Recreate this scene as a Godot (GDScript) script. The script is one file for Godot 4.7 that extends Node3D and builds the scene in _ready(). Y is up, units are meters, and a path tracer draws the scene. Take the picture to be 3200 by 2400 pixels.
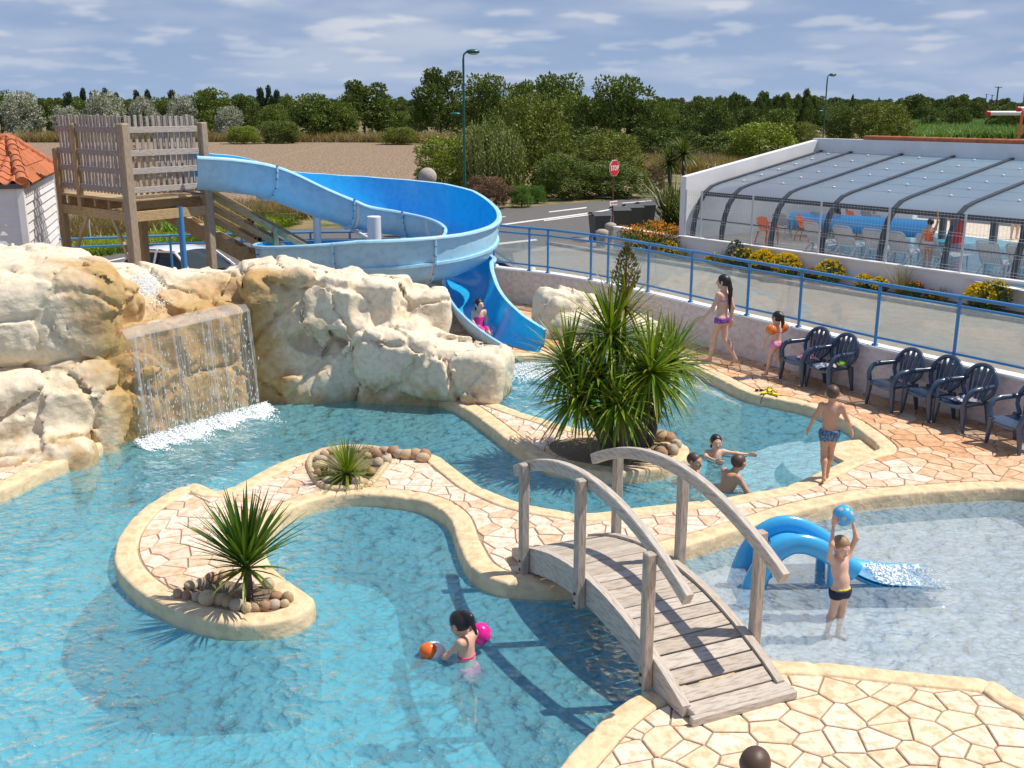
extends Node3D
# A summer afternoon at a small water park: lagoon pool, artificial rocks, slide, arched footbridge. Units are metres, the paved deck is y = 0.

const WATER := -0.16
const GROUND := -0.6

class Geo:
	var v := PackedVector3Array()
	var ix := PackedInt32Array()
	var c := PackedColorArray()
	var col := Color.WHITE
	var colored := false
	func add(p: Vector3) -> int:
		v.append(p)
		if colored: c.append(col)
		return v.size() - 1
	func tri(a: int, b: int, d: int) -> void:  # counter-clockwise seen from outside
		ix.append(a); ix.append(d); ix.append(b)
	func quad(a: int, b: int, d: int, e: int) -> void:
		tri(a, b, d); tri(a, d, e)
	func face(ps: Array) -> void:
		var s := v.size()
		for p in ps: add(p)
		for k in range(1, ps.size() - 1): tri(s, s + k, s + k + 1)
	func box(t: Transform3D, size: Vector3, bevel := 0.0) -> void:
		var h := size / 2
		var b := minf(bevel, minf(h.x, minf(h.y, h.z)) * 0.9)
		var ax := [Vector3.RIGHT, Vector3.UP, Vector3.BACK]
		for k in 3:
			var n: Vector3 = ax[k]
			var u: Vector3 = ax[(k + 1) % 3]
			var w: Vector3 = ax[(k + 2) % 3]
			var hu := u.dot(h) - b
			var hw := w.dot(h) - b
			for s in [1.0, -1.0]:
				var o: Vector3 = n * s * n.dot(h)
				var q := [o - u * hu - w * hw, o + u * hu - w * hw, o + u * hu + w * hw, o - u * hu + w * hw]
				if s < 0: q.reverse()
				face([t * q[0], t * q[1], t * q[2], t * q[3]])
				if b > 0:
					for s2 in [1.0, -1.0]:  # chamfer between face n*s and face u*s2
						var p1: Vector3 = o + u * s2 * hu
						var p2: Vector3 = n * s * (n.dot(h) - b) + u * s2 * u.dot(h)
						var q2 := [p1 - w * hw, p2 - w * hw, p2 + w * hw, p1 + w * hw]
						if s * s2 < 0: q2.reverse()
						face([t * q2[0], t * q2[1], t * q2[2], t * q2[3]])
		if b > 0:
			for sx in [1.0, -1.0]:
				for sy in [1.0, -1.0]:
					for sz in [1.0, -1.0]:
						var g := Vector3(sx, sy, sz)
						var q := [g * Vector3(h.x, h.y - b, h.z - b), g * Vector3(h.x - b, h.y, h.z - b), g * Vector3(h.x - b, h.y - b, h.z)]
						if sx * sy * sz < 0: q.reverse()
						face([t * q[0], t * q[1], t * q[2]])
	func bar(a: Vector3, b: Vector3, w: float, h: float, bevel := 0.0, up := Vector3.UP) -> void:  # a beam from a to b, w across, h along up
		var z := (b - a).normalized()
		var x := up.cross(z)
		x = x.normalized() if x.length() > 0.01 else Vector3.RIGHT
		box(Transform3D(Basis(x, z.cross(x), z), (a + b) / 2), Vector3(w, h, a.distance_to(b)), bevel)
	func grid(rows: Array, closed := false) -> void:  # rows of equally many points, joined smoothly
		var s := v.size()
		var n: int = rows[0].size()
		for r in rows:
			for p in r: add(p)
		for j in rows.size() - 1:
			for i in (n if closed else n - 1):
				var a := s + j * n + i
				var b := s + j * n + (i + 1) % n
				quad(a, b, b + n, a + n)
	func tube(path: Array, rad, sides := 8, caps := true) -> void:
		var rows := []
		var x := Vector3.ZERO
		for k in path.size():
			var d: Vector3 = (path[mini(k + 1, path.size() - 1)] - path[maxi(k - 1, 0)]).normalized()
			if x == Vector3.ZERO: x = d.cross(Vector3.UP if absf(d.y) < 0.9 else Vector3.RIGHT)
			x = (x - d * x.dot(d)).normalized()
			var y := d.cross(x)
			var r: float = rad[k] if rad is Array or rad is PackedFloat32Array else rad
			var row := []
			for i in sides:
				var a := TAU * i / sides
				row.append(path[k] + (x * cos(a) + y * sin(a)) * r)
			rows.append(row)
		grid(rows, true)
		if caps:
			var r0: Array = rows[0].duplicate(); r0.reverse()
			face(r0); face(rows[-1])
	func lathe(prof: Array, sides: int, t := Transform3D()) -> void:  # (radius, height) upwards
		var rows := []
		for p in prof:
			var row := []
			for i in sides:
				var a := -TAU * i / sides
				row.append(t * Vector3(cos(a) * p.x, p.y, sin(a) * p.x))
			rows.append(row)
		grid(rows, true)
	func blob(t: Transform3D, noise: FastNoiseLite, amp: float, seg := 10, ring := 7) -> void:
		var rows := []
		for j in ring + 1:
			var row := []
			var la := PI * j / ring - PI / 2
			for i in seg:
				var a := -TAU * i / seg
				var d := Vector3(cos(a) * cos(la), sin(la), sin(a) * cos(la))
				row.append(t * (d * (1.0 + amp * noise.get_noise_3dv(d * 60.0 + t.origin * 37.0))))
			rows.append(row)
		grid(rows, true)
	func prism(poly: PackedVector2Array, y0: float, y1: float, bevel := 0.0) -> void:  # a slab over a polygon of (x, z)
		if Geometry2D.is_polygon_clockwise(poly): poly.reverse()
		var top := poly
		if bevel > 0:
			var o := Geometry2D.offset_polygon(poly, -bevel)
			if o.size() == 1 and o[0].size() >= 3: top = o[0]
			else: bevel = 0.0
		cap(top, y1)
		var n := poly.size()
		if bevel > 0:
			if Geometry2D.is_polygon_clockwise(top): top.reverse()
			for k in n:  # join each edge to the nearest top corner
				var a := poly[k]; var b := poly[(k + 1) % n]
				var ta := _near(top, a); var tb := _near(top, b)
				face([Vector3(b.x, y1 - bevel, b.y), Vector3(a.x, y1 - bevel, a.y), Vector3(top[ta].x, y1, top[ta].y), Vector3(top[tb].x, y1, top[tb].y)])
		for k in n:
			var a := poly[k]; var b := poly[(k + 1) % n]
			face([Vector3(b.x, y0, b.y), Vector3(a.x, y0, a.y), Vector3(a.x, y1 - bevel, a.y), Vector3(b.x, y1 - bevel, b.y)])
	func _near(ps: PackedVector2Array, p: Vector2) -> int:
		var best := 0
		for k in ps.size():
			if ps[k].distance_squared_to(p) < ps[best].distance_squared_to(p): best = k
		return best
	func cap(poly: PackedVector2Array, y: float) -> void:
		var tr := Geometry2D.triangulate_polygon(poly)
		var s := v.size()
		for p in poly: add(Vector3(p.x, y, p.y))
		for k in range(0, tr.size(), 3):
			var a := poly[tr[k]]; var b := poly[tr[k + 1]]; var d := poly[tr[k + 2]]
			if (b - a).cross(d - a) < 0: tri(s + tr[k], s + tr[k + 1], s + tr[k + 2])
			else: tri(s + tr[k], s + tr[k + 2], s + tr[k + 1])
	func mesh(smooth := true) -> ArrayMesh:
		var ar := []
		ar.resize(Mesh.ARRAY_MAX)
		ar[Mesh.ARRAY_VERTEX] = v
		ar[Mesh.ARRAY_INDEX] = ix
		if colored: ar[Mesh.ARRAY_COLOR] = c
		if smooth:
			var n := PackedVector3Array()
			n.resize(v.size())
			for k in range(0, ix.size(), 3):
				var a := ix[k]; var b := ix[k + 1]; var d := ix[k + 2]
				var f := (v[d] - v[a]).cross(v[b] - v[a])
				n[a] += f; n[b] += f; n[d] += f
			for k in n.size(): n[k] = n[k].normalized()
			ar[Mesh.ARRAY_NORMAL] = n
		var m := ArrayMesh.new()
		m.add_surface_from_arrays(Mesh.PRIMITIVE_TRIANGLES, ar)
		return m

class Field:  # a solid on a grid: smoothly joined tapered limbs, meshed as surface nets
	var lo: Vector3
	var s: float
	var n: Vector3i
	var f: PackedFloat32Array
	var k: float
	func _init(a: Vector3, b: Vector3, cell: float, soft := 0.014) -> void:
		lo = a; s = cell; k = 1.0 / soft
		n = Vector3i(((b - a) / cell).ceil()) + Vector3i(2, 2, 2)
		f.resize(n.x * n.y * n.z)
	func limb(a: Vector3, b: Vector3, ra: float, rb: float, flat := Vector3.ONE) -> void:
		var m := maxf(ra, rb) * maxf(1.0, 1.0) + 0.05 + s
		var i0 := Vector3i(((a.min(b) - Vector3.ONE * m - lo) / s).floor()).clamp(Vector3i.ZERO, n - Vector3i.ONE)
		var i1 := Vector3i(((a.max(b) + Vector3.ONE * m - lo) / s).ceil()).clamp(Vector3i.ZERO, n - Vector3i.ONE)
		var ba := (b - a) / flat
		var l2 := maxf(ba.length_squared(), 1e-9)
		for z in range(i0.z, i1.z + 1):
			for y in range(i0.y, i1.y + 1):
				var at := (z * n.y + y) * n.x
				for x in range(i0.x, i1.x + 1):
					var p := (lo + Vector3(x, y, z) * s - a) / flat
					var h := clampf(p.dot(ba) / l2, 0.0, 1.0)
					var d := (p - ba * h).length() - lerpf(ra, rb, h)
					if d < 0.06: f[at + x] += exp(-k * maxf(d, -0.12))
	func ball(p: Vector3, r: Vector3) -> void:
		var m := minf(r.x, minf(r.y, r.z))
		var b := r / m
		limb(p, p + Vector3(0, 1e-5, 0), m, m, b)
	func wide(p: Vector3, r: Vector3) -> void:  # ellipsoid whose box is larger than its least radius
		var m := minf(r.x, minf(r.y, r.z))
		var e := r + Vector3.ONE * (0.05 + s)
		var i0 := Vector3i(((p - e - lo) / s).floor()).clamp(Vector3i.ZERO, n - Vector3i.ONE)
		var i1 := Vector3i(((p + e - lo) / s).ceil()).clamp(Vector3i.ZERO, n - Vector3i.ONE)
		for z in range(i0.z, i1.z + 1):
			for y in range(i0.y, i1.y + 1):
				var at := (z * n.y + y) * n.x
				for x in range(i0.x, i1.x + 1):
					var d := (((lo + Vector3(x, y, z) * s - p) / r).length() - 1.0) * m
					if d < 0.06: f[at + x] += exp(-k * maxf(d, -0.12))
	func net(g: Geo, cuts := [], grow := 0.0) -> void:  # cuts: [point, outward normal] half-spaces kept on the inner side
		var d := PackedFloat32Array()
		d.resize(f.size())
		for i in f.size(): d[i] = (-log(f[i]) / k if f[i] > 1e-12 else 0.2) - grow
		if cuts:
			for z in n.z:
				for y in n.y:
					for x in n.x:
						var i := (z * n.y + y) * n.x + x
						if d[i] < 0.1:
							var p := lo + Vector3(x, y, z) * s
							for c in cuts: d[i] = maxf(d[i], (p - c[0]).dot(c[1]))
		var cells := PackedInt32Array()
		for z in n.z - 1:
			for y in n.y - 1:
				for x in n.x - 1: cells.append((z * n.y + y) * n.x + x)
		Field.nets(g, d, n, lo, s, cells)
	static func nets(g: Geo, d: PackedFloat32Array, n: Vector3i, lo: Vector3, s: float, cells: PackedInt32Array) -> void:
		var sx := 1
		var sy := n.x
		var sz := n.x * n.y
		var off := [0, sx, sy, sx + sy, sz, sx + sz, sy + sz, sx + sy + sz]
		var at := {}
		for i in cells:
			var neg := d[i] < 0.0
			if (d[i + sx] < 0.0) == neg and (d[i + sy] < 0.0) == neg and (d[i + sx + sy] < 0.0) == neg and (d[i + sz] < 0.0) == neg and (d[i + sx + sz] < 0.0) == neg and (d[i + sy + sz] < 0.0) == neg and (d[i + sx + sy + sz] < 0.0) == neg: continue
			var sum := Vector3.ZERO
			var cnt := 0
			for e in [[0, 1], [2, 3], [4, 5], [6, 7], [0, 2], [1, 3], [4, 6], [5, 7], [0, 4], [1, 5], [2, 6], [3, 7]]:
				var a: int = e[0]; var b: int = e[1]
				var da := d[i + off[a]]; var db := d[i + off[b]]
				if (da < 0.0) != (db < 0.0):
					var t := da / (da - db)
					sum += Vector3(a & 1, (a >> 1) & 1, a >> 2).lerp(Vector3(b & 1, (b >> 1) & 1, b >> 2), t)
					cnt += 1
			@warning_ignore("integer_division")
			var base := Vector3(i % n.x, (i / n.x) % n.y, i / sz)
			at[i] = g.add(lo + (base + sum / cnt) * s)
		for i in at:
			var neg := d[i] < 0.0
			if (d[i + sx] < 0.0) != neg and at.has(i - sy) and at.has(i - sz) and at.has(i - sy - sz):
				if neg: g.quad(at[i - sy - sz], at[i - sz], at[i], at[i - sy])
				else: g.quad(at[i - sy], at[i], at[i - sz], at[i - sy - sz])
			if (d[i + sy] < 0.0) != neg and at.has(i - sx) and at.has(i - sz) and at.has(i - sx - sz):
				if neg: g.quad(at[i - sx - sz], at[i - sx], at[i], at[i - sz])
				else: g.quad(at[i - sz], at[i], at[i - sx], at[i - sx - sz])
			if (d[i + sz] < 0.0) != neg and at.has(i - sx) and at.has(i - sy) and at.has(i - sx - sy):
				if neg: g.quad(at[i - sx - sy], at[i - sy], at[i], at[i - sx])
				else: g.quad(at[i - sx], at[i], at[i - sy], at[i - sx - sy])

const NTH := ["first", "second", "third", "fourth", "fifth", "sixth", "seventh", "eighth", "ninth", "tenth", "eleventh", "twelfth", "thirteenth", "fourteenth", "fifteenth", "sixteenth", "seventeenth", "eighteenth", "nineteenth", "twentieth", "twenty-first", "twenty-second"]
var M := {}
var rng := RandomNumberGenerator.new()
var soft_noise := FastNoiseLite.new()
var names := {}
var water_poly: PackedVector2Array
var precinct: PackedVector2Array
var wall_line: PackedVector2Array
var kid_zone: PackedVector2Array

func pv(a: Array) -> PackedVector2Array:
	var o := PackedVector2Array()
	for k in range(0, a.size(), 2): o.append(Vector2(a[k], a[k + 1]))
	return o

func numbered(called: String) -> String:
	names[called] = names.get(called, 0) + 1
	return called if names[called] == 1 else "%s_%03d" % [called, names[called] - 1]

func tag(o: Node3D, label: String, category: String, group := "") -> Node3D:
	o.set_meta("label", label)
	o.set_meta("category", category)
	if group: o.set_meta("group", group)
	return o

func thing(called: String, label: String, category: String, at := Vector3.ZERO, turn := 0.0, group := "") -> Node3D:
	var o := Node3D.new()
	o.name = numbered(called)
	add_child(o)
	o.position = at
	o.rotation.y = turn
	return tag(o, label, category, group)

func part(called: String, m: Mesh, mat: Material, parent: Node, at := Transform3D()) -> MeshInstance3D:
	var o := MeshInstance3D.new()
	o.name = numbered(called) if parent == self else called
	o.mesh = m
	o.material_override = mat
	parent.add_child(o, true)
	o.transform = at
	return o

func struct(called: String, m: Mesh, mat: Material) -> MeshInstance3D:
	var o := part(called, m, mat, self)
	o.set_meta("kind", "structure")
	return o

func copy(root: Node3D, at: Vector3, turn: float, label: String) -> Node3D:
	var r: Node3D = root.duplicate()
	r.name = numbered(String(root.name).rstrip("0123456789_"))
	add_child(r)
	r.position = at
	r.rotation.y = turn
	r.set_meta("label", label)
	return r

func noise_tex(freq: float, seed_: int, kind := FastNoiseLite.TYPE_SIMPLEX_SMOOTH, octaves := 5, ramp = null, size := 512, ridged := false) -> NoiseTexture2D:
	var n := FastNoiseLite.new()
	n.seed = seed_
	n.noise_type = kind
	n.frequency = freq
	n.fractal_octaves = octaves
	n.fractal_type = FastNoiseLite.FRACTAL_RIDGED if ridged else FastNoiseLite.FRACTAL_FBM
	var t := NoiseTexture2D.new()
	t.width = size
	t.height = size
	t.seamless = true
	t.noise = n
	if ramp:
		var g := Gradient.new()
		g.offsets = PackedFloat32Array()
		g.colors = PackedColorArray()
		var cs := PackedColorArray(); var os := PackedFloat32Array()
		for k in ramp.size() / 2:
			os.append(ramp[k * 2]); cs.append(ramp[k * 2 + 1].linear_to_srgb())
		g.offsets = os
		g.colors = cs
		t.color_ramp = g
	return t

func lin(r: float, g: float, b: float) -> Color: return Color(r, g, b)

func mat(called: String, c: Color, rough := 0.8, opt := {}) -> StandardMaterial3D:  # c is a linear base colour
	var m := StandardMaterial3D.new()
	m.resource_name = called
	var a := c.a
	m.albedo_color = c.linear_to_srgb()
	m.albedo_color.a = a
	m.roughness = rough
	if a < 1.0: m.transparency = BaseMaterial3D.TRANSPARENCY_ALPHA
	for k in opt:
		if k == "tex": m.albedo_texture = opt[k]
		elif k == "bump":
			m.heightmap_enabled = true
			m.heightmap_texture = opt[k]
			m.heightmap_scale = opt.get("bump_cm", 1.0)
		elif k == "scale":
			m.uv1_triplanar = true
			m.uv1_world_triplanar = opt.get("world", true)
			m.uv1_scale = opt[k] if opt[k] is Vector3 else Vector3.ONE * opt[k]
		elif k == "vc": m.vertex_color_use_as_albedo = true
		elif k == "back":
			m.backlight_enabled = true
			m.backlight = opt[k]
		elif k == "metal": m.metallic = opt[k]
		elif k == "spec": m.metallic_specular = opt[k]
		elif k == "offset": m.uv1_offset = opt[k]
		elif k == "coat":
			m.clearcoat_enabled = true
			m.clearcoat = opt[k]
			m.clearcoat_roughness = 0.15
		elif k == "sss":
			m.subsurf_scatter_enabled = true
			m.subsurf_scatter_strength = opt[k]
	M[called] = m
	return m

func at_turn(p: Vector3, turn := 0.0) -> Transform3D: return Transform3D(Basis(Vector3.UP, turn), p)

func smooth_line(p: PackedVector2Array, step: float, closed := true) -> PackedVector2Array:  # Catmull-Rom through the points
	var o := PackedVector2Array()
	var n := p.size()
	for k in (n if closed else n - 1):
		var a := p[(k - 1 + n) % n] if closed or k > 0 else p[0]
		var b := p[k]
		var c := p[(k + 1) % n]
		var d := p[(k + 2) % n] if closed or k + 2 < n else p[n - 1]
		var cnt := maxi(1, int(b.distance_to(c) / step))
		for j in cnt: o.append(b.cubic_interpolate(c, a, d, float(j) / cnt))
	if not closed: o.append(p[n - 1])
	return o

func _ready() -> void:
	rng.seed = 7
	soft_noise.seed = 3
	soft_noise.frequency = 0.02
	camera_and_light()
	materials()
	pool_and_deck()
	pool_water()
	surroundings()
	rocks()
	pool_wall_and_fence()
	footbridge()
	slide_tower()
	water_slide()
	kiosk()
	pool_hall()
	planters()
	kids_slide()
	garden_chairs()
	people()
	street()
	countryside()
	foam_and_falls()

func camera_and_light() -> void:
	var cam := Camera3D.new()
	cam.name = "camera"
	cam.position = Vector3(0, 4.5, 0)
	cam.rotation_degrees.x = -15.0
	cam.fov = 2.0 * rad_to_deg(atan(1200.0 / 3250.0))
	cam.near = 0.1
	cam.far = 6000.0
	add_child(cam)
	cam.current = true
	var sun := DirectionalLight3D.new()
	sun.name = "sun"
	sun.light_energy = 1.5
	sun.light_color = Color(1.0, 0.96, 0.9)
	sun.light_angular_distance = 0.53
	sun.shadow_enabled = true
	add_child(sun)
	sun.look_at_from_position(Vector3(0.51, 0.86, -0.05) * 50.0, Vector3.ZERO)
	var env := Environment.new()
	env.tonemap_mode = Environment.TONE_MAPPER_LINEAR
	env.tonemap_exposure = 1.15
	env.sdfgi_enabled = true
	env.ssao_enabled = true
	env.ssil_enabled = true
	env.background_mode = Environment.BG_SKY
	env.background_energy_multiplier = 1.0
	var sky := Sky.new()
	var pan := PanoramaSkyMaterial.new()
	pan.panorama = ImageTexture.create_from_image(sky_picture())
	sky.sky_material = pan
	env.sky = sky
	var w := WorldEnvironment.new()
	w.name = "world"
	w.environment = env
	add_child(w)

func sky_picture() -> Image:
	var veil := FastNoiseLite.new()
	veil.seed = 11
	veil.frequency = 0.22
	veil.fractal_octaves = 5
	var puff := FastNoiseLite.new()
	puff.seed = 5
	puff.frequency = 0.75
	puff.fractal_octaves = 4
	var air := func(u: float, el: float) -> Color:
		var az := (u - 0.5) * TAU
		var y := sin(el)
		var c := Color(0.06, 0.14, 0.36).lerp(Color(0.3, 0.4, 0.575), pow(1.0 - y, 2.6))
		var r := 1.0 / (y + 0.11)
		var q := Vector2(sin(az), cos(az)) * r * 2.1
		var cover := smoothstep(-0.25, 0.5, veil.get_noise_2dv(q)) * 0.6
		cover += smoothstep(0.1, 0.45, puff.get_noise_2dv(q)) * 0.55
		cover *= clampf(0.35 + el * 9.0, 0.0, 1.0)
		return c.lerp(Color(0.57, 0.6, 0.67), clampf(cover, 0.0, 0.9))
	var small := Image.create(512, 256, false, Image.FORMAT_RGBF)
	for j in 256:
		for i in 512: small.set_pixel(i, j, air.call((i + 0.5) / 512.0, maxf(0.0, PI / 2 - PI * (j + 0.5) / 256.0)))
	small.resize(4096, 2048, Image.INTERPOLATE_BILINEAR)
	for j in range(880, 1026):
		for i in 4096: small.set_pixel(i, j, air.call((i + 0.5) / 4096.0, maxf(0.0, PI / 2 - PI * (j + 0.5) / 2048.0)))
	return small

func materials() -> void:
	var fine := noise_tex(0.06, 1)
	var rough := noise_tex(0.02, 2, FastNoiseLite.TYPE_SIMPLEX_SMOOTH, 6)
	var patch := noise_tex(0.012, 4, FastNoiseLite.TYPE_SIMPLEX_SMOOTH, 5, [0.3, lin(0.8, 0.77, 0.72), 0.5, lin(0.95, 0.93, 0.9), 0.7, lin(1, 1, 1)])
	M.fine = fine; M.rough = rough
	mat("coping", lin(0.74, 0.58, 0.37), 0.75, {"tex": patch, "bump": rough, "bump_cm": 0.9, "scale": 0.9})
	var blotch := noise_tex(0.018, 9, FastNoiseLite.TYPE_SIMPLEX_SMOOTH, 5, [0.28, lin(0.84, 0.73, 0.62), 0.42, lin(0.93, 0.88, 0.83), 0.6, lin(1, 1, 1)])
	var tones := [lin(0.78, 0.62, 0.5), lin(0.74, 0.56, 0.43), lin(0.8, 0.66, 0.56), lin(0.7, 0.51, 0.36), lin(0.78, 0.64, 0.52)]
	for k in tones.size(): mat("paver%d" % k, tones[k], 0.7, {"tex": blotch, "bump": fine, "bump_cm": 0.25, "scale": 0.8})
	var warm := [lin(0.64, 0.39, 0.22), lin(0.6, 0.35, 0.19), lin(0.68, 0.45, 0.28), lin(0.72, 0.52, 0.36)]
	for k in warm.size(): mat("paver_warm%d" % k, warm[k], 0.7, {"tex": blotch, "bump": fine, "bump_cm": 0.25, "scale": 0.8})
	var cream := [lin(0.8, 0.65, 0.46), lin(0.79, 0.64, 0.48), lin(0.8, 0.68, 0.53), lin(0.76, 0.6, 0.42)]
	for k in cream.size(): mat("paver_cream%d" % k, cream[k], 0.7, {"tex": blotch, "bump": fine, "bump_cm": 0.25, "scale": 0.8})
	mat("paver_far", lin(1, 1, 1), 0.7, {"vc": true, "tex": blotch, "bump": fine, "bump_cm": 0.25, "scale": 0.8})
	mat("joint", lin(0.36, 0.27, 0.2), 0.9, {"tex": patch, "scale": 1.5})
	mat("rock", lin(1, 1, 1), 0.85, {"vc": true, "tex": noise_tex(0.02, 21, FastNoiseLite.TYPE_SIMPLEX_SMOOTH, 6, [0.3, lin(0.86, 0.84, 0.8), 0.55, lin(1, 1, 1)]), "bump": noise_tex(0.02, 22, FastNoiseLite.TYPE_SIMPLEX_SMOOTH, 5, null, 512), "bump_cm": 1.6, "scale": 0.7})
	mat("basin", lin(0.065, 0.41, 0.55), 0.6, {"tex": noise_tex(0.01, 31, FastNoiseLite.TYPE_SIMPLEX_SMOOTH, 4, [0.3, lin(0.8, 0.86, 0.9), 0.7, lin(1, 1, 1)]), "scale": 0.35})
	mat("shallow_basin", lin(0.5, 0.57, 0.62), 0.6, {"tex": noise_tex(0.01, 32, FastNoiseLite.TYPE_SIMPLEX_SMOOTH, 4, [0.3, lin(0.8, 0.84, 0.88), 0.7, lin(1, 1, 1)]), "scale": 0.35})
	mat("bench", lin(0.45, 0.6, 0.68), 0.6)
	mat("water", Color(0.19, 0.57, 0.69, 0.38), 0.02, {"bump": ripple_tex(), "bump_cm": 17.0, "scale": 0.42})
	mat("shallow_water", Color(0.52, 0.64, 0.7, 0.34), 0.02, {"bump": M.ripple, "bump_cm": 15.0, "scale": 0.5})
	mat("veil", Color(0.85, 0.9, 0.92, 0.07), 0.05)
	mat("spray", Color(0.8, 0.86, 0.88, 0.2), 0.04)
	mat("foam", lin(0.88, 0.92, 0.94), 0.6)
	# timber: grain runs along each piece's own x axis
	for k in 4:
		var off := Vector3(k * 0.37, k * 0.61, k * 0.23)
		mat("timber%d" % k, [lin(0.5, 0.44, 0.37), lin(0.44, 0.385, 0.32), lin(0.53, 0.48, 0.42), lin(0.46, 0.4, 0.34)][k], 0.8, {"tex": grain_tex(k), "bump": M.get("grain_h"), "bump_cm": 0.25, "scale": Vector3(0.5, 3.4, 3.4), "world": false, "offset": off})
		mat("pine%d" % k, [lin(0.46, 0.33, 0.17), lin(0.4, 0.29, 0.16), lin(0.38, 0.31, 0.23), lin(0.48, 0.37, 0.21)][k], 0.8, {"tex": grain_tex(k), "bump": M.get("grain_h"), "bump_cm": 0.25, "scale": Vector3(0.5, 3.4, 3.4), "world": false, "offset": off})
	mat("grey_timber0", lin(0.38, 0.345, 0.315), 0.85, {"tex": grain_tex(1), "bump": M.grain_h, "bump_cm": 0.25, "scale": Vector3(0.5, 3.4, 3.4), "world": false})
	mat("grey_timber1", lin(0.43, 0.39, 0.36), 0.85, {"tex": grain_tex(2), "bump": M.grain_h, "bump_cm": 0.25, "scale": Vector3(0.5, 3.4, 3.4), "world": false})
	mat("grey_timber2", lin(0.33, 0.3, 0.28), 0.85, {"tex": grain_tex(3), "bump": M.grain_h, "bump_cm": 0.25, "scale": Vector3(0.5, 3.4, 3.4), "world": false})
	var scuff := noise_tex(0.02, 41, FastNoiseLite.TYPE_SIMPLEX_SMOOTH, 5, [0.3, lin(0.82, 0.86, 0.9), 0.45, lin(0.97, 0.98, 1), 0.6, lin(1, 1, 1)])
	mat("slide_blue", lin(0.02, 0.46, 0.84), 0.25, {"tex": scuff, "scale": 0.5, "coat": 0.4})
	mat("slide_out", lin(0.4, 0.69, 0.87), 0.32, {"tex": scuff, "scale": 0.4})
	mat("kids_blue", lin(0.05, 0.42, 0.78), 0.25, {"coat": 0.5})
	mat("white_paint", lin(0.8, 0.8, 0.8), 0.6, {"tex": noise_tex(0.01, 42, FastNoiseLite.TYPE_SIMPLEX_SMOOTH, 4, [0.3, lin(0.92, 0.92, 0.92), 0.6, lin(1, 1, 1)], 256), "scale": 0.4})
	mat("white_steel", lin(0.72, 0.73, 0.75), 0.4)
	mat("rail_blue", lin(0.06, 0.24, 0.52), 0.35)
	mat("planter_render", lin(0.76, 0.75, 0.75), 0.9)
	mat("wall_render", lin(0.79, 0.72, 0.72), 0.9, {"tex": patch, "bump": fine, "bump_cm": 0.3, "scale": 1.2})
	mat("glass", Color(0.62, 0.7, 0.66, 0.2), 0.02)
	mat("dark_steel", lin(0.05, 0.06, 0.075), 0.4)
	mat("bolt", lin(0.03, 0.03, 0.035), 0.4)
	mat("polycarbonate", Color(0.3, 0.35, 0.42, 0.95), 0.18, {"back": Color(0.9, 0.95, 1.0)})
	mat("clear_panel", Color(0.8, 0.85, 0.88, 0.015), 0.05, {"spec": 0.25})
	mat("galvanised", lin(0.55, 0.57, 0.6), 0.4, {"metal": 0.3})
	mat("asphalt", lin(0.13, 0.125, 0.12), 0.9, {"tex": noise_tex(0.03, 51, FastNoiseLite.TYPE_SIMPLEX_SMOOTH, 6, [0.3, lin(0.8, 0.8, 0.8), 0.7, lin(1, 1, 1)]), "bump": fine, "bump_cm": 0.6, "scale": 0.4})
	mat("drive", lin(0.27, 0.255, 0.22), 0.9, {"tex": noise_tex(0.02, 52, FastNoiseLite.TYPE_SIMPLEX_SMOOTH, 6, [0.3, lin(0.86, 0.86, 0.86), 0.65, lin(1, 1, 1)]), "bump": fine, "bump_cm": 0.2, "scale": 0.22})
	mat("road_paint", lin(0.75, 0.75, 0.74), 0.7, {"tex": noise_tex(0.04, 53, FastNoiseLite.TYPE_SIMPLEX_SMOOTH, 5, [0.28, lin(0.4, 0.4, 0.4), 0.4, lin(1, 1, 1)]), "scale": 0.7})
	mat("plough", lin(0.36, 0.26, 0.175), 1.0, {"tex": noise_tex(0.03, 54, FastNoiseLite.TYPE_SIMPLEX_SMOOTH, 6, [0.3, lin(0.7, 0.68, 0.66), 0.7, lin(1, 1, 1)], 1024), "bump": noise_tex(0.05, 55, FastNoiseLite.TYPE_SIMPLEX_SMOOTH, 5, null, 1024), "bump_cm": 24.0, "scale": 0.06})
	mat("meadow", lin(0.23, 0.18, 0.085), 1.0, {"tex": noise_tex(0.012, 56, FastNoiseLite.TYPE_SIMPLEX_SMOOTH, 6, [0.3, lin(0.3, 0.5, 0.3), 0.5, lin(0.85, 0.85, 0.7), 0.7, lin(1, 1, 1)], 1024), "bump": rough, "bump_cm": 12.0, "scale": 0.03})
	mat("soil", lin(0.2, 0.15, 0.1), 1.0, {"bump": rough, "bump_cm": 3.0, "scale": 1.5})
	mat("terracotta", lin(0.52, 0.17, 0.07), 0.8, {"tex": patch, "scale": 1.3})
	mat("terracotta2", lin(0.45, 0.15, 0.065), 0.8, {"tex": patch, "scale": 1.3})
	mat("zinc", lin(0.12, 0.11, 0.115), 0.6)
	mat("grey_plastic", lin(0.07, 0.075, 0.08), 0.5)
	mat("navy_plastic", lin(0.045, 0.08, 0.14), 0.3, {"coat": 0.3})
	mat("white_plastic", lin(0.78, 0.77, 0.74), 0.35)
	mat("grey_chair", lin(0.45, 0.48, 0.52), 0.35)
	mat("orange_plastic", lin(0.85, 0.16, 0.02), 0.3)
	mat("cover_blue", lin(0.05, 0.36, 0.75), 0.5)
	mat("terrace", lin(0.55, 0.5, 0.43), 0.85, {"tex": patch, "scale": 0.7})
	mat("hall_water", Color(0.12, 0.55, 0.66, 0.45), 0.03, {"bump": M.ripple, "bump_cm": 5.0, "scale": 0.33})
	mat("lamp_green", lin(0.01, 0.11, 0.09), 0.35)
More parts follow.
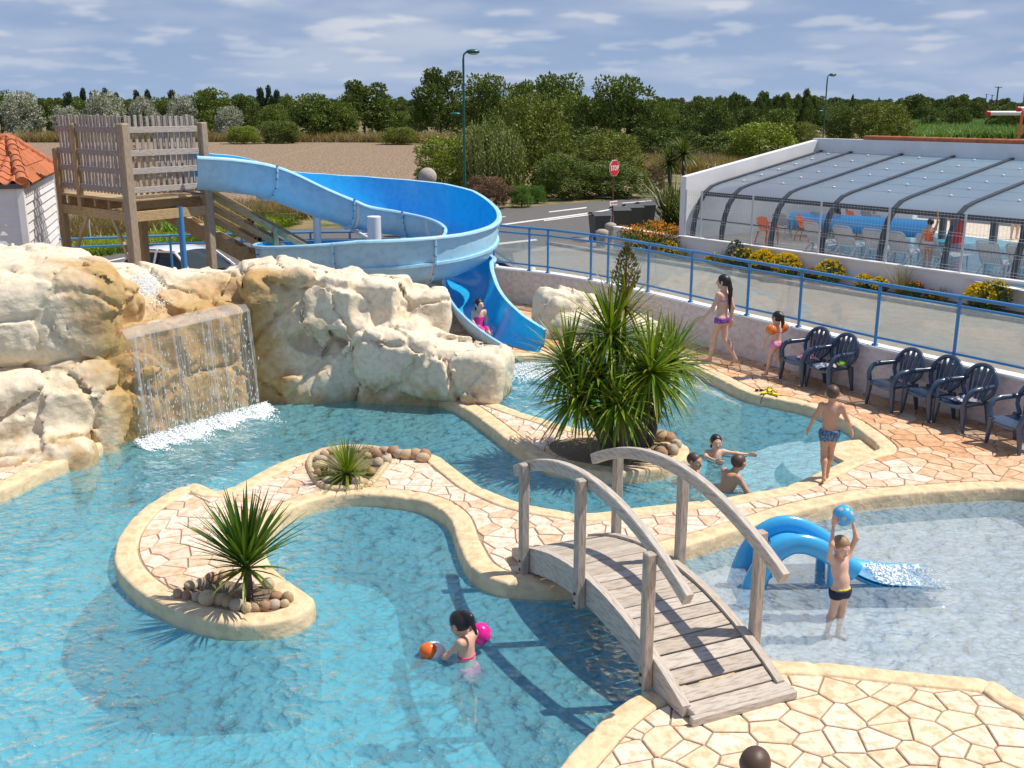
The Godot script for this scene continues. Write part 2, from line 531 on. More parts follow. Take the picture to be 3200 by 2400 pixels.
	mat("lamp_glass", lin(0.6, 0.6, 0.55), 0.2)
	mat("concrete", lin(0.42, 0.39, 0.34), 0.95, {"tex": patch, "bump": rough, "bump_cm": 2.0, "scale": 1.5})
	mat("sign_red", lin(0.55, 0.02, 0.025), 0.4)
	mat("sign_white", lin(0.82, 0.82, 0.82), 0.4)
	mat("brown_post", lin(0.12, 0.05, 0.03), 0.5)
	mat("car_white", lin(0.78, 0.79, 0.8), 0.2, {"coat": 0.8})
	mat("car_silver", lin(0.55, 0.6, 0.66), 0.2, {"coat": 0.8, "metal": 0.3})
	mat("car_glass", lin(0.03, 0.04, 0.045), 0.05)
	mat("rubber", lin(0.02, 0.02, 0.02), 0.8)
	# skin and cloth
	mat("skin", lin(0.7, 0.43, 0.31), 0.5, {"sss": 0.05})
	mat("skin_tan", lin(0.58, 0.32, 0.2), 0.5, {"sss": 0.05})
	mat("skin_pink", lin(0.66, 0.37, 0.26), 0.45, {"sss": 0.05})
	mat("hair_dark", lin(0.018, 0.013, 0.012), 0.45)
	mat("hair_brown", lin(0.085, 0.05, 0.032), 0.5)
	mat("hair_fair", lin(0.3, 0.2, 0.1), 0.55)
	mat("lip", lin(0.45, 0.15, 0.13), 0.5)
	mat("eye", lin(0.02, 0.015, 0.012), 0.15)
	mat("purple_print", lin(1, 1, 1), 0.7, {"tex": noise_tex(0.03, 61, FastNoiseLite.TYPE_SIMPLEX_SMOOTH, 2, [0.35, lin(0.06, 0.02, 0.2), 0.5, lin(0.16, 0.07, 0.42), 0.62, lin(0.5, 0.12, 0.4)], 256), "scale": 4.0, "world": false})
	mat("pink_print", lin(1, 1, 1), 0.7, {"tex": noise_tex(0.03, 62, FastNoiseLite.TYPE_SIMPLEX_SMOOTH, 2, [0.4, lin(0.75, 0.06, 0.3), 0.55, lin(0.85, 0.25, 0.5), 0.65, lin(0.8, 0.72, 0.78)], 256), "scale": 5.0, "world": false})
	mat("surf_print", lin(1, 1, 1), 0.7, {"tex": noise_tex(0.03, 63, FastNoiseLite.TYPE_SIMPLEX_SMOOTH, 3, [0.36, lin(0.3, 0.02, 0.04), 0.43, lin(0.015, 0.02, 0.05), 0.55, lin(0.02, 0.12, 0.25), 0.62, lin(0.05, 0.35, 0.55)], 256), "scale": 4.0, "world": false})
	mat("navy_cloth", lin(0.012, 0.015, 0.04), 0.8)
	mat("yellow_cloth", lin(0.75, 0.65, 0.03), 0.7)
	mat("pink_cloth", lin(0.75, 0.04, 0.28), 0.6)
	mat("pink_vinyl", lin(0.8, 0.015, 0.28), 0.25)
	mat("orange_vinyl", Color(0.95, 0.22, 0.02, 0.8), 0.2)
	mat("towel_white", lin(0.8, 0.79, 0.8), 0.95, {"bump": fine, "bump_cm": 0.6, "scale": 6.0})
	mat("towel_pink", lin(1, 1, 1), 0.95, {"tex": noise_tex(0.04, 64, FastNoiseLite.TYPE_SIMPLEX_SMOOTH, 2, [0.42, lin(0.5, 0.03, 0.12), 0.5, lin(0.75, 0.55, 0.58)], 256), "scale": 3.0, "world": false})
	mat("towel_green", lin(0.2, 0.55, 0.05), 0.95)
	mat("towel_grey", lin(1, 1, 1), 0.95, {"tex": noise_tex(0.04, 65, FastNoiseLite.TYPE_SIMPLEX_SMOOTH, 2, [0.45, lin(0.13, 0.18, 0.25), 0.52, lin(0.75, 0.68, 0.68)], 256), "scale": 2.0, "world": false})
	# leaves
	var leaf := {"vc": true, "back": Color(0.6, 0.65, 0.25)}
	mat("leaf", lin(1, 1, 1), 0.6, leaf)
	mat("blade", lin(1, 1, 1), 0.4, {"vc": true, "back": Color(0.75, 0.8, 0.35)})
	mat("bark", lin(0.1, 0.075, 0.055), 0.95, {"bump": rough, "bump_cm": 3.0, "scale": 2.0})
	mat("petal", lin(1, 1, 1), 0.7, {"vc": true})

func grain_tex(k: int) -> Texture2D:
	if not M.has("grain%d" % k):
		M["grain%d" % k] = noise_tex(0.02, 71 + k, FastNoiseLite.TYPE_SIMPLEX_SMOOTH, 5, [0.25, lin(0.7, 0.67, 0.63), 0.42, lin(0.9, 0.88, 0.86), 0.6, lin(1, 1, 1)])
		M.grain_h = noise_tex(0.03, 70)
	return M["grain%d" % k]

func ripple_tex() -> ImageTexture:  # wavelets with rounded hollows and narrow crests; repeats without a seam
	var n := 1024
	var net := FastNoiseLite.new()
	net.seed = 17
	net.noise_type = FastNoiseLite.TYPE_CELLULAR
	net.cellular_return_type = FastNoiseLite.RETURN_DISTANCE
	net.fractal_type = FastNoiseLite.FRACTAL_NONE
	net.frequency = 0.014
	net.domain_warp_enabled = true
	net.domain_warp_amplitude = 42.0
	net.domain_warp_frequency = 0.012
	var a := net.get_seamless_image(n, n)
	net.seed = 18
	net.frequency = 0.031
	net.domain_warp_amplitude = 18.0
	net.domain_warp_frequency = 0.025
	var b := net.get_seamless_image(n, n)
	var f := FastNoiseLite.new()
	f.seed = 19
	f.frequency = 0.006
	f.fractal_octaves = 3
	var c := f.get_seamless_image(n, n)
	a.convert(Image.FORMAT_L8); b.convert(Image.FORMAT_L8); c.convert(Image.FORMAT_L8)
	var da := a.get_data(); var db := b.get_data(); var dc := c.get_data()
	for k in n * n: da[k] = int(clampf(pow(da[k] / 255.0, 3.0) * 0.55 + pow(db[k] / 255.0, 2.6) * 0.28 + dc[k] / 255.0 * 0.3, 0.0, 1.0) * 255.0)
	M.ripple = ImageTexture.create_from_image(Image.create_from_data(n, n, false, Image.FORMAT_L8, da))
	return M.ripple

func pool_and_deck() -> void:
	# the water's edge, clockwise from the near paved terrace
	var edge := pv([0.082, -5.697, 0.315, -6.364, 0.563, -6.792, 0.743, -7.067, 0.928, -7.277, 1.065, -7.37, 1.327, -7.547, 1.676, -7.747, 2.098, -7.845, 2.315, -7.851, 2.693, -7.819, 3.23, -7.696, 3.811, -7.577, 3.953, -7.46, 4.027, -7.263, 4.274, -7.106, 4.839, -7.547, 5.576, -8.773, 6.162, -10.313, 6.321, -11.53, 6.15, -11.891, 5.298, -11.826, 4.552, -11.687, 4.173, -11.592, 3.58, -11.316, 3.183, -11.09, 2.598, -10.671, 2.054, -10.313, 1.677, -10.081, 1.279, -9.826, 0.957, -9.524, 0.721, -9.344, 0.422, -9.238, 0.199, -9.252, -0.072, -9.308, -0.256, -9.444, -0.4, -9.658, -0.509, -9.992, -0.604, -10.415, -0.711, -10.938, -0.891, -11.286, -1.126, -11.509, -1.411, -11.623, -1.697, -11.687, -2.031, -11.687, -2.332, -11.509, -2.544, -11.217, -2.66, -10.891, -2.668, -10.528, -2.584, -10.13, -2.409, -9.688, -2.145, -9.33, -1.929, -9.081, -1.842, -8.954, -1.847, -8.818, -1.896, -8.685, -1.973, -8.586, -2.15, -8.477, -2.433, -8.447, -2.746, -8.531, -3.096, -8.716, -3.433, -8.981, -3.702, -9.252, -3.93, -9.561, -4.105, -9.889, -4.206, -10.171, -4.282, -10.537, -4.311, -11.004, -4.244, -11.509, -4.056, -11.968, -3.862, -12.08, -3.566, -11.837, -3.395, -12.046, -3.209, -12.462, -2.962, -12.969, -2.655, -13.297, -2.306, -13.432, -1.924, -13.405, -1.516, -13.364, -1.092, -13.204, -0.908, -13.008, -0.718, -12.607, -0.433, -12.046, -0.146, -11.687, 0.109, -11.427, 0.477, -11.226, 0.893, -11.109, 1.282, -11.226, 2.06, -11.468, 2.449, -11.571, 2.93, -11.783, 3.328, -11.968, 3.814, -12.403, 4.122, -12.705, 4.448, -13.033, 4.733, -13.27, 5, -13.487, 4.99, -14.24, 4.902, -14.759, 4.645, -15.367, 4.224, -15.835, 3.835, -16.234, 3.47, -17.326, 3.132, -18.27, 2.748, -19.343, 2.153, -20.097, 1.437, -19.811, 0.846, -19.129, 0.359, -18.92, -0.236, -18.665, -0.454, -17.891, -0.535, -16.794, -0.502, -16.042, -0.099, -15.49, 0.313, -14.99, 0.838, -14.456, 1.366, -14.119, 1.969, -13.854, 2.27, -13.768, 2.402, -13.543, 2.384, -13.27, 2.252, -12.956, 1.925, -12.631, 1.434, -12.462, 1.029, -12.534, 0.565, -12.779, 0.272, -13.098, -0.04, -13.711, -0.38, -14.582, -0.681, -15.28, -0.984, -15.78, -1.404, -16.292, -2.128, -16.691, -3.228, -16.898, -4.255, -16.691, -5.15, -15.455, -5.595, -14.225, -5.716, -13.364, -5.871, -12.905, -6.042, -12.439, -6.207, -11.848, -6.677, -10.938, -7.869, -9.826, -8.086, -8.176, -5.539, -5.697])
	water_poly = smooth_line(edge, 0.1)
	wall_line = smooth_line(pv([-3.4, -26.9, -1.7, -25.9, -0.31, -24.58, 0.96, -23.6, 2.0, -22.35, 3.01, -20.8, 3.96, -19.2, 4.91, -17.72, 5.61, -16.55, 6.07, -15.82, 7.02, -14.5, 7.3, -14.05, 9.5, -10.6, 11.5, -7.4]), 0.25, false)
	precinct = PackedVector2Array(wall_line)
	precinct.append_array(pv([11.5, -1.5, -15, -1.5, -15, -27.4, -8, -27.4, -5, -27.2]))
	var inner := Geometry2D.offset_polygon(water_poly, 0.25)
	# bed of the paving, cut into bands so that no piece has a hole
	var bed := Geo.new()
	for k in 27:
		var x := -15.0 + k
		for band in Geometry2D.intersect_polygons(precinct, pv([x, -40, x + 1, -40, x + 1, 0, x, 0])):
			for piece in dry(band, Geometry2D.offset_polygon(water_poly, 0.2)): bed.cap(piece, -0.014)
	var deck := struct("paved_deck", bed.mesh(), M.joint)
	# crazy paving: Voronoi stones
	var sp := 0.255
	var seeds := {}
	for j in range(-108, 0):
		for i in range(-48, 50): seeds[Vector2i(i, j)] = (Vector2(i, j) + Vector2(rng.randf_range(0.06, 0.94), rng.randf_range(0.06, 0.94))) * sp
	var stones := []
	for j in range(-104, -13):
		for i in range(-42, 45):
			var c: Vector2 = seeds[Vector2i(i, j)]
			if absf(c.x) > -c.y * 0.52 + 1.0 or not Geometry2D.is_point_in_polygon(c, precinct): continue
			if c.y < -15.0 and c.x < -2.0 + (-15.0 - c.y) * 0.05: continue
			if Geometry2D.is_point_in_polygon(c, water_poly) and not near_edge(c, 0.5): continue
			var cell := pv([c.x - 0.6, c.y - 0.6, c.x + 0.6, c.y - 0.6, c.x + 0.6, c.y + 0.6, c.x - 0.6, c.y + 0.6])
			for dj in range(-2, 3):
				for di in range(-2, 3):
					if di == 0 and dj == 0: continue
					var o: Vector2 = seeds.get(Vector2i(i + di, j + dj), c + Vector2(di, dj) * sp)
					cell = cut(cell, (c + o) / 2, o - c)
			for piece in dry(cell, inner):
				for inside in Geometry2D.intersect_polygons(piece, precinct):
					for st in Geometry2D.offset_polygon(inside, -0.008):
						if st.size() < 3 or area(st) < 0.002: continue
						stones.append({"p": st, "c": c, "show": area(st) / pow(c.length(), 3)})
	stones.sort_custom(func(a, b): return a.show > b.show)
	var rest := Geo.new()
	rest.colored = true
	for k in stones.size():
		var s: Dictionary = stones[k]
		var wall_d := INF
		for q in wall_line: wall_d = minf(wall_d, q.distance_squared_to(s.c))
		var kind := "paver%d" % rng.randi_range(0, 4)
		if s.c.y < -13.0 and (s.c.x > 1.5 or s.c.y < -18): kind = "paver_warm%d" % rng.randi_range(0, 3)
		elif wall_d < 4.0 or s.c.x > 5.2: kind = "paver_warm%d" % rng.randi_range(2, 3)
		elif s.c.x > 0.2 and s.c.y > -8.6: kind = "paver_cream%d" % rng.randi_range(0, 3)
		var g: Geo = Geo.new()
		if k >= 300:
			g = rest
			g.col = M[kind].albedo_color.srgb_to_linear()
		g.prism(s.p, -0.04, rng.randf_range(-0.002, 0.004), 0.006)
		if k < 300: part("paving_stone", g.mesh(false), M[kind], deck)
	part("far_paving_stones", rest.mesh(false), M.paver_far, deck).set_meta("kind", "stuff")
	# sand-coloured rim round the water
	var prof := [[0.0, -0.19], [0.0, -0.12], [0.002, -0.06], [0.007, -0.024], [0.018, -0.004], [0.04, 0.005], [0.12, 0.01], [0.21, 0.008], [0.235, 0.0], [0.245, -0.03]]
	var rim := Geo.new()
	var out := 1.0 if Geometry2D.is_polygon_clockwise(water_poly) else -1.0
	var line := smooth_line(edge, 0.045)
	var n := line.size()
	var rows := []
	var split := 0
	for k in n + 1:
		var p := line[k % n]
		var t := (line[(k + 4) % n] - line[(k - 4 + n) % n]).normalized()
		split = rng.randi_range(9, 34) if split <= 0 else split - 1
		var gash := 0.016 if split == 1 else 0.0   # a trowelled crack across the rim
		var nor := Vector2(-t.y, t.x) * out
		var row := []
		for q in prof:
			var w: float = soft_noise.get_noise_3d(p.x * 90, q[1] * 300, p.y * 90) * 0.012 + soft_noise.get_noise_2d(p.x * 18, p.y * 18) * 0.03
			var s: Vector2 = p + nor * (q[0] + (w if q[0] < 0.2 else w * 0.3))
			row.append(Vector3(s.x, q[1] - (gash if q[1] > -0.1 else 0.0) + soft_noise.get_noise_3d(p.x * 130 + q[0] * 500, 9, p.y * 130) * 0.008, s.y))
		rows.append(row)
	rim.grid(rows)
	struct("pool_rim", rim.mesh(), M.coping)
	# basins
	var wall := Geo.new()
	n = water_poly.size()
	for k in n:
		var a := water_poly[k]; var b := water_poly[(k + 1) % n]
		wall.face([Vector3(a.x, -1.2, a.y), Vector3(b.x, -1.2, b.y), Vector3(b.x, -0.185, b.y), Vector3(a.x, -0.185, a.y)])
	wall.cap(Geometry2D.offset_polygon(water_poly, 0.05)[0], -1.1)
	struct("pool_basin", wall.mesh(), M.basin)
	kid_zone = pv([0.808, -9.673, 1.94, -10.662, 3.407, -11.53, 4.816, -12.297, 7.004, -12.656, 10.998, -11.129, 5.895, -5.406, 1.502, -6.015, 1.654, -7.356])
	var shelf := Geo.new()
	for piece in Geometry2D.intersect_polygons(Geometry2D.offset_polygon(water_poly, 0.04)[0], kid_zone): shelf.prism(piece, -1.09, -0.38)
	struct("paddling_pool_floor", shelf.mesh(false), M.shallow_basin)
	var bench := Geo.new()
	for piece in Geometry2D.intersect_polygons(Geometry2D.offset_polygon(water_poly, 0.04)[0], pv([-3.159, -11.947, -3.07, -12.811, -2.653, -13.536, -1.561, -13.664, -0.631, -12.811, -0.302, -11.365, -0.142, -10.583, -0.613, -10.112, -0.757, -10.502, -0.968, -11.183, -1.284, -11.747, -1.856, -11.947, -2.412, -11.747, -2.605, -11.183, -2.641, -10.833])): bench.prism(piece, -1.09, -0.5)
	struct("pool_bench", bench.mesh(false), M.bench)
	var stairs := Geo.new()
	var corner := pv([5, -13.487])[0]
	for k in 3:
		var ring := PackedVector2Array()
		for i in 40: ring.append(corner + Vector2.from_angle(TAU * i / 40) * (0.62 + 0.62 * k))
		for piece in Geometry2D.intersect_polygons(Geometry2D.offset_polygon(water_poly, 0.02)[0], ring):
			if piece.size() > 2 and k > 0: stairs.prism(piece, -1.09, -0.1 - 0.2 * k)
			elif k == 0:
				var dry := Geo.new()
				dry.prism(piece, -0.6, -0.1)
				struct("pool_step", dry.mesh(false), M.coping)
	struct("pool_stairs", stairs.mesh(false), M.bench)
	var ledge := Geo.new()
	ledge.prism(pv([3.076, -19.442, 3.333, -19.133, 3.717, -17.983, 3.978, -17.077, 3.706, -16.179, 3.419, -16.715, 3.142, -17.285, 2.836, -18.211]), -1.2, -0.2, 0.02)
	struct("pool_ledge", ledge.mesh(false), M.coping)
	var tile := Geo.new()
	tile.prism(pv([3.328, -17.041, 3.492, -17.103, 3.627, -16.798, 3.454, -16.679]), -0.21, -0.19, 0.004)
	tag(part("skimmer_cover", tile.mesh(false), M.sign_white, self), "small white square skimmer cover on the low ledge by the flip flops", "skimmer cover")

func dry(poly: PackedVector2Array, wet: Array) -> Array:  # the parts of poly outside the wet outlines, land enclosed by them included
	var left := [poly]
	var most: PackedVector2Array = wet[0]
	for w in wet:
		if area(w) > area(most): most = w
	var way := Geometry2D.is_polygon_clockwise(most)
	for w in wet:
		if Geometry2D.is_polygon_clockwise(w) != way: continue
		var next := []
		for p in left: next.append_array(Geometry2D.clip_polygons(p, w))
		left = next
	for w in wet:
		if Geometry2D.is_polygon_clockwise(w) != way: left.append_array(Geometry2D.intersect_polygons(poly, w))
	return left.filter(func(p): return p.size() > 2)

func near_edge(c: Vector2, d: float) -> bool:
	for q in water_poly:
		if q.distance_squared_to(c) < d * d: return true
	return false

func cut(poly: PackedVector2Array, p: Vector2, nrm: Vector2) -> PackedVector2Array:  # keep the side against nrm
	var o := PackedVector2Array()
	var n := poly.size()
	for k in n:
		var a := poly[k]; var b := poly[(k + 1) % n]
		var da := (a - p).dot(nrm); var db := (b - p).dot(nrm)
		if da <= 0: o.append(a)
		if (da < 0) != (db < 0) and da != db: o.append(a.lerp(b, da / (da - db)))
	return o

func area(p: PackedVector2Array) -> float:
	var s := 0.0
	for k in p.size(): s += p[k].cross(p[(k + 1) % p.size()])
	return absf(s) / 2

func pool_water() -> void:
	# one sheet of water on a fine grid, raised into ripples that grow towards the waterfall
	var swell := FastNoiseLite.new()
	swell.seed = 12
	swell.frequency = 1.1
	swell.fractal_octaves = 3
	var g := Geo.new()
	var st := 0.09
	var shallow := PackedInt32Array()
	var pts := {}
	var lo := Vector2(-9, -24.5)
	for j in int(20.5 / st):
		for i in int(17.0 / st):
			var p := lo + Vector2(i, j) * st
			if absf(p.x) > -p.y * 0.52 + 1.2: continue
			pts[Vector2i(i, j)] = -1
	var body := Geometry2D.offset_polygon(water_poly, 0.05)[0]
	# keep the grid points inside the edge, by scan lines
	for j in int(20.5 / st):
		var y: float = lo.y + j * st + 0.0003
		var xs := []
		for k in body.size():
			var a := body[k]; var b := body[(k + 1) % body.size()]
			if (a.y > y) != (b.y > y): xs.append(a.x + (b.x - a.x) * (y - a.y) / (b.y - a.y))
		xs.sort()
		for k in range(0, xs.size() - 1, 2):
			for i in range(maxi(0, int(ceil((xs[k] - lo.x) / st)) - 1), int(floor((xs[k + 1] - lo.x) / st)) + 2):
				var key := Vector2i(i, j)
				if pts.has(key):
					var p := lo + Vector2(i, j) * st
					var near := clampf(1.4 - p.distance_to(Vector2(-4.3, -15.2)) / 4.0, 0.35, 1.2)
					pts[key] = g.add(Vector3(p.x, WATER + swell.get_noise_2d(p.x, p.y * 1.3) * 0.016 * near, p.y))
	for key in pts:
		var a: int = pts[key]
		var b: int = pts.get(key + Vector2i(1, 0), -1)
		var c: int = pts.get(key + Vector2i(1, 1), -1)
		var d: int = pts.get(key + Vector2i(0, 1), -1)
		if a >= 0 and b >= 0 and c >= 0 and d >= 0:
			if Geometry2D.is_point_in_polygon(lo + Vector2(key) * st, kid_zone): shallow.append_array([a, c, d, a, b, c])
			else: g.quad(a, d, c, b)
	struct("pool_water", g.mesh(), M.water)
	g.ix = shallow
	struct("paddling_water", g.mesh(), M.shallow_water)

func sheet(called: String, poly: PackedVector2Array, y: float, m: Material) -> Node3D:
	var g := Geo.new()
	g.cap(poly, y)
	return struct(called, g.mesh(), m)

func surroundings() -> void:
	var land := Geo.new()
	for x in [[-3000, -3.0], [-3.0, 3000]]:
		for piece in Geometry2D.clip_polygons(pv([x[0], -4000, x[1], -4000, x[1], 60, x[0], 60]), precinct): land.cap(piece, GROUND)
	struct("ground", land.mesh(), M.meadow)
	# ploughed field beyond the road
	sheet("ploughed_field", pv([-118.627, -158.294, -72.022, -150.095, -41.218, -152.733, -18.006, -150.095, -7.707, -142.697, -8.717, -115.955, -6.835, -75.297, -6.091, -55.567, -11.128, -52.126, -17.074, -50.863, -21.736, -49.077, -35.455, -46.356]), GROUND + 0.02, M.plough)
	# the road across the view and the drive to the right of the pool
	sheet("road", pv([-34.559, -36.15, -19.051, -38.703, -13.655, -40.408, -9.498, -44.295, -5.095, -46.265, -0.894, -53.346, 1.689, -55.458, 7.269, -59.786, 11.628, -63.849, 24.379, -73.21, 27.203, -69.048, 15.198, -55.458, 8.985, -50.763, 5.819, -47.585, 3.096, -38.703, 0.912, -29.311, -0.352, -28.281, -3.646, -29.311, -9.195, -29.58, -25.793, -26.637]), GROUND + 0.012, M.asphalt)
	sheet("driveway", pv([0, -36.964, 3.363, -42.158, 4.096, -40.408, 4.945, -38.254, 5.797, -36.15, 7.369, -33.079, 9.276, -29.853, 12.805, -25.57, 15.461, -21.259, 8.807, -11.525, 7.493, -14.398, 6.488, -16.833, 4.646, -20.973, 2.347, -24.968, 0.365, -29.311]), GROUND + 0.02, M.drive)
	for q in [pv([1.805, -51.442, 3.755, -53.581, 3.845, -53.926, 3.836, -54.275, 1.837, -51.921]), pv([-0.878, -48.741, -0.301, -49.317, -0.303, -49.61, -0.886, -49.172]), pv([5.909, -56.276, 7.651, -57.824, 7.72, -58.224, 5.931, -56.655]), pv([-0.737, -45.417, 3.888, -50.972, 6.977, -55.901, 7.586, -56.655, 7.636, -57.039, 7.011, -56.465, 3.935, -51.6, -0.745, -45.919]), pv([1.452, -47.491, 3.77, -50.206, 3.803, -50.663, 1.464, -47.901]), pv([-0.637, -39.085, 0.996, -40.527, 0.957, -41.03, -0.646, -39.65]), pv([6.469, -54.451, 7.63, -54.451, 7.694, -55.167, 6.518, -55.167]), pv([4.938, -52.245, 5.559, -52.082, 5.659, -52.738, 5.016, -52.738]), pv([-6.754, -44.091, -5.747, -44.684, -5.702, -44.326, -6.601, -43.974]), pv([-6.315, -42.727, -5.401, -43.512, -5.36, -43.172, -6.284, -42.507]), pv([-4.663, -42.837, -3.97, -43.172, -4.117, -44.208, -4.691, -43.742]), pv([-13.712, -34.408, -13.293, -35.608, -13.399, -35.842, -13.874, -34.554])]:
		sheet("road_marking", q, GROUND + 0.026, M.road_paint)
	sheet("grass_verge", pv([-16.66, -37.3, -15.765, -40.408, -13.451, -42.158, -12.243, -44.414, -10.473, -47.585, -9.908, -46.265, -11.498, -41.628, -13.248, -39.163, -15.607, -36.15]), GROUND + 0.03, M.get("lawn", M.meadow))
	# maize field at the right
	sheet("maize_ground", pv([101.588, -309.376, 185.248, -326.692, 85.72, -124.04, 50.388, -144.796]), GROUND + 0.02, M.soil)

var facet := FastNoiseLite.new()
var crack := FastNoiseLite.new()
var chip := FastNoiseLite.new()
var pit := FastNoiseLite.new()

func rb(x: float, y: float, z: float, hx: float, hy: float, hz: float, turn := 0.0, tilt := 0.0, rnd := 0.2, sub := false) -> Dictionary:
	var b := Basis(Vector3.UP, deg_to_rad(turn)) * Basis(Vector3.BACK, deg_to_rad(tilt))
	return {"c": Vector3(x, y, z), "h": Vector3(hx, hy, hz), "b": b.transposed(), "r": minf(rnd, minf(hx, minf(hy, hz))), "sub": sub, "R": Vector3(hx, hy, hz).length()}

func rock_at(p: Vector3, prims: Array, rough: float) -> float:
	var d := 9.0
	for q in prims:
		if q.sub: continue
		var l: Vector3 = (q.b * (p - q.c)).abs() - q.h + Vector3.ONE * q.r
		var e: float = l.max(Vector3.ZERO).length() + minf(maxf(l.x, maxf(l.y, l.z)), 0.0) - q.r
		var h := clampf(0.5 + 0.5 * (d - e) / 0.12, 0.0, 1.0)
		d = lerpf(d, e, h) - 0.12 * h * (1.0 - h)
	for q in prims:
		if q.sub:
			var k := ((q.b * (p - q.c)) / q.h as Vector3).length()
			d = maxf(d, (1.0 - k) * minf(q.h.x, minf(q.h.y, q.h.z)))
	if absf(d) < 0.35:
		var fv := facet.get_noise_3dv(p)
		var w := fposmod((p.x * sin(fv * 37.0) + p.y * cos(fv * 53.0) + p.z * sin(fv * 71.0)) * 1.1 + fv * 9.0, 1.0)
		d -= ((fv + 0.4) * 0.09 + (absf(w - 0.5) * 2.0 - 0.5) * 0.11) * rough
		var cr := crack.get_noise_3dv(p) + 1.0
		d += 0.12 * rough * (1.0 - smoothstep(0.01, 0.08, cr))
		d -= chip.get_noise_3dv(p) * 0.04 * rough
		var pt := pit.get_noise_3dv(p)
		d += 0.06 * rough * (1.0 - smoothstep(-1.0, -0.88, pt))
	return d

func rock_mesh(prims: Array, cell: float, rough := 1.0, stained := false) -> ArrayMesh:
	var lo := Vector3.ONE * 1e9
	var hi := -lo
	for q in prims:
		if q.sub: continue
		lo = lo.min(q.c - Vector3.ONE * (q.R + 0.2)); hi = hi.max(q.c + Vector3.ONE * (q.R + 0.2))
	lo.y = maxf(lo.y, -0.75)
	var blk := 5
	var nb := Vector3i(((hi - lo) / (cell * blk)).ceil())
	var n := nb * blk + Vector3i(2, 2, 2)
	var d := PackedFloat32Array()
	d.resize(n.x * n.y * n.z)
	d.fill(1.0)
	var half := cell * blk * 0.87 + 0.3
	var cells := PackedInt32Array()
	for bz in nb.z:
		for by in nb.y:
			for bx in nb.x:
				var c := lo + (Vector3(bx, by, bz) + Vector3.ONE * 0.5) * cell * blk
				var near := []
				var best := 9.0
				var ds := []
				for q in prims:
					var l: Vector3 = (q.b * (c - q.c)).abs() - q.h
					var e: float = l.max(Vector3.ZERO).length() + minf(maxf(l.x, maxf(l.y, l.z)), 0.0)
					ds.append(e)
					if not q.sub: best = minf(best, e)
				var cut_here := false
				for k in prims.size():
					if ds[k] < half * 1.4:
						near.append(prims[k])
						if prims[k].sub: cut_here = true
				if best > half: continue
				if best < -half and not cut_here:
					for z in range(bz * blk, bz * blk + blk):
						for y in range(by * blk, by * blk + blk):
							for x in range(bx * blk, bx * blk + blk): d[(z * n.y + y) * n.x + x] = -1.0
					continue
				for z in range(bz * blk, bz * blk + blk):
					for y in range(by * blk, by * blk + blk):
						for x in range(bx * blk, bx * blk + blk):
							var i := (z * n.y + y) * n.x + x
							d[i] = rock_at(lo + Vector3(x, y, z) * cell, near, rough)
							cells.append(i)
	var ok := PackedInt32Array()
	for i in cells:
		@warning_ignore("integer_division")
		var z := i / (n.x * n.y)
		@warning_ignore("integer_division")
		var y := (i / n.x) % n.y
		if i % n.x < n.x - 1 and y < n.y - 1 and z < n.z - 1: ok.append(i)
	var g := Geo.new()
	Field.nets(g, d, n, lo, cell, ok)
	g.colored = true
	g.c.resize(g.v.size())
	for k in g.v.size(): g.c[k] = stained_tone(g.v[k]) if stained else stone_tone(g.v[k])
	return g.mesh()

func stone_tone(p: Vector3) -> Color:
	var t := soft_noise.get_noise_3dv(p * 40.0) * 0.5 + 0.5
	return Color(0.69, 0.59, 0.44).lerp(Color(0.79, 0.715, 0.575), t)

func stained_tone(p: Vector3) -> Color:
	var c := stone_tone(p)
	# ochre mineral stain where the fall wets the wall and along the waterline
	var along := Vector2(p.x + 4.68, p.z + 15.06)
	var t := along.dot(Vector2(0.583, -0.812))
	var off := absf(along.dot(Vector2(0.812, 0.583)))
	var wob := soft_noise.get_noise_3dv(p * 70.0) * 0.55 + soft_noise.get_noise_3dv(p * 230.0) * 0.25
	var w := smoothstep(2.1, 1.2, absf(t) + wob * 0.6) * smoothstep(1.9, 0.6, off + wob * 0.3)
	w = maxf(w, smoothstep(0.35, -0.1, p.y + wob * 0.9) * 0.8)
	var ochre := Color(0.42, 0.25, 0.075).lerp(Color(0.5, 0.36, 0.16), soft_noise.get_noise_3dv(p * 120.0) * 0.5 + 0.5)
	if soft_noise.get_noise_3dv(p * 160.0 + Vector3(9, 9, 9)) > 0.25: ochre = ochre.lerp(Color(0.4, 0.15, 0.03), 0.5)
	return c.lerp(ochre, clampf(w, 0.0, 0.95))

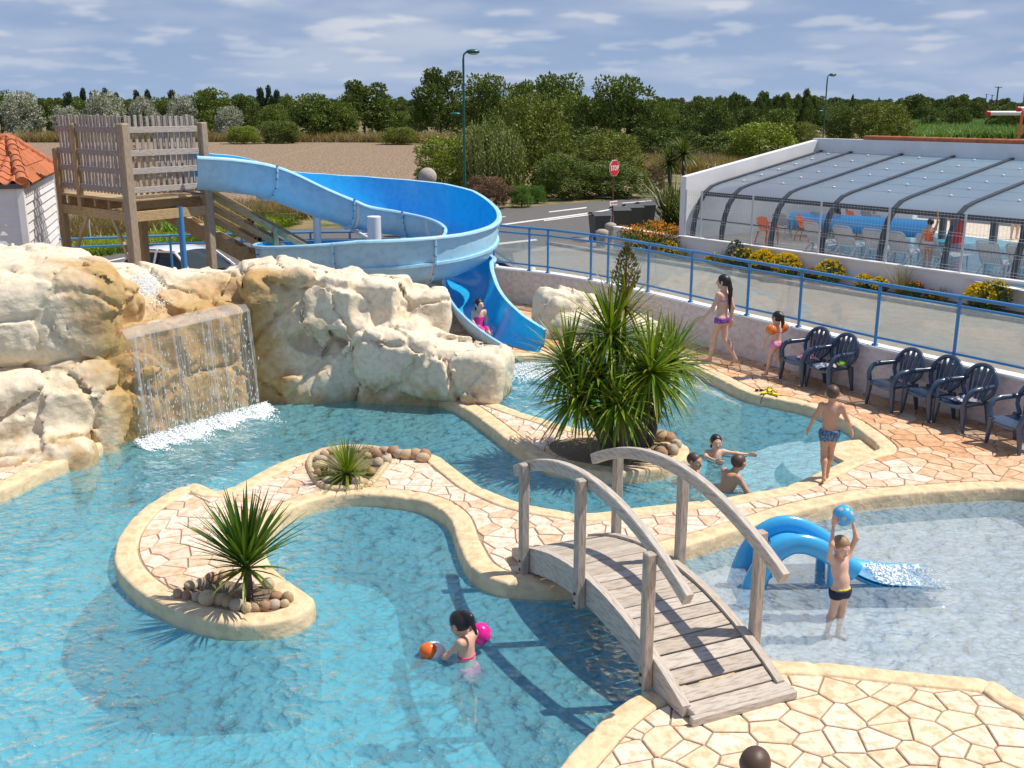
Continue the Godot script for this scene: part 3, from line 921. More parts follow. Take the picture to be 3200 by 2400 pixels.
func rocks() -> void:
	for f in [[facet, 1.05, 81, FastNoiseLite.RETURN_CELL_VALUE], [crack, 0.9, 82, FastNoiseLite.RETURN_DISTANCE2_SUB], [pit, 2.4, 83, FastNoiseLite.RETURN_DISTANCE]]:
		var n: FastNoiseLite = f[0]
		n.noise_type = FastNoiseLite.TYPE_CELLULAR
		n.frequency = f[1]
		n.seed = f[2]
		n.fractal_type = FastNoiseLite.FRACTAL_NONE
		n.cellular_return_type = f[3]
		n.cellular_jitter = 1.0
		if f[0] != pit:
			n.domain_warp_enabled = true
			n.domain_warp_amplitude = 0.16
			n.domain_warp_frequency = 1.0
	chip.noise_type = FastNoiseLite.TYPE_SIMPLEX_SMOOTH
	chip.frequency = 2.2
	chip.fractal_octaves = 4
	chip.fractal_type = FastNoiseLite.FRACTAL_RIDGED
	var t := thing("waterfall_rock", "long artificial cream rock formation with ochre-stained waterfall behind the pool", "rock")
	part("overhanging_boulder", rock_mesh([rb(-7.0, 1.68, -14.7, 1.25, 0.68, 1.15, 24, -4, 0.38), rb(-7.7, 1.75, -15.6, 1.2, 0.62, 0.9, 0, 0, 0.3), rb(-6.25, 1.5, -15.6, 0.55, 0.5, 0.6, 30, -20, 0.3)], 0.04, 0.5, true), M.rock, t)
	part("rock_base", rock_mesh([rb(-7.0, 0.25, -14.2, 1.2, 0.8, 1.0, 32, 0, 0.3), rb(-6.1, 0.35, -14.75, 0.75, 0.75, 0.85, 36, -6, 0.25), rb(-6.35, -0.3, -13.45, 0.5, 0.45, 0.6, 30, 0, 0.2), rb(-7.2, -0.25, -13.0, 0.7, 0.35, 0.55, 20, 0, 0.15)], 0.04, 0.8, true), M.rock, t)
	part("fall_wall", rock_mesh([rb(-5.38, 0.3, -15.5, 1.45, 1.08, 0.55, 54.3, 0, 0.08), rb(-5.95, 1.0, -16.3, 1.2, 0.6, 0.75, 50, 0, 0.25), rb(-6.2, 1.3, -17.2, 1.5, 0.6, 0.6, 30, -12, 0.3), rb(-4.5, 1.45, -17.3, 0.9, 0.42, 0.5, 10, 8, 0.25), rb(-5.55, 1.6, -15.3, 0.6, 0.3, 0.3, 54, 0, 0.1, true)], 0.042, 0.8, true), M.rock, t)
	part("block_wall", rock_mesh([rb(-3.75, 1.35, -16.75, 0.5, 0.62, 0.55, 10, 4, 0.12), rb(-2.95, 1.4, -16.85, 0.42, 0.5, 0.5, -4, -3, 0.1), rb(-2.25, 1.2, -17.0, 0.45, 0.55, 0.5, -8, -4, 0.1), rb(-1.55, 0.95, -17.3, 0.42, 0.55, 0.45, 8, -6, 0.12), rb(-3.3, 0.35, -16.8, 1.0, 0.85, 0.55, 6, 0, 0.2), rb(-2.2, 0.35, -16.95, 0.8, 0.75, 0.55, -6, 0, 0.2), rb(-3.35, -0.2, -16.45, 0.5, 0.6, 0.32, 10, 0, 0.2), rb(-2.98, 0.86, -16.15, 0.55, 0.26, 0.55, 0, 0, 0.1, true)], 0.036, 0.7, true), M.rock, t)
	part("low_boulder", rock_mesh([rb(-1.85, 0.55, -16.5, 0.62, 0.45, 0.5, -14, -8, 0.2), rb(-0.75, 0.4, -16.15, 0.66, 0.42, 0.5, -8, -7, 0.18), rb(-1.6, -0.3, -16.5, 0.95, 0.5, 0.42, -6, 0, 0.15), rb(-0.7, -0.2, -16.3, 0.4, 0.4, 0.35, 0, 0, 0.2)], 0.036, 0.7, true), M.rock, t)
	for b in [[[rb(1.05, 0.3, -21.0, 0.66, 0.52, 0.5, 20, -14, 0.3), rb(1.3, 0.1, -20.6, 0.4, 0.35, 0.45, 0, 0, 0.25)], "large cream boulder beside the end of the blue water slide"], [[rb(1.75, 0.12, -20.3, 0.36, 0.34, 0.4, 30, 0, 0.22)], "small cream boulder between large boulder and tall palm"], [[rb(2.3, 0.15, -18.9, 0.34, 0.5, 0.4, 10, -20, 0.25)], "pointed cream boulder half hidden behind the tall palm"]]:
		tag(part("boulder", rock_mesh(b[0], 0.05, 0.8), M.rock, self), b[1], "boulder", "boulders by the slide end")

func pool_wall_and_fence() -> void:
	# curved rendered wall with a pale ledge, the blue railing and its glass stand on the ledge
	var w := Geo.new()
	var led := Geo.new()
	var rows := []
	var rows2 := []
	var n := wall_line.size()
	for k in n:
		var t := (wall_line[mini(k + 1, n - 1)] - wall_line[maxi(k - 1, 0)]).normalized()
		var nor := Vector2(-t.y, t.x)  # towards the street
		if nor.dot(Vector2(1, -0.3)) < 0: nor = -nor
		var row := []
		for q in [[0.0, -0.7], [0.0, 0.74], [0.22, 0.74], [0.22, -0.7]]:
			var s: Vector2 = wall_line[k] + nor * q[0]
			row.append(Vector3(s.x, q[1], s.y))
		rows.append(row)
		row = []
		for q in [[-0.025, 0.735], [-0.025, 0.768], [0.245, 0.772], [0.245, 0.735]]:
			var s: Vector2 = wall_line[k] + nor * q[0]
			row.append(Vector3(s.x, q[1], s.y))
		rows2.append(row)
	for set in [[w, rows], [led, rows2]]:
		for k in n - 1:
			var a: Array = set[1][k]; var b: Array = set[1][k + 1]
			for i in 3: set[0].face([a[i], b[i], b[i + 1], a[i + 1]])
	var wall := thing("pool_wall", "low curved lilac-grey rendered wall with pale ledge along the pool deck", "wall")
	part("wall_body", w.mesh(false), M.wall_render, wall)
	part("ledge", led.mesh(false), M.white_paint, wall)
	# posts where the photograph shows them, from the slide to the right edge
	var fence := thing("glass_fence", "blue tubular railing with clear glass panels on the pool wall", "fence")
	var posts := []
	var marks := pv([-0.665, -24.737, 0.352, -24.189, 0.718, -23.899, 1.61, -22.761, 1.893, -22.334, 2.551, -21.293, 3.338, -19.996, 4.122, -18.812, 4.865, -17.54, 5.657, -16.305, 6.348, -15.084, 7.086, -13.921, 7.635, -12.665])
	for m in marks:
		var best := 0
		for k in n:
			if wall_line[k].distance_squared_to(m) < wall_line[best].distance_squared_to(m): best = k
		var t := (wall_line[mini(best + 1, n - 1)] - wall_line[maxi(best - 1, 0)]).normalized()
		var nor := Vector2(-t.y, t.x)
		if nor.dot(Vector2(1, -0.3)) < 0: nor = -nor
		posts.append(wall_line[best] + nor * 0.1)
	var tops := {}
	for y in [1.76, 1.62, 0.9]: tops[y] = []
	for k in posts.size():
		var p: Vector2 = posts[k]
		var g := Geo.new()
		g.lathe([Vector2(0.0, 0.772), Vector2(0.055, 0.772), Vector2(0.055, 0.79), Vector2(0.028, 0.8), Vector2(0.028, 1.73), Vector2(0, 1.73)], 10, Transform3D(Basis(), Vector3(p.x, 0, p.y)))
		part("post", g.mesh(), M.rail_blue, fence)
		if k:
			var q: Vector2 = posts[k - 1]
			for y in tops:
				var r := Geo.new()
				r.tube([Vector3(q.x, y, q.y), Vector3(p.x, y, p.y)], 0.03 if y > 1.7 else 0.022, 8)
				part("rail", r.mesh(), M.rail_blue, fence)
			var gl := Geo.new()
			var a := q.move_toward(p, 0.05); var b := p.move_toward(q, 0.05)
			gl.bar(Vector3(a.x, 1.26, a.y), Vector3(b.x, 1.26, b.y), 0.008, 0.68)
			part("glass_panel", gl.mesh(false), M.glass, fence)
	# plain railing carrying on behind the slide and the tower
	var back := thing("street_railing", "plain blue street railing seen behind the slide and the tower", "railing")
	var line := pv([-14, -24.6, -11.2, -25.4, -8.6, -26.2, -6.9, -26.6, -5.2, -26.9, -4.2, -27.0, -2.9, -27.0, -1.8, -26.6, -0.9, -25.6])
	for k in line.size():
		var g := Geo.new()
		g.tube([Vector3(line[k].x, GROUND, line[k].y), Vector3(line[k].x, 1.33, line[k].y)], 0.03, 8)
		part("post", g.mesh(), M.rail_blue, back)
		if k:
			for y in [1.34, 1.14]:
				var r := Geo.new()
				r.tube([Vector3(line[k - 1].x, y, line[k - 1].y), Vector3(line[k].x, y, line[k].y)], 0.03, 8)
				part("rail", r.mesh(), M.rail_blue, back)

func plank(called: String, parent: Node3D, a: Vector3, b: Vector3, w: float, h: float, m: Material, up := Vector3.UP, bevel := 0.006) -> MeshInstance3D:
	# a timber from a to b whose own x axis is its length, so that the grain follows it
	var x := (b - a).normalized()
	var z := x.cross(up).normalized() if absf(x.dot(up)) < 0.99 else Vector3.BACK
	var g := Geo.new()
	g.box(Transform3D(), Vector3(a.distance_to(b), h, w), bevel)
	return part(called, g.mesh(false), m, parent, Transform3D(Basis(x, z.cross(x), z), (a + b) / 2))

func footbridge() -> void:
	var c := Vector3(1.08, 0, -8.63)
	var ax := Vector3(-0.405, 0, -0.914)  # towards the far end
	var sd := Vector3(0.914, 0, -0.405)   # towards the right
	var t := thing("footbridge", "weathered grey timber arched footbridge with handrails over the pool", "bridge", c)
	var up := Vector3.UP
	var L := 1.6
	var deck := func(s: float) -> float: return 0.44 - 0.37 * s * s / (L * L)
	for side in [-1.0, 1.0]:
		# stringer: an arched board on edge, in one piece
		var g := Geo.new()
		var rows := []
		for k in 25:
			var s: float = lerpf(-L, L, k / 24.0)
			var y: float = deck.call(s)
			var hh := 0.23
			var row := []
			var lo := maxf(y - hh, 0.012)
			for q in [[-0.035, lo], [0.035, lo], [0.035, y + 0.03], [-0.035, y + 0.03]]: row.append(ax * s + sd * (side * 0.44 + q[0]) + up * q[1])
			rows.append(row)
		for k in 24:
			for i in 4: g.face([rows[k][i], rows[k][(i + 1) % 4], rows[k + 1][(i + 1) % 4], rows[k + 1][i]])
		g.face([rows[0][3], rows[0][2], rows[0][1], rows[0][0]]); g.face(rows[24])
		var gx := Geo.new()
		gx.v = g.v; gx.ix = g.ix
		var turn := Basis(ax, up, ax.cross(up))
		for k in gx.v.size(): gx.v[k] = turn.inverse() * gx.v[k]
		part("stringer", gx.mesh(false), M.timber2 if side < 0 else M.timber0, t, Transform3D(turn, Vector3.ZERO))
		# handrail, curved
		var rl := Geo.new()
		var top := func(s: float) -> float: return 1.36 - 0.4 * s * s / (1.55 * 1.55)
		rows = []
		for k in 29:
			var s := lerpf(-1.55, 1.55, k / 28.0)
			var y: float = top.call(s)
			var dn := Vector3(-1, 0, 0) * 0
			var slope := -0.8 * s / (1.55 * 1.55)
			var nr := Vector3(-slope, 1, 0).normalized()
			var row := []
			for q in [[-0.03, -0.055], [0.03, -0.055], [0.038, -0.045], [0.038, 0.045], [0.03, 0.055], [-0.03, 0.055], [-0.038, 0.045], [-0.038, -0.045]]: row.append(Vector3(s, y, 0) + nr * q[1] + Vector3(0, 0, q[0]) + dn)
			rows.append(row)
		for k in 28:
			for i in 8: rl.face([rows[k][i], rows[k][(i + 1) % 8], rows[k + 1][(i + 1) % 8], rows[k + 1][i]])
		var r0: Array = rows[0]; r0.reverse()
		rl.face(r0); rl.face(rows[28])
		var inward := 0.0
		part("handrail", rl.mesh(false), M.timber2, t, Transform3D(Basis(ax, up, ax.cross(up)), sd * (side * 0.44 + inward)))
		for s in [-1.13, 0.02, 1.2]:
			var y0: float = maxf(deck.call(s) - 0.26, 0.0)
			var y1: float = top.call(s) + 0.03
			var base: Vector3 = ax * s + sd * side * 0.522
			var p := plank("post", t, base + up * y0, base + up * y1, 0.085, 0.085, M["timber%d" % (1 if s > 1 else 3)], ax, 0.009)
			if side < 0:
				for dy in [0.05, 0.14]:
					var b := Geo.new()
					b.lathe([Vector2(0.016, 0), Vector2(0.014, 0.01), Vector2(0, 0.013)], 8)
					part("bolt", b.mesh(), M.bolt, t, Transform3D(Basis(up, -sd, up.cross(-sd)), base - sd * 0.043 + up * (y0 + dy)))
		# cross bearer ends under the deck
	for s in [-0.55, 0.6]: plank("bearer", t, ax * s - sd * 0.42 + up * (deck.call(s) - 0.09), ax * s + sd * 0.56 + up * (deck.call(s) - 0.09), 0.07, 0.07, M.timber1)
	var pos := -1.48
	var k := 0
	while pos < 1.5:
		var y: float = deck.call(pos) - 0.012
		var slope := -0.74 * pos / (L * L)
		var nr := (up - ax * slope).normalized()
		var jig := rng.randf_range(-0.003, 0.003)
		plank("deck_plank", t, ax * pos - sd * 0.4 + up * (y + jig), ax * pos + sd * 0.4 + up * (y + jig), 0.138, 0.028, M["timber%d" % (k * 7 % 4)], nr, 0.004)
		pos += 0.146
		k += 1
	# bottom step and its edge board at the near end
	plank("bottom_board", t, ax * -1.62 - sd * 0.43 + up * 0.05, ax * -1.62 + sd * 0.5 + up * 0.05, 0.15, 0.06, M.timber2)
	plank("toe_board", t, ax * -1.71 - sd * 0.47 + up * 0.035, ax * -1.71 + sd * 0.5 + up * 0.035, 0.05, 0.07, M.timber2)

func slide_tower() -> void:
	var N := Vector3(-7.6, 0, -20.9); var R := Vector3(-6.5, 0, -22.45); var L := Vector3(-9.75, 0, -22.8); var B := Vector3(-8.65, 0, -24.35)
	var t := thing("slide_tower", "weathered wooden slide tower with picket balustrade on tall posts", "tower")
	var U := Vector3.UP
	var fl := 2.66
	for p in [[N, 4.16, 0.19], [R, 4.16, 0.17], [L, 3.62, 0.15], [B, 3.6, 0.15], [N.lerp(L, 0.72) + Vector3(0.05, 0, 0.06), 4.14, 0.12]]:
		var foot: float = -0.2 if p[2] > 0.12 else fl - 0.3
		plank("post", t, p[0] + U * foot, p[0] + U * p[1], p[2], p[2], M.pine2 if p[2] > 0.16 else M.pine1, (R - N).normalized(), 0.02)
	plank("post", t, N.lerp(R, 0.55).lerp(L.lerp(B, 0.5), 0.45) - U * 0.2, N.lerp(R, 0.55).lerp(L.lerp(B, 0.5), 0.45) + U * (fl - 0.1), 0.16, 0.16, M.pine1, (R - N).normalized())
	for e in [[N, R], [N, L], [L, B], [R, B]]: plank("beam", t, e[0] + U * (fl - 0.32), e[1] + U * (fl - 0.32), 0.07, 0.2, M.pine0)
	for k in 5:
		var f := (k + 0.5) / 5.0
		plank("joist", t, N.lerp(L, f) + U * (fl - 0.12), R.lerp(B, f) + U * (fl - 0.12), 0.06, 0.16, M.pine1)
	for k in 19:
		var f := (k + 0.5) / 19.0
		plank("floor_board", t, N.lerp(R, -0.04).lerp(L.lerp(B, -0.04), f) + U * fl, N.lerp(R, 1.04).lerp(L.lerp(B, 1.04), f) + U * fl, 0.145, 0.04, M["pine%d" % (k % 4)])
	plank("brace", t, N.lerp(L, 0.25) + U * (fl - 0.4), N.lerp(L, 0.03) + U * 1.3, 0.06, 0.09, M.pine3)
	plank("brace", t, N.lerp(L, 0.62) + U * (fl - 0.4), N.lerp(L, 0.97) + U * 1.1, 0.06, 0.09, M.pine3)
	# balustrades: rails outside, pickets inside
	var cen := (N + R + L + B) / 4
	for e in [[N, R, 0.06, 0.93, 12, M.grey_timber1], [N, L, 0.04, 0.98, 19, M.grey_timber2], [L, B, 0.05, 0.95, 10, M.grey_timber2], [B, R, 0.35, 0.9, 7, M.grey_timber0]]:
		var inn: Vector3 = (cen - (e[0] + e[1]) / 2).normalized()
		for y in [4.03, 3.58, 3.23, 2.86]:
			if e[0] == B and y > 4: continue
			plank("rail", t, e[0].lerp(e[1], e[2]) + U * y, e[0].lerp(e[1], e[3]) + U * y, 0.035, 0.12, e[5])
		for k in e[4]:
			var p: Vector3 = e[0].lerp(e[1], lerpf(e[2], e[3], (k + 0.5) / e[4])) + inn * 0.05
			var top := 4.3 + rng.randf_range(-0.02, 0.02)
			plank("picket", t, p + U * 2.76, p + U * top, 0.07, 0.022, M["grey_timber%d" % rng.randi_range(0, 2)], inn)
	# blue steel prop
	var pr := Geo.new()
	var q := N.lerp(R, 0.62)
	pr.tube([Vector3(q.x, -0.1, q.z), Vector3(q.x, fl - 0.2, q.z)], 0.065, 10)
	part("steel_prop", pr.mesh(), M.rail_blue, t)
	# stairs down towards the right
	var s := thing("tower_stairs", "wooden stairs with board handrails running down from the slide tower", "stairs")
	var a := Vector3(-8.3, fl, -23.2); var b := Vector3(-4.0, -0.1, -24.4)
	var dir := b - a
	var across := dir.cross(U).normalized()
	for side in [-0.5, 0.5]:
		plank("stringer", s, a + across * side - U * 0.05, b + across * side - U * 0.05, 0.06, 0.28, M.pine0)
		for y in [0.4, 0.66, 0.95]: plank("handrail", s, a + across * side + U * y, b + across * side + U * y, 0.04, 0.13, M["pine%d" % (3 if y > 0.9 else 0)])
		for f in [0.06, 0.36, 0.66, 0.96]: plank("post", s, a.lerp(b, f) + across * side * 1.1 - U * 0.25, a.lerp(b, f) + across * side * 1.1 + U * 1.0, 0.1, 0.1, M.pine3, across)
	for k in 15:
		var p := a.lerp(b, (k + 0.5) / 15.0) + U * 0.03
		plank("tread", s, p - across * 0.47, p + across * 0.47, 0.24, 0.04, M["pine%d" % (k % 4)])

func water_slide() -> void:
	var t := thing("water_slide", "big light blue spiral water slide of bolted half-pipe sections", "slide")
	# stations along the bottom of the chute: position, outer wall height, inner wall height
	var st := [[Vector3(-6.75, 2.78, -22.45), 0.75, 0.7], [Vector3(-6.2, 2.72, -22.75), 0.75, 0.7], [Vector3(-5.5, 2.55, -23.35), 0.8, 0.68], [Vector3(-4.75, 2.12, -24.15), 0.9, 0.66], [Vector3(-4.1, 1.82, -24.68), 1.1, 0.64]]
	var c := Vector3(-2.95, 0, -23.0)
	for q in [[-15, 1.62, 1.22, 0.63], [10, 1.5, 1.25, 0.62], [30, 1.43, 1.25, 0.62], [50, 1.36, 1.2, 0.62], [70, 1.28, 1.05, 0.62], [90, 1.2, 0.95, 0.62], [110, 1.12, 0.93, 0.62], [135, 1.04, 0.95, 0.62], [160, 0.97, 1.0, 0.62], [180, 0.92, 1.03, 0.6], [205, 0.85, 0.98, 0.58], [230, 0.79, 0.92, 0.56], [255, 0.73, 0.88, 0.55], [280, 0.67, 0.85, 0.55], [305, 0.6, 0.8, 0.55], [330, 0.54, 0.8, 0.55], [355, 0.48, 0.8, 0.55], [380, 0.42, 0.8, 0.55], [405, 0.36, 0.8, 0.55], [430, 0.3, 0.85, 0.55]]:
		var a := deg_to_rad(q[0])
		st.append([c + Vector3(sin(a) * 2.05, q[1], -cos(a) * 2.05), q[2], q[3]])
	for q in [[-0.98, 0.24, -22.3, 1.0, 0.5], [-0.85, 0.14, -21.4, 0.95, 0.45], [-0.62, 0.02, -20.45, 0.82, 0.5], [-0.18, -0.08, -19.55, 0.66, 0.42], [0.26, -0.13, -18.9, 0.55, 0.32]]: st.append([Vector3(q[0], q[1], q[2]), q[3], q[4]])
	# resample smoothly
	var ps := []
	for k in st.size() - 1:
		for j in 4:
			var f := j / 4.0
			var p0: Vector3 = st[maxi(k - 1, 0)][0]; var p3: Vector3 = st[mini(k + 2, st.size() - 1)][0]
			ps.append([st[k][0].cubic_interpolate(st[k + 1][0], p0, p3, f), lerpf(st[k][1], st[k + 1][1], f), lerpf(st[k][2], st[k + 1][2], f)])
	ps.append(st[-1])
	var sect := func(k: int, grow: float, lip: bool) -> Array:
		var d: Vector3 = ps[mini(k + 1, ps.size() - 1)][0] - ps[maxi(k - 1, 0)][0]
		d.y *= 0.3
		d = d.normalized()
		var r := d.cross(Vector3.UP).normalized()
		var o: Vector3 = ps[k][0]
		var ho: float = ps[k][1]; var hi: float = ps[k][2]
		var row := []
		var pts := [[-0.57, ho], [-0.565, ho * 0.8], [-0.55, ho * 0.6], [-0.52, ho * 0.42], [-0.46, 0.24], [-0.36, 0.12], [-0.2, 0.03], [0.0, 0.0], [0.2, 0.03], [0.35, 0.11], [0.45, 0.23], [0.5, hi * 0.6], [0.52, hi * 0.8], [0.525, hi]]
		if lip: pts = [[-0.68, ho - 0.05], [-0.675, ho - 0.01], [-0.64, ho + 0.015]] + pts + [[0.58, hi + 0.015], [0.61, hi - 0.01], [0.615, hi - 0.05]]
		var narrow := lerpf(1.0, 0.74, smoothstep(0.0, 1.0, (k - ps.size() + 24) / 14.0))
		for q in pts:
			q[0] *= narrow
			var n := Vector2(signf(q[0]) * minf(1.0, absf(q[0]) * 1.8), -clampf(1.0 - q[1] * 3.0, 0.0, 1.0)).normalized()
			row.append(o + r * (q[0] + n.x * grow) + Vector3.UP * (q[1] + n.y * grow))
		return row
	var cuts := [0, 8, 17, 25, 38, 50, 58, 66, 76, 88, 100, ps.size() - 1]
	for j in cuts.size() - 1:
		var outer := Geo.new(); var inner := Geo.new(); var lipg := Geo.new()
		var ro := []; var ri := []; var lo := []; var li := []
		for k in range(cuts[j], cuts[j + 1] + 1):
			var full: Array = sect.call(k, 0.0, true)
			var shell: Array = sect.call(k, 0.035, false)
			ri.append(full.slice(3, full.size() - 3)); ro.append(shell)
			lo.append(full.slice(0, 4)); li.append(full.slice(full.size() - 4))
		outer.grid(ro); inner.grid(ri); lipg.grid(lo); lipg.grid(li)
		var s := part("chute_section", outer.mesh(), M.slide_out, t)
		part("lining", inner.mesh(), M.slide_blue, s)
		part("lip", lipg.mesh(), M.slide_out, s)
		if j > 0:  # bolted flange where two sections meet
			var fl := Geo.new()
			var k: int = cuts[j]
			var d: Vector3 = (ps[k + 1][0] - ps[k - 1][0]).normalized() * 0.018
			var a: Array = sect.call(k, 0.036, false); var b: Array = sect.call(k, 0.105, false)
			var up_rows := [[], [], [], []]
			for i in a.size():
				up_rows[0].append(a[i] - d); up_rows[1].append(b[i] - d); up_rows[2].append(b[i] + d); up_rows[3].append(a[i] + d)
			fl.grid(up_rows)
			var fo := part("flange", fl.mesh(false), M.slide_out, t)
			for i in range(0, a.size(), 1):
				if i in [0, 6, 7, 8]: continue
				var bolt := Geo.new()
				bolt.box(Transform3D(Basis(), a[i].lerp(b[i], 0.6)), Vector3(0.05, 0.03, 0.05), 0.006)
				part("bolt", bolt.mesh(false), M.bolt, fo)
	# horizontal seam rib along the outer wall of the lower turn
	var rib := Geo.new()
	var rows := []
	for k in range(36, 76):
		var a: Array = sect.call(k, 0.03, false); var b: Array = sect.call(k, 0.1, false)
		rows.append([a[3] + Vector3(0, 0.05, 0), b[3] + Vector3(0, 0.045, 0), b[3] - Vector3(0, 0.01, 0), a[3] - Vector3(0, 0.02, 0)])
	rib.grid(rows)
	part("seam_rib", rib.mesh(false), M.slide_out, t)
	# white steel: column in the middle with arms, cradles under the chute
	var col := Geo.new()
	col.lathe([Vector2(0.24, 0), Vector2(0.24, 0.04), Vector2(0.155, 0.05), Vector2(0.155, 2.08), Vector2(0.15, 2.1), Vector2(0, 2.1)], 24, at_turn(Vector3(-3.1, 0, -23.5)))
	var cp := part("column", col.mesh(), M.white_steel, t)
	for k in [18, 30, 38, 50, 60, 72]:
		var arm := Geo.new()
		var target: Vector3 = ps[k][0] - Vector3(0, 0.06, 0)
		arm.tube([Vector3(-3.1, target.y - 0.12, -23.5), target], 0.045, 8)
		part("arm", arm.mesh(), M.white_steel, cp)
		var cradle := Geo.new()
		var a: Array = sect.call(k, 0.037, false); var b: Array = sect.call(k, 0.06, false)
		var d: Vector3 = (ps[k + 1][0] - ps[k - 1][0]).normalized() * 0.045
		var cr := [[], [], []]
		for i in range(2, a.size()):
			cr[0].append(a[i] - d); cr[1].append(b[i]); cr[2].append(a[i] + d)
		cradle.grid(cr)
		part("cradle", cradle.mesh(false), M.white_steel, t)
	for p in [[Vector3(-4.55, 0, -24.4), 2.0], [Vector3(-1.55, 0, -20.7), 0.95], [Vector3(-0.7, 0, -20.6), 0.05], [Vector3(-5.1, 0, -22.4), 0.7]]:
		var leg := Geo.new()
		leg.tube([p[0], p[0] + Vector3(0, p[1], 0)], 0.09, 12)
		part("support_post", leg.mesh(), M.white_steel, t)

func kiosk() -> void:
	var t := thing("kiosk", "white weatherboarded kiosk with orange clay tile roof", "building")
	var C1 := Vector3(-9.55, 0, -20.6)
	var back := Vector3(-0.29, 0, -0.957); var left := Vector3(-0.957, 0, 0.29)
	var ev := 2.98
	var wall := func(a: Vector3, b: Vector3, called: String) -> void:
		var d := (b - a).normalized()
		var n := d.cross(Vector3.UP)
		var y := -0.4
		while y < ev - 0.28:
			var g := Geo.new()
			var h := 0.182
			g.face([a + n * 0.04 + Vector3(0, y, 0), b + n * 0.04 + Vector3(0, y, 0), b + n * 0.008 + Vector3(0, y + h, 0), a + n * 0.008 + Vector3(0, y + h, 0)])
			g.face([a + Vector3(0, y, 0), b + Vector3(0, y, 0), b + n * 0.04 + Vector3(0, y, 0), a + n * 0.04 + Vector3(0, y, 0)])
			part(called, g.mesh(false), M.white_paint, t)
			y += 0.187
		var top := Geo.new()
		top.bar(a + n * 0.01 + Vector3(0, ev - 0.13, 0), b + n * 0.01 + Vector3(0, ev - 0.13, 0), 0.05, 0.26)
		part("frieze_board", top.mesh(false), M.white_paint, t)
	var a := C1 - left * 0.25 + back * 0.0
	a = C1 + left * 0.07 + back * 0.07
	var fl := a + left * 4.0
	var bk := a + back * 5.2
	wall.call(fl, a, "weatherboard")
	wall.call(a, bk, "weatherboard")
	plank("corner_board", t, a + Vector3(0.02, -0.4, 0.02), a + Vector3(0.02, ev - 0.02, 0.02), 0.13, 0.13, M.white_paint, left)
	plank("corner_board", t, bk + Vector3(0, -0.4, 0), bk + Vector3(0, ev - 0.02, 0), 0.08, 0.08, M.white_paint, left)
	# gutter round the eaves
	var C0 := C1 + left * 4.4; var C2 := C1 + back * 5.6
	for e in [[C0, C1], [C1, C2]]: plank("gutter", t, e[0] + Vector3(0, ev, 0), e[1] + Vector3(0, ev, 0), 0.12, 0.1, M.zinc)
	# two tiled planes meeting at a hip
	var R1 := Vector3(-11.1, 3.75, -23.6)
	var R0 := R1 + left * 3.0
	var sheetg := Geo.new()
	var e1 := C1 + Vector3(0, ev + 0.03, 0); var e0 := C0 + Vector3(0, ev + 0.03, 0); var e2 := C2 + Vector3(0, ev + 0.03, 0)
	sheetg.face([e0, e1, R1, R0]); sheetg.face([e1, e2, R1])
	part("roof_deck", sheetg.mesh(false), M.zinc, t)
	var tile := Geo.new()   # an S-shaped clay tile, x across, z down the slope
	var rows := []
	for j in 3:
		var row := []
		for i in 9:
			var u := i / 8.0
			row.append(Vector3((u - 0.5) * 0.31, 0.02 + 0.045 * sin(u * TAU * 1.0 + 0.4) + (0.02 if j == 2 else 0.0), lerpf(0.22, -0.22, j / 2.0) * -1.0))
		rows.append(row)
	tile.grid(rows)
	var low := []
	for p in rows[2]: low.append(p - Vector3(0, 0.016, 0))
	tile.grid([rows[2], low])
	var tm := tile.mesh()
	for pl in [[e0, e1, R1, R0], [e1, e2, R1, R1]]:
		var x: Vector3 = (pl[1] - pl[0]).normalized()
		var nrm: Vector3 = (pl[1] - pl[0]).cross(pl[2] - pl[0]).normalized()
		if nrm.y < 0: nrm = -nrm
		var down := x.cross(nrm).normalized()
		if down.y > 0: down = -down
		var height: float = -(pl[2] - pl[0]).dot(down)
		var poly := PackedVector2Array()
		for p in pl: poly.append(Vector2((p - pl[0]).dot(x), -(p - pl[0]).dot(down)))
		var wide: float = pl[0].distance_to(pl[1])
		for r in int(height / 0.36) + 1:
			for k in int(wide / 0.28) + 1:
				var q := Vector2(0.14 + k * 0.28, 0.14 + r * 0.36)
				if not Geometry2D.is_point_in_polygon(q, poly): continue
				var at: Vector3 = pl[0] + x * q.x - down * q.y + nrm * 0.025
				part("roof_tile", tm, M.terracotta if rng.randf() < 0.7 else M.terracotta2, t, Transform3D(Basis(x, nrm, x.cross(nrm)) if x.cross(nrm).dot(down) > 0 else Basis(-x, nrm, -x.cross(nrm)), at))
	for e in [[R0, R1], [R1, e1], [R1, e2]]:
		var n := int(e[0].distance_to(e[1]) / 0.4)
		for k in n:
			var g := Geo.new()
			var p0: Vector3 = e[0].lerp(e[1], k / float(n)); var p1: Vector3 = e[0].lerp(e[1], (k + 1.12) / n)
			g.tube([p0 + Vector3(0, 0.04, 0), p1 + Vector3(0, 0.05, 0)], [0.1, 0.12], 10)
			part("ridge_tile", g.mesh(), M.terracotta if k % 2 else M.terracotta2, t)

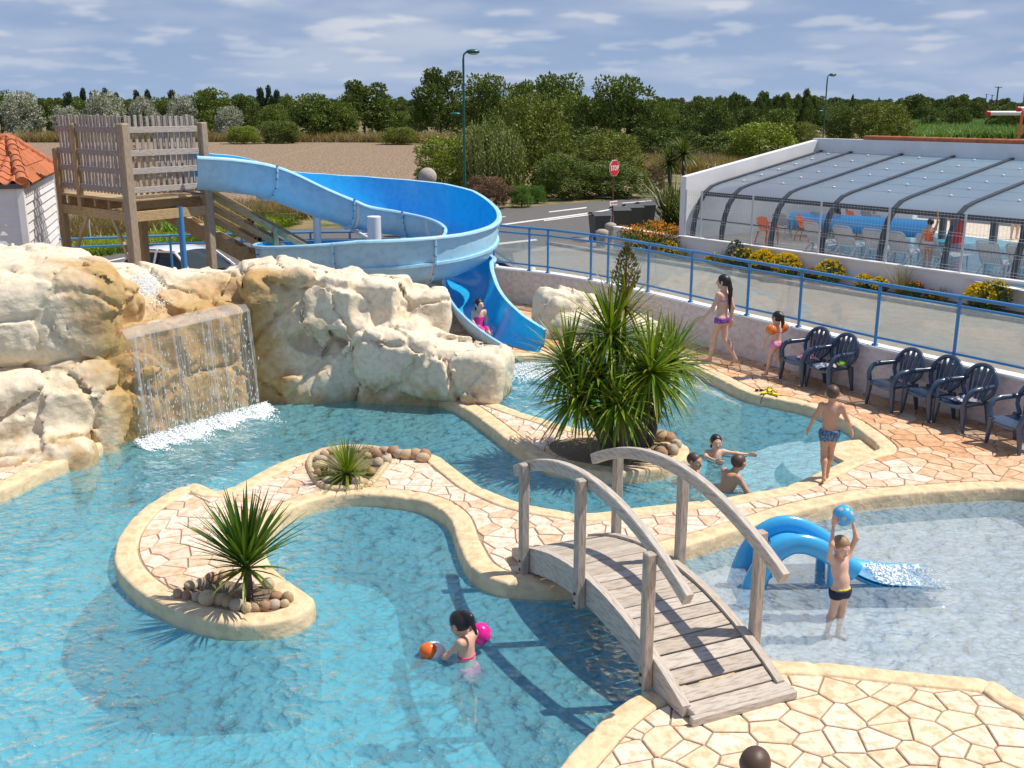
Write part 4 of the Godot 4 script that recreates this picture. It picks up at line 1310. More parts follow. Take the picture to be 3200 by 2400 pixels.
func kids_slide() -> void:
	# small moulded slide in the paddling pool: arched steps on the left, chute to the right
	var base := Vector3(2.85, -0.38, -9.8)
	var t := thing("paddling_slide", "small bright blue moulded slide standing in the paddling pool", "slide", base, 0.0)
	t.scale = Vector3(0.85, 0.8, 0.9)
	var prof := [Vector2(-0.55, 0.0), Vector2(-0.5, 0.25), Vector2(-0.42, 0.5), Vector2(-0.28, 0.72), Vector2(-0.08, 0.84), Vector2(0.15, 0.82), Vector2(0.4, 0.68), Vector2(0.7, 0.46), Vector2(1.0, 0.33), Vector2(1.35, 0.29), Vector2(1.75, 0.27)]
	var crv := []
	for k in prof.size() - 1:
		for j in 3: crv.append(prof[k].cubic_interpolate(prof[k + 1], prof[maxi(k - 1, 0)], prof[mini(k + 2, prof.size() - 1)], j / 3.0))
	crv.append(prof[-1])
	for side in [-1.0, 1.0]:
		var g := Geo.new()
		var rows := []
		for k in crv.size():
			var f := float(k) / (crv.size() - 1)
			var r := lerpf(0.1, 0.07, f)
			var p: Vector2 = crv[k]
			if f < 0.72:
				var row := []
				for i in 10:
					var a := TAU * i / 10
					var d: Vector2 = (crv[mini(k + 1, crv.size() - 1)] - crv[maxi(k - 1, 0)]).normalized()
					row.append(Vector3(p.x, p.y, side * 0.27) + Vector3(-d.y, d.x, 0) * sin(a) * r * 1.5 + Vector3(0, 0, 1) * cos(a) * r * 0.75)
				rows.append(row)
		g.grid(rows, true)
		g.face(rows[-1])
		part("side_arch", g.mesh(), M.kids_blue, t)
	var ch := Geo.new()
	var rows := []
	for k in range(10, crv.size()):
		var row := []
		for i in 13:
			var z := lerpf(-0.3, 0.3, i / 12.0)
			var e := pow(absf(z) / 0.3, 4.0)
			row.append(Vector3(crv[k].x, crv[k].y - 0.1 + e * 0.1, z))
		rows.append(row)
	ch.grid(rows)
	var under := []
	for r in rows:
		var row := []
		for p in r: row.append(p - Vector3(0, 0.035, 0))
		row.reverse()
		under.append(row)
	ch.grid(under)
	part("chute", ch.mesh(), M.kids_blue, t)
	for k in 3:
		var stp := Geo.new()
		stp.box(Transform3D(Basis(), Vector3(-0.45 + k * 0.1, 0.18 + k * 0.2, 0)), Vector3(0.16, 0.05, 0.5), 0.02)
		part("step", stp.mesh(false), M.kids_blue, t)
	for z in [-0.22, 0.22]:
		var leg := Geo.new()
		leg.tube([Vector3(0.45, 0.0, z), Vector3(0.42, 0.6, z)], [0.07, 0.05], 10)
		part("leg", leg.mesh(), M.kids_blue, t)

func pool_hall() -> void:
	var O := Vector3(5.75, 0.25, -35.161)
	var E := Vector3(12.78, 0.25, -25.737)
	var u := (E - O).normalized()
	var n := Vector3(-u.z, 0, u.x)
	if n.z > 0: n = -n
	var O0 := Vector3(O.x, 0, O.z)
	var H := func(a: float, s: float, y: float) -> Vector3: return O0 + u * a + n * s + Vector3.UP * y
	var len_ := O.distance_to(E) + 4.0
	# terrace and pool behind the low wall
	var fl := Geo.new()
	fl.face([H.call(-0.2, 0.1, 0.12), H.call(len_, 0.1, 0.12), H.call(len_, 14, 0.12), H.call(-0.2, 14, 0.12)])
	struct("hall_terrace", fl.mesh(false), M.terrace)
	var basin := pv([9.785, -33.128, 14.988, -37.007, 17.515, -32.897, 13.595, -22.907, 11.86, -27.335, 10.47, -30.286])
	var edge := Geo.new()
	for pc in Geometry2D.clip_polygons(Geometry2D.offset_polygon(basin, 0.25)[0], pv([0, 0, 0.01, 0, 0.01, 0.01])): edge.cap(pc, 0.13)
	struct("hall_pool_edge", edge.mesh(), M.white_paint)
	var pl := Geo.new()
	pl.cap(basin, 0.138)
	struct("hall_pool_floor", pl.mesh(), M.basin)
	var pw := Geo.new()
	pw.cap(basin, 0.15)
	struct("hall_pool_water", pw.mesh(), M.hall_water)
	# low wall in front with a pale coping
	var wall := thing("planter_wall", "low grey rendered wall with white coping below the wire fence", "wall")
	var Wl := Vector3(3.819, 0.2, -38.386)
	var body := Geo.new()
	body.bar(H.call(0, 0, -0.2), H.call(len_, 0, -0.2), 0.2, 0.84)
	body.bar(Vector3(Wl.x, -0.25, Wl.z), H.call(0, 0, -0.25), 0.2, 0.84)
	part("wall_body", body.mesh(false), M.planter_render, wall)
	var cop := Geo.new()
	cop.bar(H.call(-0.1, 0, 0.24), H.call(len_, 0, 0.24), 0.28, 0.05)
	cop.bar(Vector3(Wl.x, 0.19, Wl.z), H.call(-0.1, 0, 0.19), 0.28, 0.05)
	part("coping", cop.mesh(false), M.white_paint, wall)
	var pil := Geo.new()
	var pb := Vector3(4.124, -0.6, -42.407)
	pil.box(at_turn(pb + Vector3(0, 0.5, 0), 0.4), Vector3(0.42, 1.0, 0.42), 0.02)
	tag(part("gate_pillar", pil.mesh(false), M.white_paint, self), "short white square pillar at the foot of the stop sign", "pillar")
	# flower bed and kerb in front of the wall
	var bed := Geo.new()
	bed.face([H.call(-6.0, -0.95, GROUND + 0.1), H.call(len_, -0.95, GROUND + 0.1), H.call(len_, -0.1, GROUND + 0.1), H.call(-6.0, -0.1, GROUND + 0.1)])
	struct("flower_bed_soil", bed.mesh(false), M.soil)
	var kerb := Geo.new()
	kerb.bar(H.call(-6.0, -1.02, GROUND + 0.06), H.call(len_, -1.02, GROUND + 0.06), 0.14, 0.16, 0.02)
	struct("kerb", kerb.mesh(false), M.concrete)
	# wire mesh fence
	var f := thing("wire_fence", "silver wire mesh fence panels on posts above the low wall", "fence")
	var pa := []
	for q in [Vector3(5.779, 0.25, -35.072), Vector3(6.258, 0.25, -34.548), Vector3(7.67, 0.25, -32.907), Vector3(9.011, 0.25, -30.709), Vector3(10.392, 0.25, -28.9), Vector3(11.759, 0.25, -27.122), Vector3(13.07, 0.25, -25.352)]: pa.append((q - O).dot(u))
	for k in pa.size():
		var g := Geo.new()
		g.bar(H.call(pa[k], 0.0, 0.26), H.call(pa[k], 0.0, 1.8), 0.045, 0.045, 0.0, n)
		part("post", g.mesh(false), M.galvanised, f)
		if k + 1 == pa.size(): continue
		var w := Geo.new()
		var a: float = pa[k] + 0.03
		var b: float = pa[k + 1] - 0.03
		var x := a
		while x < b:
			w.tube([H.call(x, 0.0, 0.3), H.call(x, 0.0, 1.78)], 0.0028, 3, false)
			x += 0.1
		for y in [0.34, 0.42, 0.78, 0.86, 1.2, 1.28, 1.64, 1.72]: w.tube([H.call(a, 0.012, y), H.call(b, 0.012, y)], 0.004, 3, false)
		part("wire_panel", w.mesh(), M.galvanised, f)
	# sliding enclosure: dark ribs, clear front panels, misty roof panels
	var prof := [Vector2(0.32, 0.13), Vector2(0.34, 0.5), Vector2(0.43, 0.95), Vector2(0.6, 1.36), Vector2(0.85, 1.66), Vector2(1.15, 1.84), Vector2(1.55, 1.94), Vector2(6.9, 2.86)]
	var ribs := []
	for q in [Vector3(6.627, 0.15, -35.627), Vector3(7.261, 0.15, -34.501), Vector3(8.424, 0.15, -32.821), Vector3(9.589, 0.15, -31.292), Vector3(10.781, 0.15, -29.705), Vector3(12.007, 0.15, -28.152), Vector3(13.266, 0.15, -26.646), Vector3(14.625, 0.15, -25.148)]: ribs.append((q - O).dot(u))
	var hall := thing("pool_enclosure", "pool enclosure with dark curved ribs and misty grey roof panels", "pool enclosure")
	for k in ribs.size():
		var pth := []
		for q in prof: pth.append(H.call(ribs[k], q.x, q.y))
		var g := Geo.new()
		for j in pth.size() - 1: g.bar(pth[j], pth[j + 1] + (pth[j + 1] - pth[j]).normalized() * 0.02, 0.14, 0.1, 0.0, n)
		part("rib", g.mesh(false), M.dark_steel, hall)
		if k + 1 == ribs.size(): continue
		var a: float = ribs[k] + 0.05
		var b: float = ribs[k + 1] - 0.05
		var lo := Geo.new(); var up := Geo.new()
		var r1 := []; var r2 := []
		for j in prof.size():
			var row := [H.call(a, prof[j].x, prof[j].y), H.call(b, prof[j].x, prof[j].y)]
			if j <= 4: r1.append(row)
			if j >= 4: r2.append(row)
		lo.grid(r1); up.grid(r2)
		part("front_panel", lo.mesh(), M.clear_panel, hall)
		part("roof_panel", up.mesh(), M.polycarbonate, hall)
		for j in 6:
			var s := lerpf(1.55, 6.9, (j + 0.5) / 6.0)
			var y := lerpf(1.94, 2.86, (j + 0.5) / 6.0)
			var bar := Geo.new()
			bar.bar(H.call(a, s, y + 0.012), H.call(b, s, y + 0.012), 0.018, 0.012)
			part("glazing_bar", bar.mesh(false), M.polycarbonate, hall)
			var rv := Geo.new()
			rv.blob(Transform3D(Basis().scaled(Vector3(0.05, 0.03, 0.05)), H.call((a + b) / 2, s, y + 0.03)), soft_noise, 0.0, 6, 4)
			part("fixing", rv.mesh(), M.sign_white, hall)
	var gut := Geo.new()
	gut.bar(H.call(ribs[0], 0.85, 1.62), H.call(len_, 0.85, 1.62), 0.1, 0.14)
	part("eaves_beam", gut.mesh(false), M.dark_steel, hall)
	var mid := Geo.new()
	mid.bar(H.call(ribs[0], 0.4, 0.82), H.call(len_, 0.4, 0.82), 0.03, 0.045)
	part("mid_rail", mid.mesh(false), M.dark_steel, hall)
	# white building: end wall rising with the roof, back wall with a tiled top
	var b := thing("pool_building", "white rendered building with sloping end wall and tile-topped back wall", "building")
	var gab := Geo.new()
	for x in [[-0.05, -0.3]]:
		var p := []
		for q in [[0.12, -0.6], [0.12, 2.2], [7.3, 3.32], [7.3, -0.6]]: p.append([H.call(x[0], q[0], q[1]), H.call(x[1], q[0], q[1])])
		gab.face([p[0][0], p[3][0], p[2][0], p[1][0]]); gab.face([p[0][1], p[1][1], p[2][1], p[3][1]])
		for k in 4: gab.face([p[k][0], p[(k + 1) % 4][0], p[(k + 1) % 4][1], p[k][1]])
	part("end_wall", gab.mesh(false), M.white_paint, b)
	var bw := Geo.new()
	bw.box(Transform3D(Basis(u, Vector3.UP, u.cross(Vector3.UP)), H.call(1.9, 7.1, 1.35)), Vector3(4.4, 3.95, 0.3))
	bw.box(Transform3D(Basis(u, Vector3.UP, u.cross(Vector3.UP)), H.call(len_ / 2 + 2.0, 7.1, 2.75)), Vector3(len_ - 4.2, 1.15, 0.3))
	part("back_wall", bw.mesh(false), M.white_paint, b)
	var rt := Geo.new()
	rt.tube([Vector3(-0.27, 0, 0), Vector3(0.27, 0, 0)], [0.09, 0.105], 10)
	var rtm := rt.mesh()
	var x := 2.1
	var k := 0
	while x < len_ + 3:
		part("ridge_tile", rtm, M.terracotta if k % 3 else M.terracotta2, b, Transform3D(Basis(u, Vector3.UP, u.cross(Vector3.UP)), H.call(x, 7.1, 3.38)))
		x += 0.46
		k += 1
	for s in [5.2, 7.0, 8.0, 9.6, 11.4]:
		var ps := Geo.new()
		ps.box(Transform3D(Basis(u, Vector3.UP, u.cross(Vector3.UP)), H.call(s, 7.05, 1.16)), Vector3(0.2, 2.06, 0.16))
		part("post", ps.mesh(false), M.dark_steel, b)
	var far := Geo.new()
	far.box(Transform3D(Basis(u, Vector3.UP, u.cross(Vector3.UP)), H.call(9, 13.6, 0.9)), Vector3(18, 1.6, 0.2))
	tag(part("garden_wall", far.mesh(false), M.white_paint, self), "white wall on the far side of the covered pool terrace", "wall")
	# rolled-up cover
	var rc := thing("pool_cover_roller", "long roll of blue pool cover on a silver stand under the enclosure", "pool cover", H.call(1.5, 4.0, 0.12))
	var roll := Geo.new()
	var ra := -u * 0.2 + Vector3.UP * 0.5; var rb_ := u * 4.2 + n * 1.4 + Vector3.UP * 0.5
	roll.tube([ra, rb_], 0.3, 16)
	part("rolled_cover", roll.mesh(), M.cover_blue, rc)
	var ax := Geo.new()
	ax.tube([ra - (rb_ - ra).normalized() * 0.3, ra], 0.07, 8)
	part("axle", ax.mesh(), M.galvanised, rc)
	for s in [-0.22, 0.22]:
		var lg := Geo.new()
		lg.tube([ra - (rb_ - ra).normalized() * 0.2, Vector3(ra.x, 0, ra.z) - (rb_ - ra).normalized() * 0.2 + n * s * 1.5], 0.025, 6)
		part("stand_leg", lg.mesh(), M.galvanised, rc)
	# loungers with their backs to us
	var proto: Node3D
	var where := ["next to the orange chair at the left of the row", "second in the row from the left", "third in the row, before the pool steps", "fourth in the row, beside the person in orange", "fifth in the row, behind the person in orange", "sixth in the row, second from the right edge", "last in the row at the right edge"]
	var li := 0
	for q in [Vector3(8.36, 0.13, -31.159), Vector3(8.977, 0.13, -30.291), Vector3(9.764, 0.13, -29.591), Vector3(10.261, 0.13, -28.982), Vector3(10.942, 0.13, -28.282), Vector3(12.129, 0.13, -26.975), Vector3(12.813, 0.13, -26.464)]:
		var a: float = (q - O).dot(u)
		var at: Vector3 = H.call(a, 0.95, 0.13)
		var label: String = "white plastic lounger, " + where[li]
		var turn := atan2(n.x, n.z) + rng.randf_range(-0.15, 0.15)
		if li == 0:
			proto = thing("sun_lounger", label, "lounger", at, turn, "loungers along the covered pool")
			lounger(proto)
		else: copy(proto, at, turn, label)
		li += 1
	# shell chairs
	var oc := [["bright orange plastic armchair nearest the cover roller", Vector3(8.31, 0.13, -33.998), 0.6], ["bright orange plastic armchair in the middle of the terrace", Vector3(9.79, 0.13, -34.829), 0.9], ["bright orange plastic armchair nearest the pool", Vector3(11.841, 0.13, -36.062), 0.7]]
	for q in oc:
		var c := thing("orange_chair", q[0], "chair", q[1], q[2], "orange terrace chairs")
		shell_chair(c, M.orange_plastic)
	for q in [["pale grey plastic armchair left of the orange pair", Vector3(9.205, 0.13, -35.701), 2.5], ["pale grey plastic armchair beside the blue cover", Vector3(10.623, 0.13, -36.062), 2.2], ["pale grey plastic armchair behind the middle orange chair", Vector3(11.014, 0.13, -35.701), 2.6], ["pale grey plastic armchair next to the person in shorts", Vector3(12.659, 0.13, -36.996), 2.0]]:
		var c := thing("grey_chair", q[0], "chair", q[1], q[2], "grey terrace chairs")
		shell_chair(c, M.grey_chair)
	var bin := thing("red_bin", "tall red drinks bin standing at the back of the covered terrace", "bin", H.call(6.1, 6.4, 0.12))
	var bb := Geo.new()
	bb.lathe([Vector2(0.2, 0), Vector2(0.25, 0.75), Vector2(0.26, 0.8)], 12)
	part("body", bb.mesh(), M.sign_red, bin)
	var bl := Geo.new()
	bl.lathe([Vector2(0.27, 0.78), Vector2(0.27, 0.9), Vector2(0.2, 1.05), Vector2(0, 1.1)], 12)
	part("lid", bl.mesh(), M.get("lip"), bin)
	hall_flowers(O0, u, n)

func lounger(t: Node3D) -> void:
	var seat := Geo.new()
	seat.box(Transform3D(Basis(), Vector3(0, 0.3, 0.65)), Vector3(0.62, 0.04, 1.25), 0.015)
	part("seat", seat.mesh(false), M.white_plastic, t)
	var back := Transform3D(Basis(Vector3.RIGHT, 1.05), Vector3(0, 0.3, 0.0))
	for k in 9:
		var g := Geo.new()
		g.box(back * Transform3D(Basis(), Vector3((k - 4) * 0.066, 0, -0.36)), Vector3(0.054, 0.02, 0.64), 0.005)
		part("slat", g.mesh(false), M.white_plastic, t)
	var fr := Geo.new()
	fr.tube([back * Vector3(-0.32, 0, 0), back * Vector3(-0.32, 0, -0.66), back * Vector3(-0.25, 0, -0.73), back * Vector3(0.25, 0, -0.73), back * Vector3(0.32, 0, -0.66), back * Vector3(0.32, 0, 0)], 0.025, 6)
	part("backrest_frame", fr.mesh(), M.white_plastic, t)
	for s in [-0.3, 0.3]:
		var arm := Geo.new()
		arm.tube([Vector3(s, 0.02, -0.25), Vector3(s, 0.3, 0.05), Vector3(s, 0.42, 0.2), Vector3(s, 0.3, 0.5)], 0.03, 6)
		part("arm", arm.mesh(), M.white_plastic, t)
		for z in [0.1, 1.15]:
			var leg := Geo.new()
			leg.tube([Vector3(s, 0, z), Vector3(s * 0.95, 0.3, z)], [0.03, 0.04], 6)
			part("leg", leg.mesh(), M.white_plastic, t)

func shell_chair(t: Node3D, m: Material) -> void:
	var g := Geo.new()
	var rows := []
	for j in 10:  # from the front of the seat up the back
		var f := j / 9.0
		var row := []
		for i in 9:
			var x := (i / 8.0 - 0.5) * 0.5
			var e := pow(absf(x) / 0.25, 2.0)
			var z := lerpf(0.24, -0.2, minf(f * 2.0, 1.0)) - maxf(0.0, f - 0.5) * 0.28 + e * 0.06
			var y := 0.42 + maxf(0.0, f - 0.45) * 0.8 - e * maxf(0.0, f - 0.7) * 0.25 + e * 0.03
			row.append(Vector3(x, y, z))
		rows.append(row)
	g.grid(rows)
	part("shell", g.mesh(), m, t)
	for s in [-1, 1]:
		var arm := Geo.new()
		arm.tube([Vector3(s * 0.26, 0.0, 0.24), Vector3(s * 0.27, 0.42, 0.22), Vector3(s * 0.28, 0.62, 0.15), Vector3(s * 0.28, 0.64, -0.05), Vector3(s * 0.24, 0.68, -0.26)], [0.025, 0.028, 0.03, 0.03, 0.02], 6)
		part("arm", arm.mesh(), m, t)
		var leg := Geo.new()
		leg.tube([Vector3(s * 0.25, 0, -0.28), Vector3(s * 0.22, 0.42, -0.18)], [0.022, 0.03], 6)
		part("leg", leg.mesh(), m, t)

func leaf_ball(g: Geo, c: Vector3, r: Vector3, cnt: int, size: float, c1: Color, c2: Color, shell := 0.45, up := 0.35) -> void:
	# many small bent leaves through the outer part of an ellipsoid
	for k in cnt:
		var d := Vector3(rng.randfn(), rng.randfn(), rng.randfn()).normalized()
		var p := c + d * r * (1.0 - shell * pow(rng.randf(), 1.6)) * (1.0 + 0.1 * soft_noise.get_noise_3dv(d * 90.0 + c * 20.0))
		leaf(g, p, (d + Vector3(0, up, 0) + Vector3(rng.randfn(), rng.randfn(), rng.randfn()) * 0.6).normalized(), size * rng.randf_range(0.6, 1.3), c1.lerp(c2, rng.randf()))

func leaf(g: Geo, p: Vector3, d: Vector3, s: float, col: Color) -> void:
	g.col = col
	var x := d.cross(Vector3(rng.randfn(), rng.randfn(), rng.randfn())).normalized()
	var y := d.cross(x) * 0.25 * s
	var a := g.add(p - d * s * 0.5)
	var b := g.add(p + x * s * 0.32 + y)
	var e := g.add(p + d * s * 0.6)
	var f := g.add(p - x * s * 0.32 + y)
	g.tri(a, b, e); g.tri(a, e, f)

func flower_bush(t: Node3D, r: float, green1: Color, green2: Color, petal1: Color, petal2: Color, flowers: int) -> void:
	var g := Geo.new(); g.colored = true
	leaf_ball(g, Vector3(0, r * 0.85, 0), Vector3(r, r * 0.85, r), int(1100 * r / 0.32), 0.05, green1, green2)
	part("foliage", g.mesh(false), M.leaf, t)
	var f := Geo.new(); f.colored = true
	for k in flowers:
		var d := Vector3(rng.randfn(), absf(rng.randfn()) * 1.1 - 0.15, rng.randfn()).normalized()
		var p := Vector3(0, r * 0.85, 0) + d * Vector3(r, r * 0.9, r) * rng.randf_range(0.97, 1.1)
		for q in 3: leaf(f, p, (d + Vector3(rng.randfn(), rng.randfn(), rng.randfn()) * 0.8).normalized(), 0.065, petal1.lerp(petal2, rng.randf()))
	part("flowers", f.mesh(false), M.petal, t)
	var s := Geo.new()
	s.tube([Vector3(0, -0.05, 0), Vector3(0, r * 0.8, 0)], [0.03, 0.01], 5)
	part("stem", s.mesh(), M.bark, t)

func hall_flowers(O0: Vector3, u: Vector3, n: Vector3) -> void:
	var g1 := Color(0.05, 0.1, 0.015); var g2 := Color(0.12, 0.17, 0.03)
	var y1 := Color(0.85, 0.58, 0.01); var y2 := Color(0.9, 0.72, 0.03)
	for q in [[Vector3(5.587, -0.5, -36.869), 0.27, 90, "round yellow flower bush nearest the wire fence corner"], [Vector3(6.113, -0.5, -35.651), 0.3, 130, "tall yellow flower bush second from the fence corner"], [Vector3(7.426, -0.5, -34), 0.22, 50, "small sparse yellow flower bush left of the grey shrub"], [Vector3(8.171, -0.5, -33.024), 0.36, 60, "tall green bush with few yellow flowers beside the big yellow ball"], [Vector3(8.5, -0.5, -32.424), 0.36, 320, "big dense yellow flower ball left of its twin"], [Vector3(9.084, -0.5, -31.594), 0.37, 320, "big dense yellow flower ball right of its twin"], [Vector3(10.148, -0.5, -30.51), 0.36, 120, "leggy yellow flower bush below the fence post by the loungers"], [Vector3(10.722, -0.5, -29.495), 0.22, 110, "small yellow flower bush, left of the small pair"], [Vector3(11.097, -0.5, -29.065), 0.22, 80, "small yellow flower bush, right of the small pair"], [Vector3(12.848, -0.5, -26.805), 0.32, 300, "dense yellow flower ball near the right edge of the bed"], [Vector3(13.324, -0.5, -26.714), 0.4, 60, "green bush with yellow flowers cut by the right edge of view"]]:
		var t := thing("yellow_flower_bush", q[3], "flower bush", bed_spot(q[0], O0, u, n), 0.0, "yellow flower bushes in the bed")
		flower_bush(t, q[1] * 1.12, g1, g2, y1, y2, int(q[2] * 1.5))
	for q in [[Vector3(9.674, -0.5, -30.983), 0.22, "small orange flower bush between the yellow ball and the leggy bush"], [Vector3(11.796, -0.5, -28.39), 0.26, "orange-tipped weedy bush in the middle of the bed"], [Vector3(12.076, -0.5, -27.891), 0.18, "low orange-tipped plant near the bare kerb"]]:
		var t := thing("orange_flower_bush", q[2], "flower bush", bed_spot(q[0], O0, u, n), 0.0, "orange flower bushes in the bed")
		flower_bush(t, q[1], g1, g2, Color(0.75, 0.16, 0.02), Color(0.8, 0.3, 0.03), 40)
	for q in [[Vector3(5.305, -0.5, -37.464), 0.32, "wispy dry tan grass clump in the bed near the fence corner"], [Vector3(6.676, -0.5, -35.186), 0.26, "wispy dry grass clump under the second fence post"], [Vector3(7.71, -0.5, -33.716), 0.3, "dry grass clump left of the dark shrub"], [Vector3(11.67, -0.5, -28.749), 0.45, "large wispy straw-coloured grass clump below the loungers"], [Vector3(12.148, -0.5, -27.648), 0.2, "tiny dry grass clump on the bare kerb"]]:
		var t := thing("dry_grass", q[2], "grass clump", bed_spot(q[0], O0, u, n), 0.0, "dry grass clumps in the bed")
		var g := Geo.new(); g.colored = true
		for k in 120:
			var d := Vector3(rng.randfn() * 0.5, 1.3, rng.randfn() * 0.5).normalized()
			blade(g, Vector3(rng.randfn() * 0.05, 0, rng.randfn() * 0.05), d, q[1] * rng.randf_range(1.2, 2.4), 0.012, 0.5, Color(0.3, 0.22, 0.1), Color(0.22, 0.2, 0.07))
		part("blades", g.mesh(false), M.blade, t)
	var sh := thing("grey_shrub", "dark grey-green leafy shrub leaning on the low wall", "shrub", bed_spot(Vector3(7.978, -0.5, -33.297), O0, u, n))
	var sg := Geo.new(); sg.colored = true
	leaf_ball(sg, Vector3(0, 0.45, 0), Vector3(0.3, 0.5, 0.3), 900, 0.06, Color(0.05, 0.065, 0.045), Color(0.1, 0.12, 0.08))
	part("foliage", sg.mesh(false), M.leaf, sh)
	var ss := Geo.new()
	ss.tube([Vector3(0, -0.05, 0), Vector3(0, 0.6, 0)], 0.02, 5)
	part("stem", ss.mesh(), M.bark, sh)

func bed_spot(p: Vector3, O0: Vector3, u: Vector3, n: Vector3) -> Vector3:
	var a := (p - O0).dot(u)
	var q := O0 + u * a - n * rng.randf_range(0.42, 0.6)
	return Vector3(q.x, GROUND + 0.1, q.z)

func blade(g: Geo, p: Vector3, d: Vector3, length: float, w: float, droop: float, c1: Color, c2: Color, segs := 4) -> void:
	# a strap leaf that bends under its weight
	var x := d.cross(Vector3.UP)
	x = x.normalized() if x.length() > 0.05 else Vector3.RIGHT.rotated(Vector3.UP, rng.randf() * TAU)
	g.col = c1.lerp(c2, rng.randf())
	var at := p
	var dir := d
	var last := [-1, -1, -1]
	for k in segs + 1:
		var f := float(k) / segs
		var ww := w * (0.55 + 1.0 * sin(minf(f * 1.6 + 0.3, 1.57)) - f * f * 1.45) * 0.9
		ww = maxf(ww, 0.001)
		var up := x.cross(dir)
		var now := [g.add(at - x * ww * 0.5 + up * ww * 0.18), g.add(at), g.add(at + x * ww * 0.5 + up * ww * 0.18)]
		if k:
			g.quad(last[0], last[1], now[1], now[0]); g.quad(last[1], last[2], now[2], now[1])
		last = now
		dir = (dir + Vector3.DOWN * droop * (0.4 + f) / segs).normalized()
		at += dir * length / segs

func rosette(g: Geo, c: Vector3, cnt: int, length: float, w: float, lowest: float, droop: float, c1: Color, c2: Color) -> void:
	for k in cnt:
		var f := (k + rng.randf()) / cnt
		var el := lerpf(PI / 2 - 0.05, lowest, pow(f, 0.75))
		var az := k * 2.399963 + rng.randf_range(-0.2, 0.2)
		var d := Vector3(cos(az) * cos(el), sin(el), sin(az) * cos(el))
		blade(g, c + d * 0.02, d, length * rng.randf_range(0.8, 1.08), w * rng.randf_range(0.8, 1.2), droop * (0.5 + f), c1, c2, 5)

func pebble(c: Vector3, r: float, k: int, label: String, group: String) -> void:
	var g := Geo.new()
	var b := Basis.from_euler(Vector3(rng.randf_range(-0.5, 0.5), rng.randf() * TAU, rng.randf_range(-0.4, 0.4))).scaled(Vector3(rng.randf_range(0.8, 1.15), rng.randf_range(0.7, 1.1), rng.randf_range(0.7, 1.0)) * r)
	g.blob(Transform3D(b, c + Vector3(0, r * 0.6, 0)), soft_noise, 0.18, 10, 7)
	tag(part("stone", g.mesh(), M["pebble%d" % (k % 4)], self), label, "stone", group)

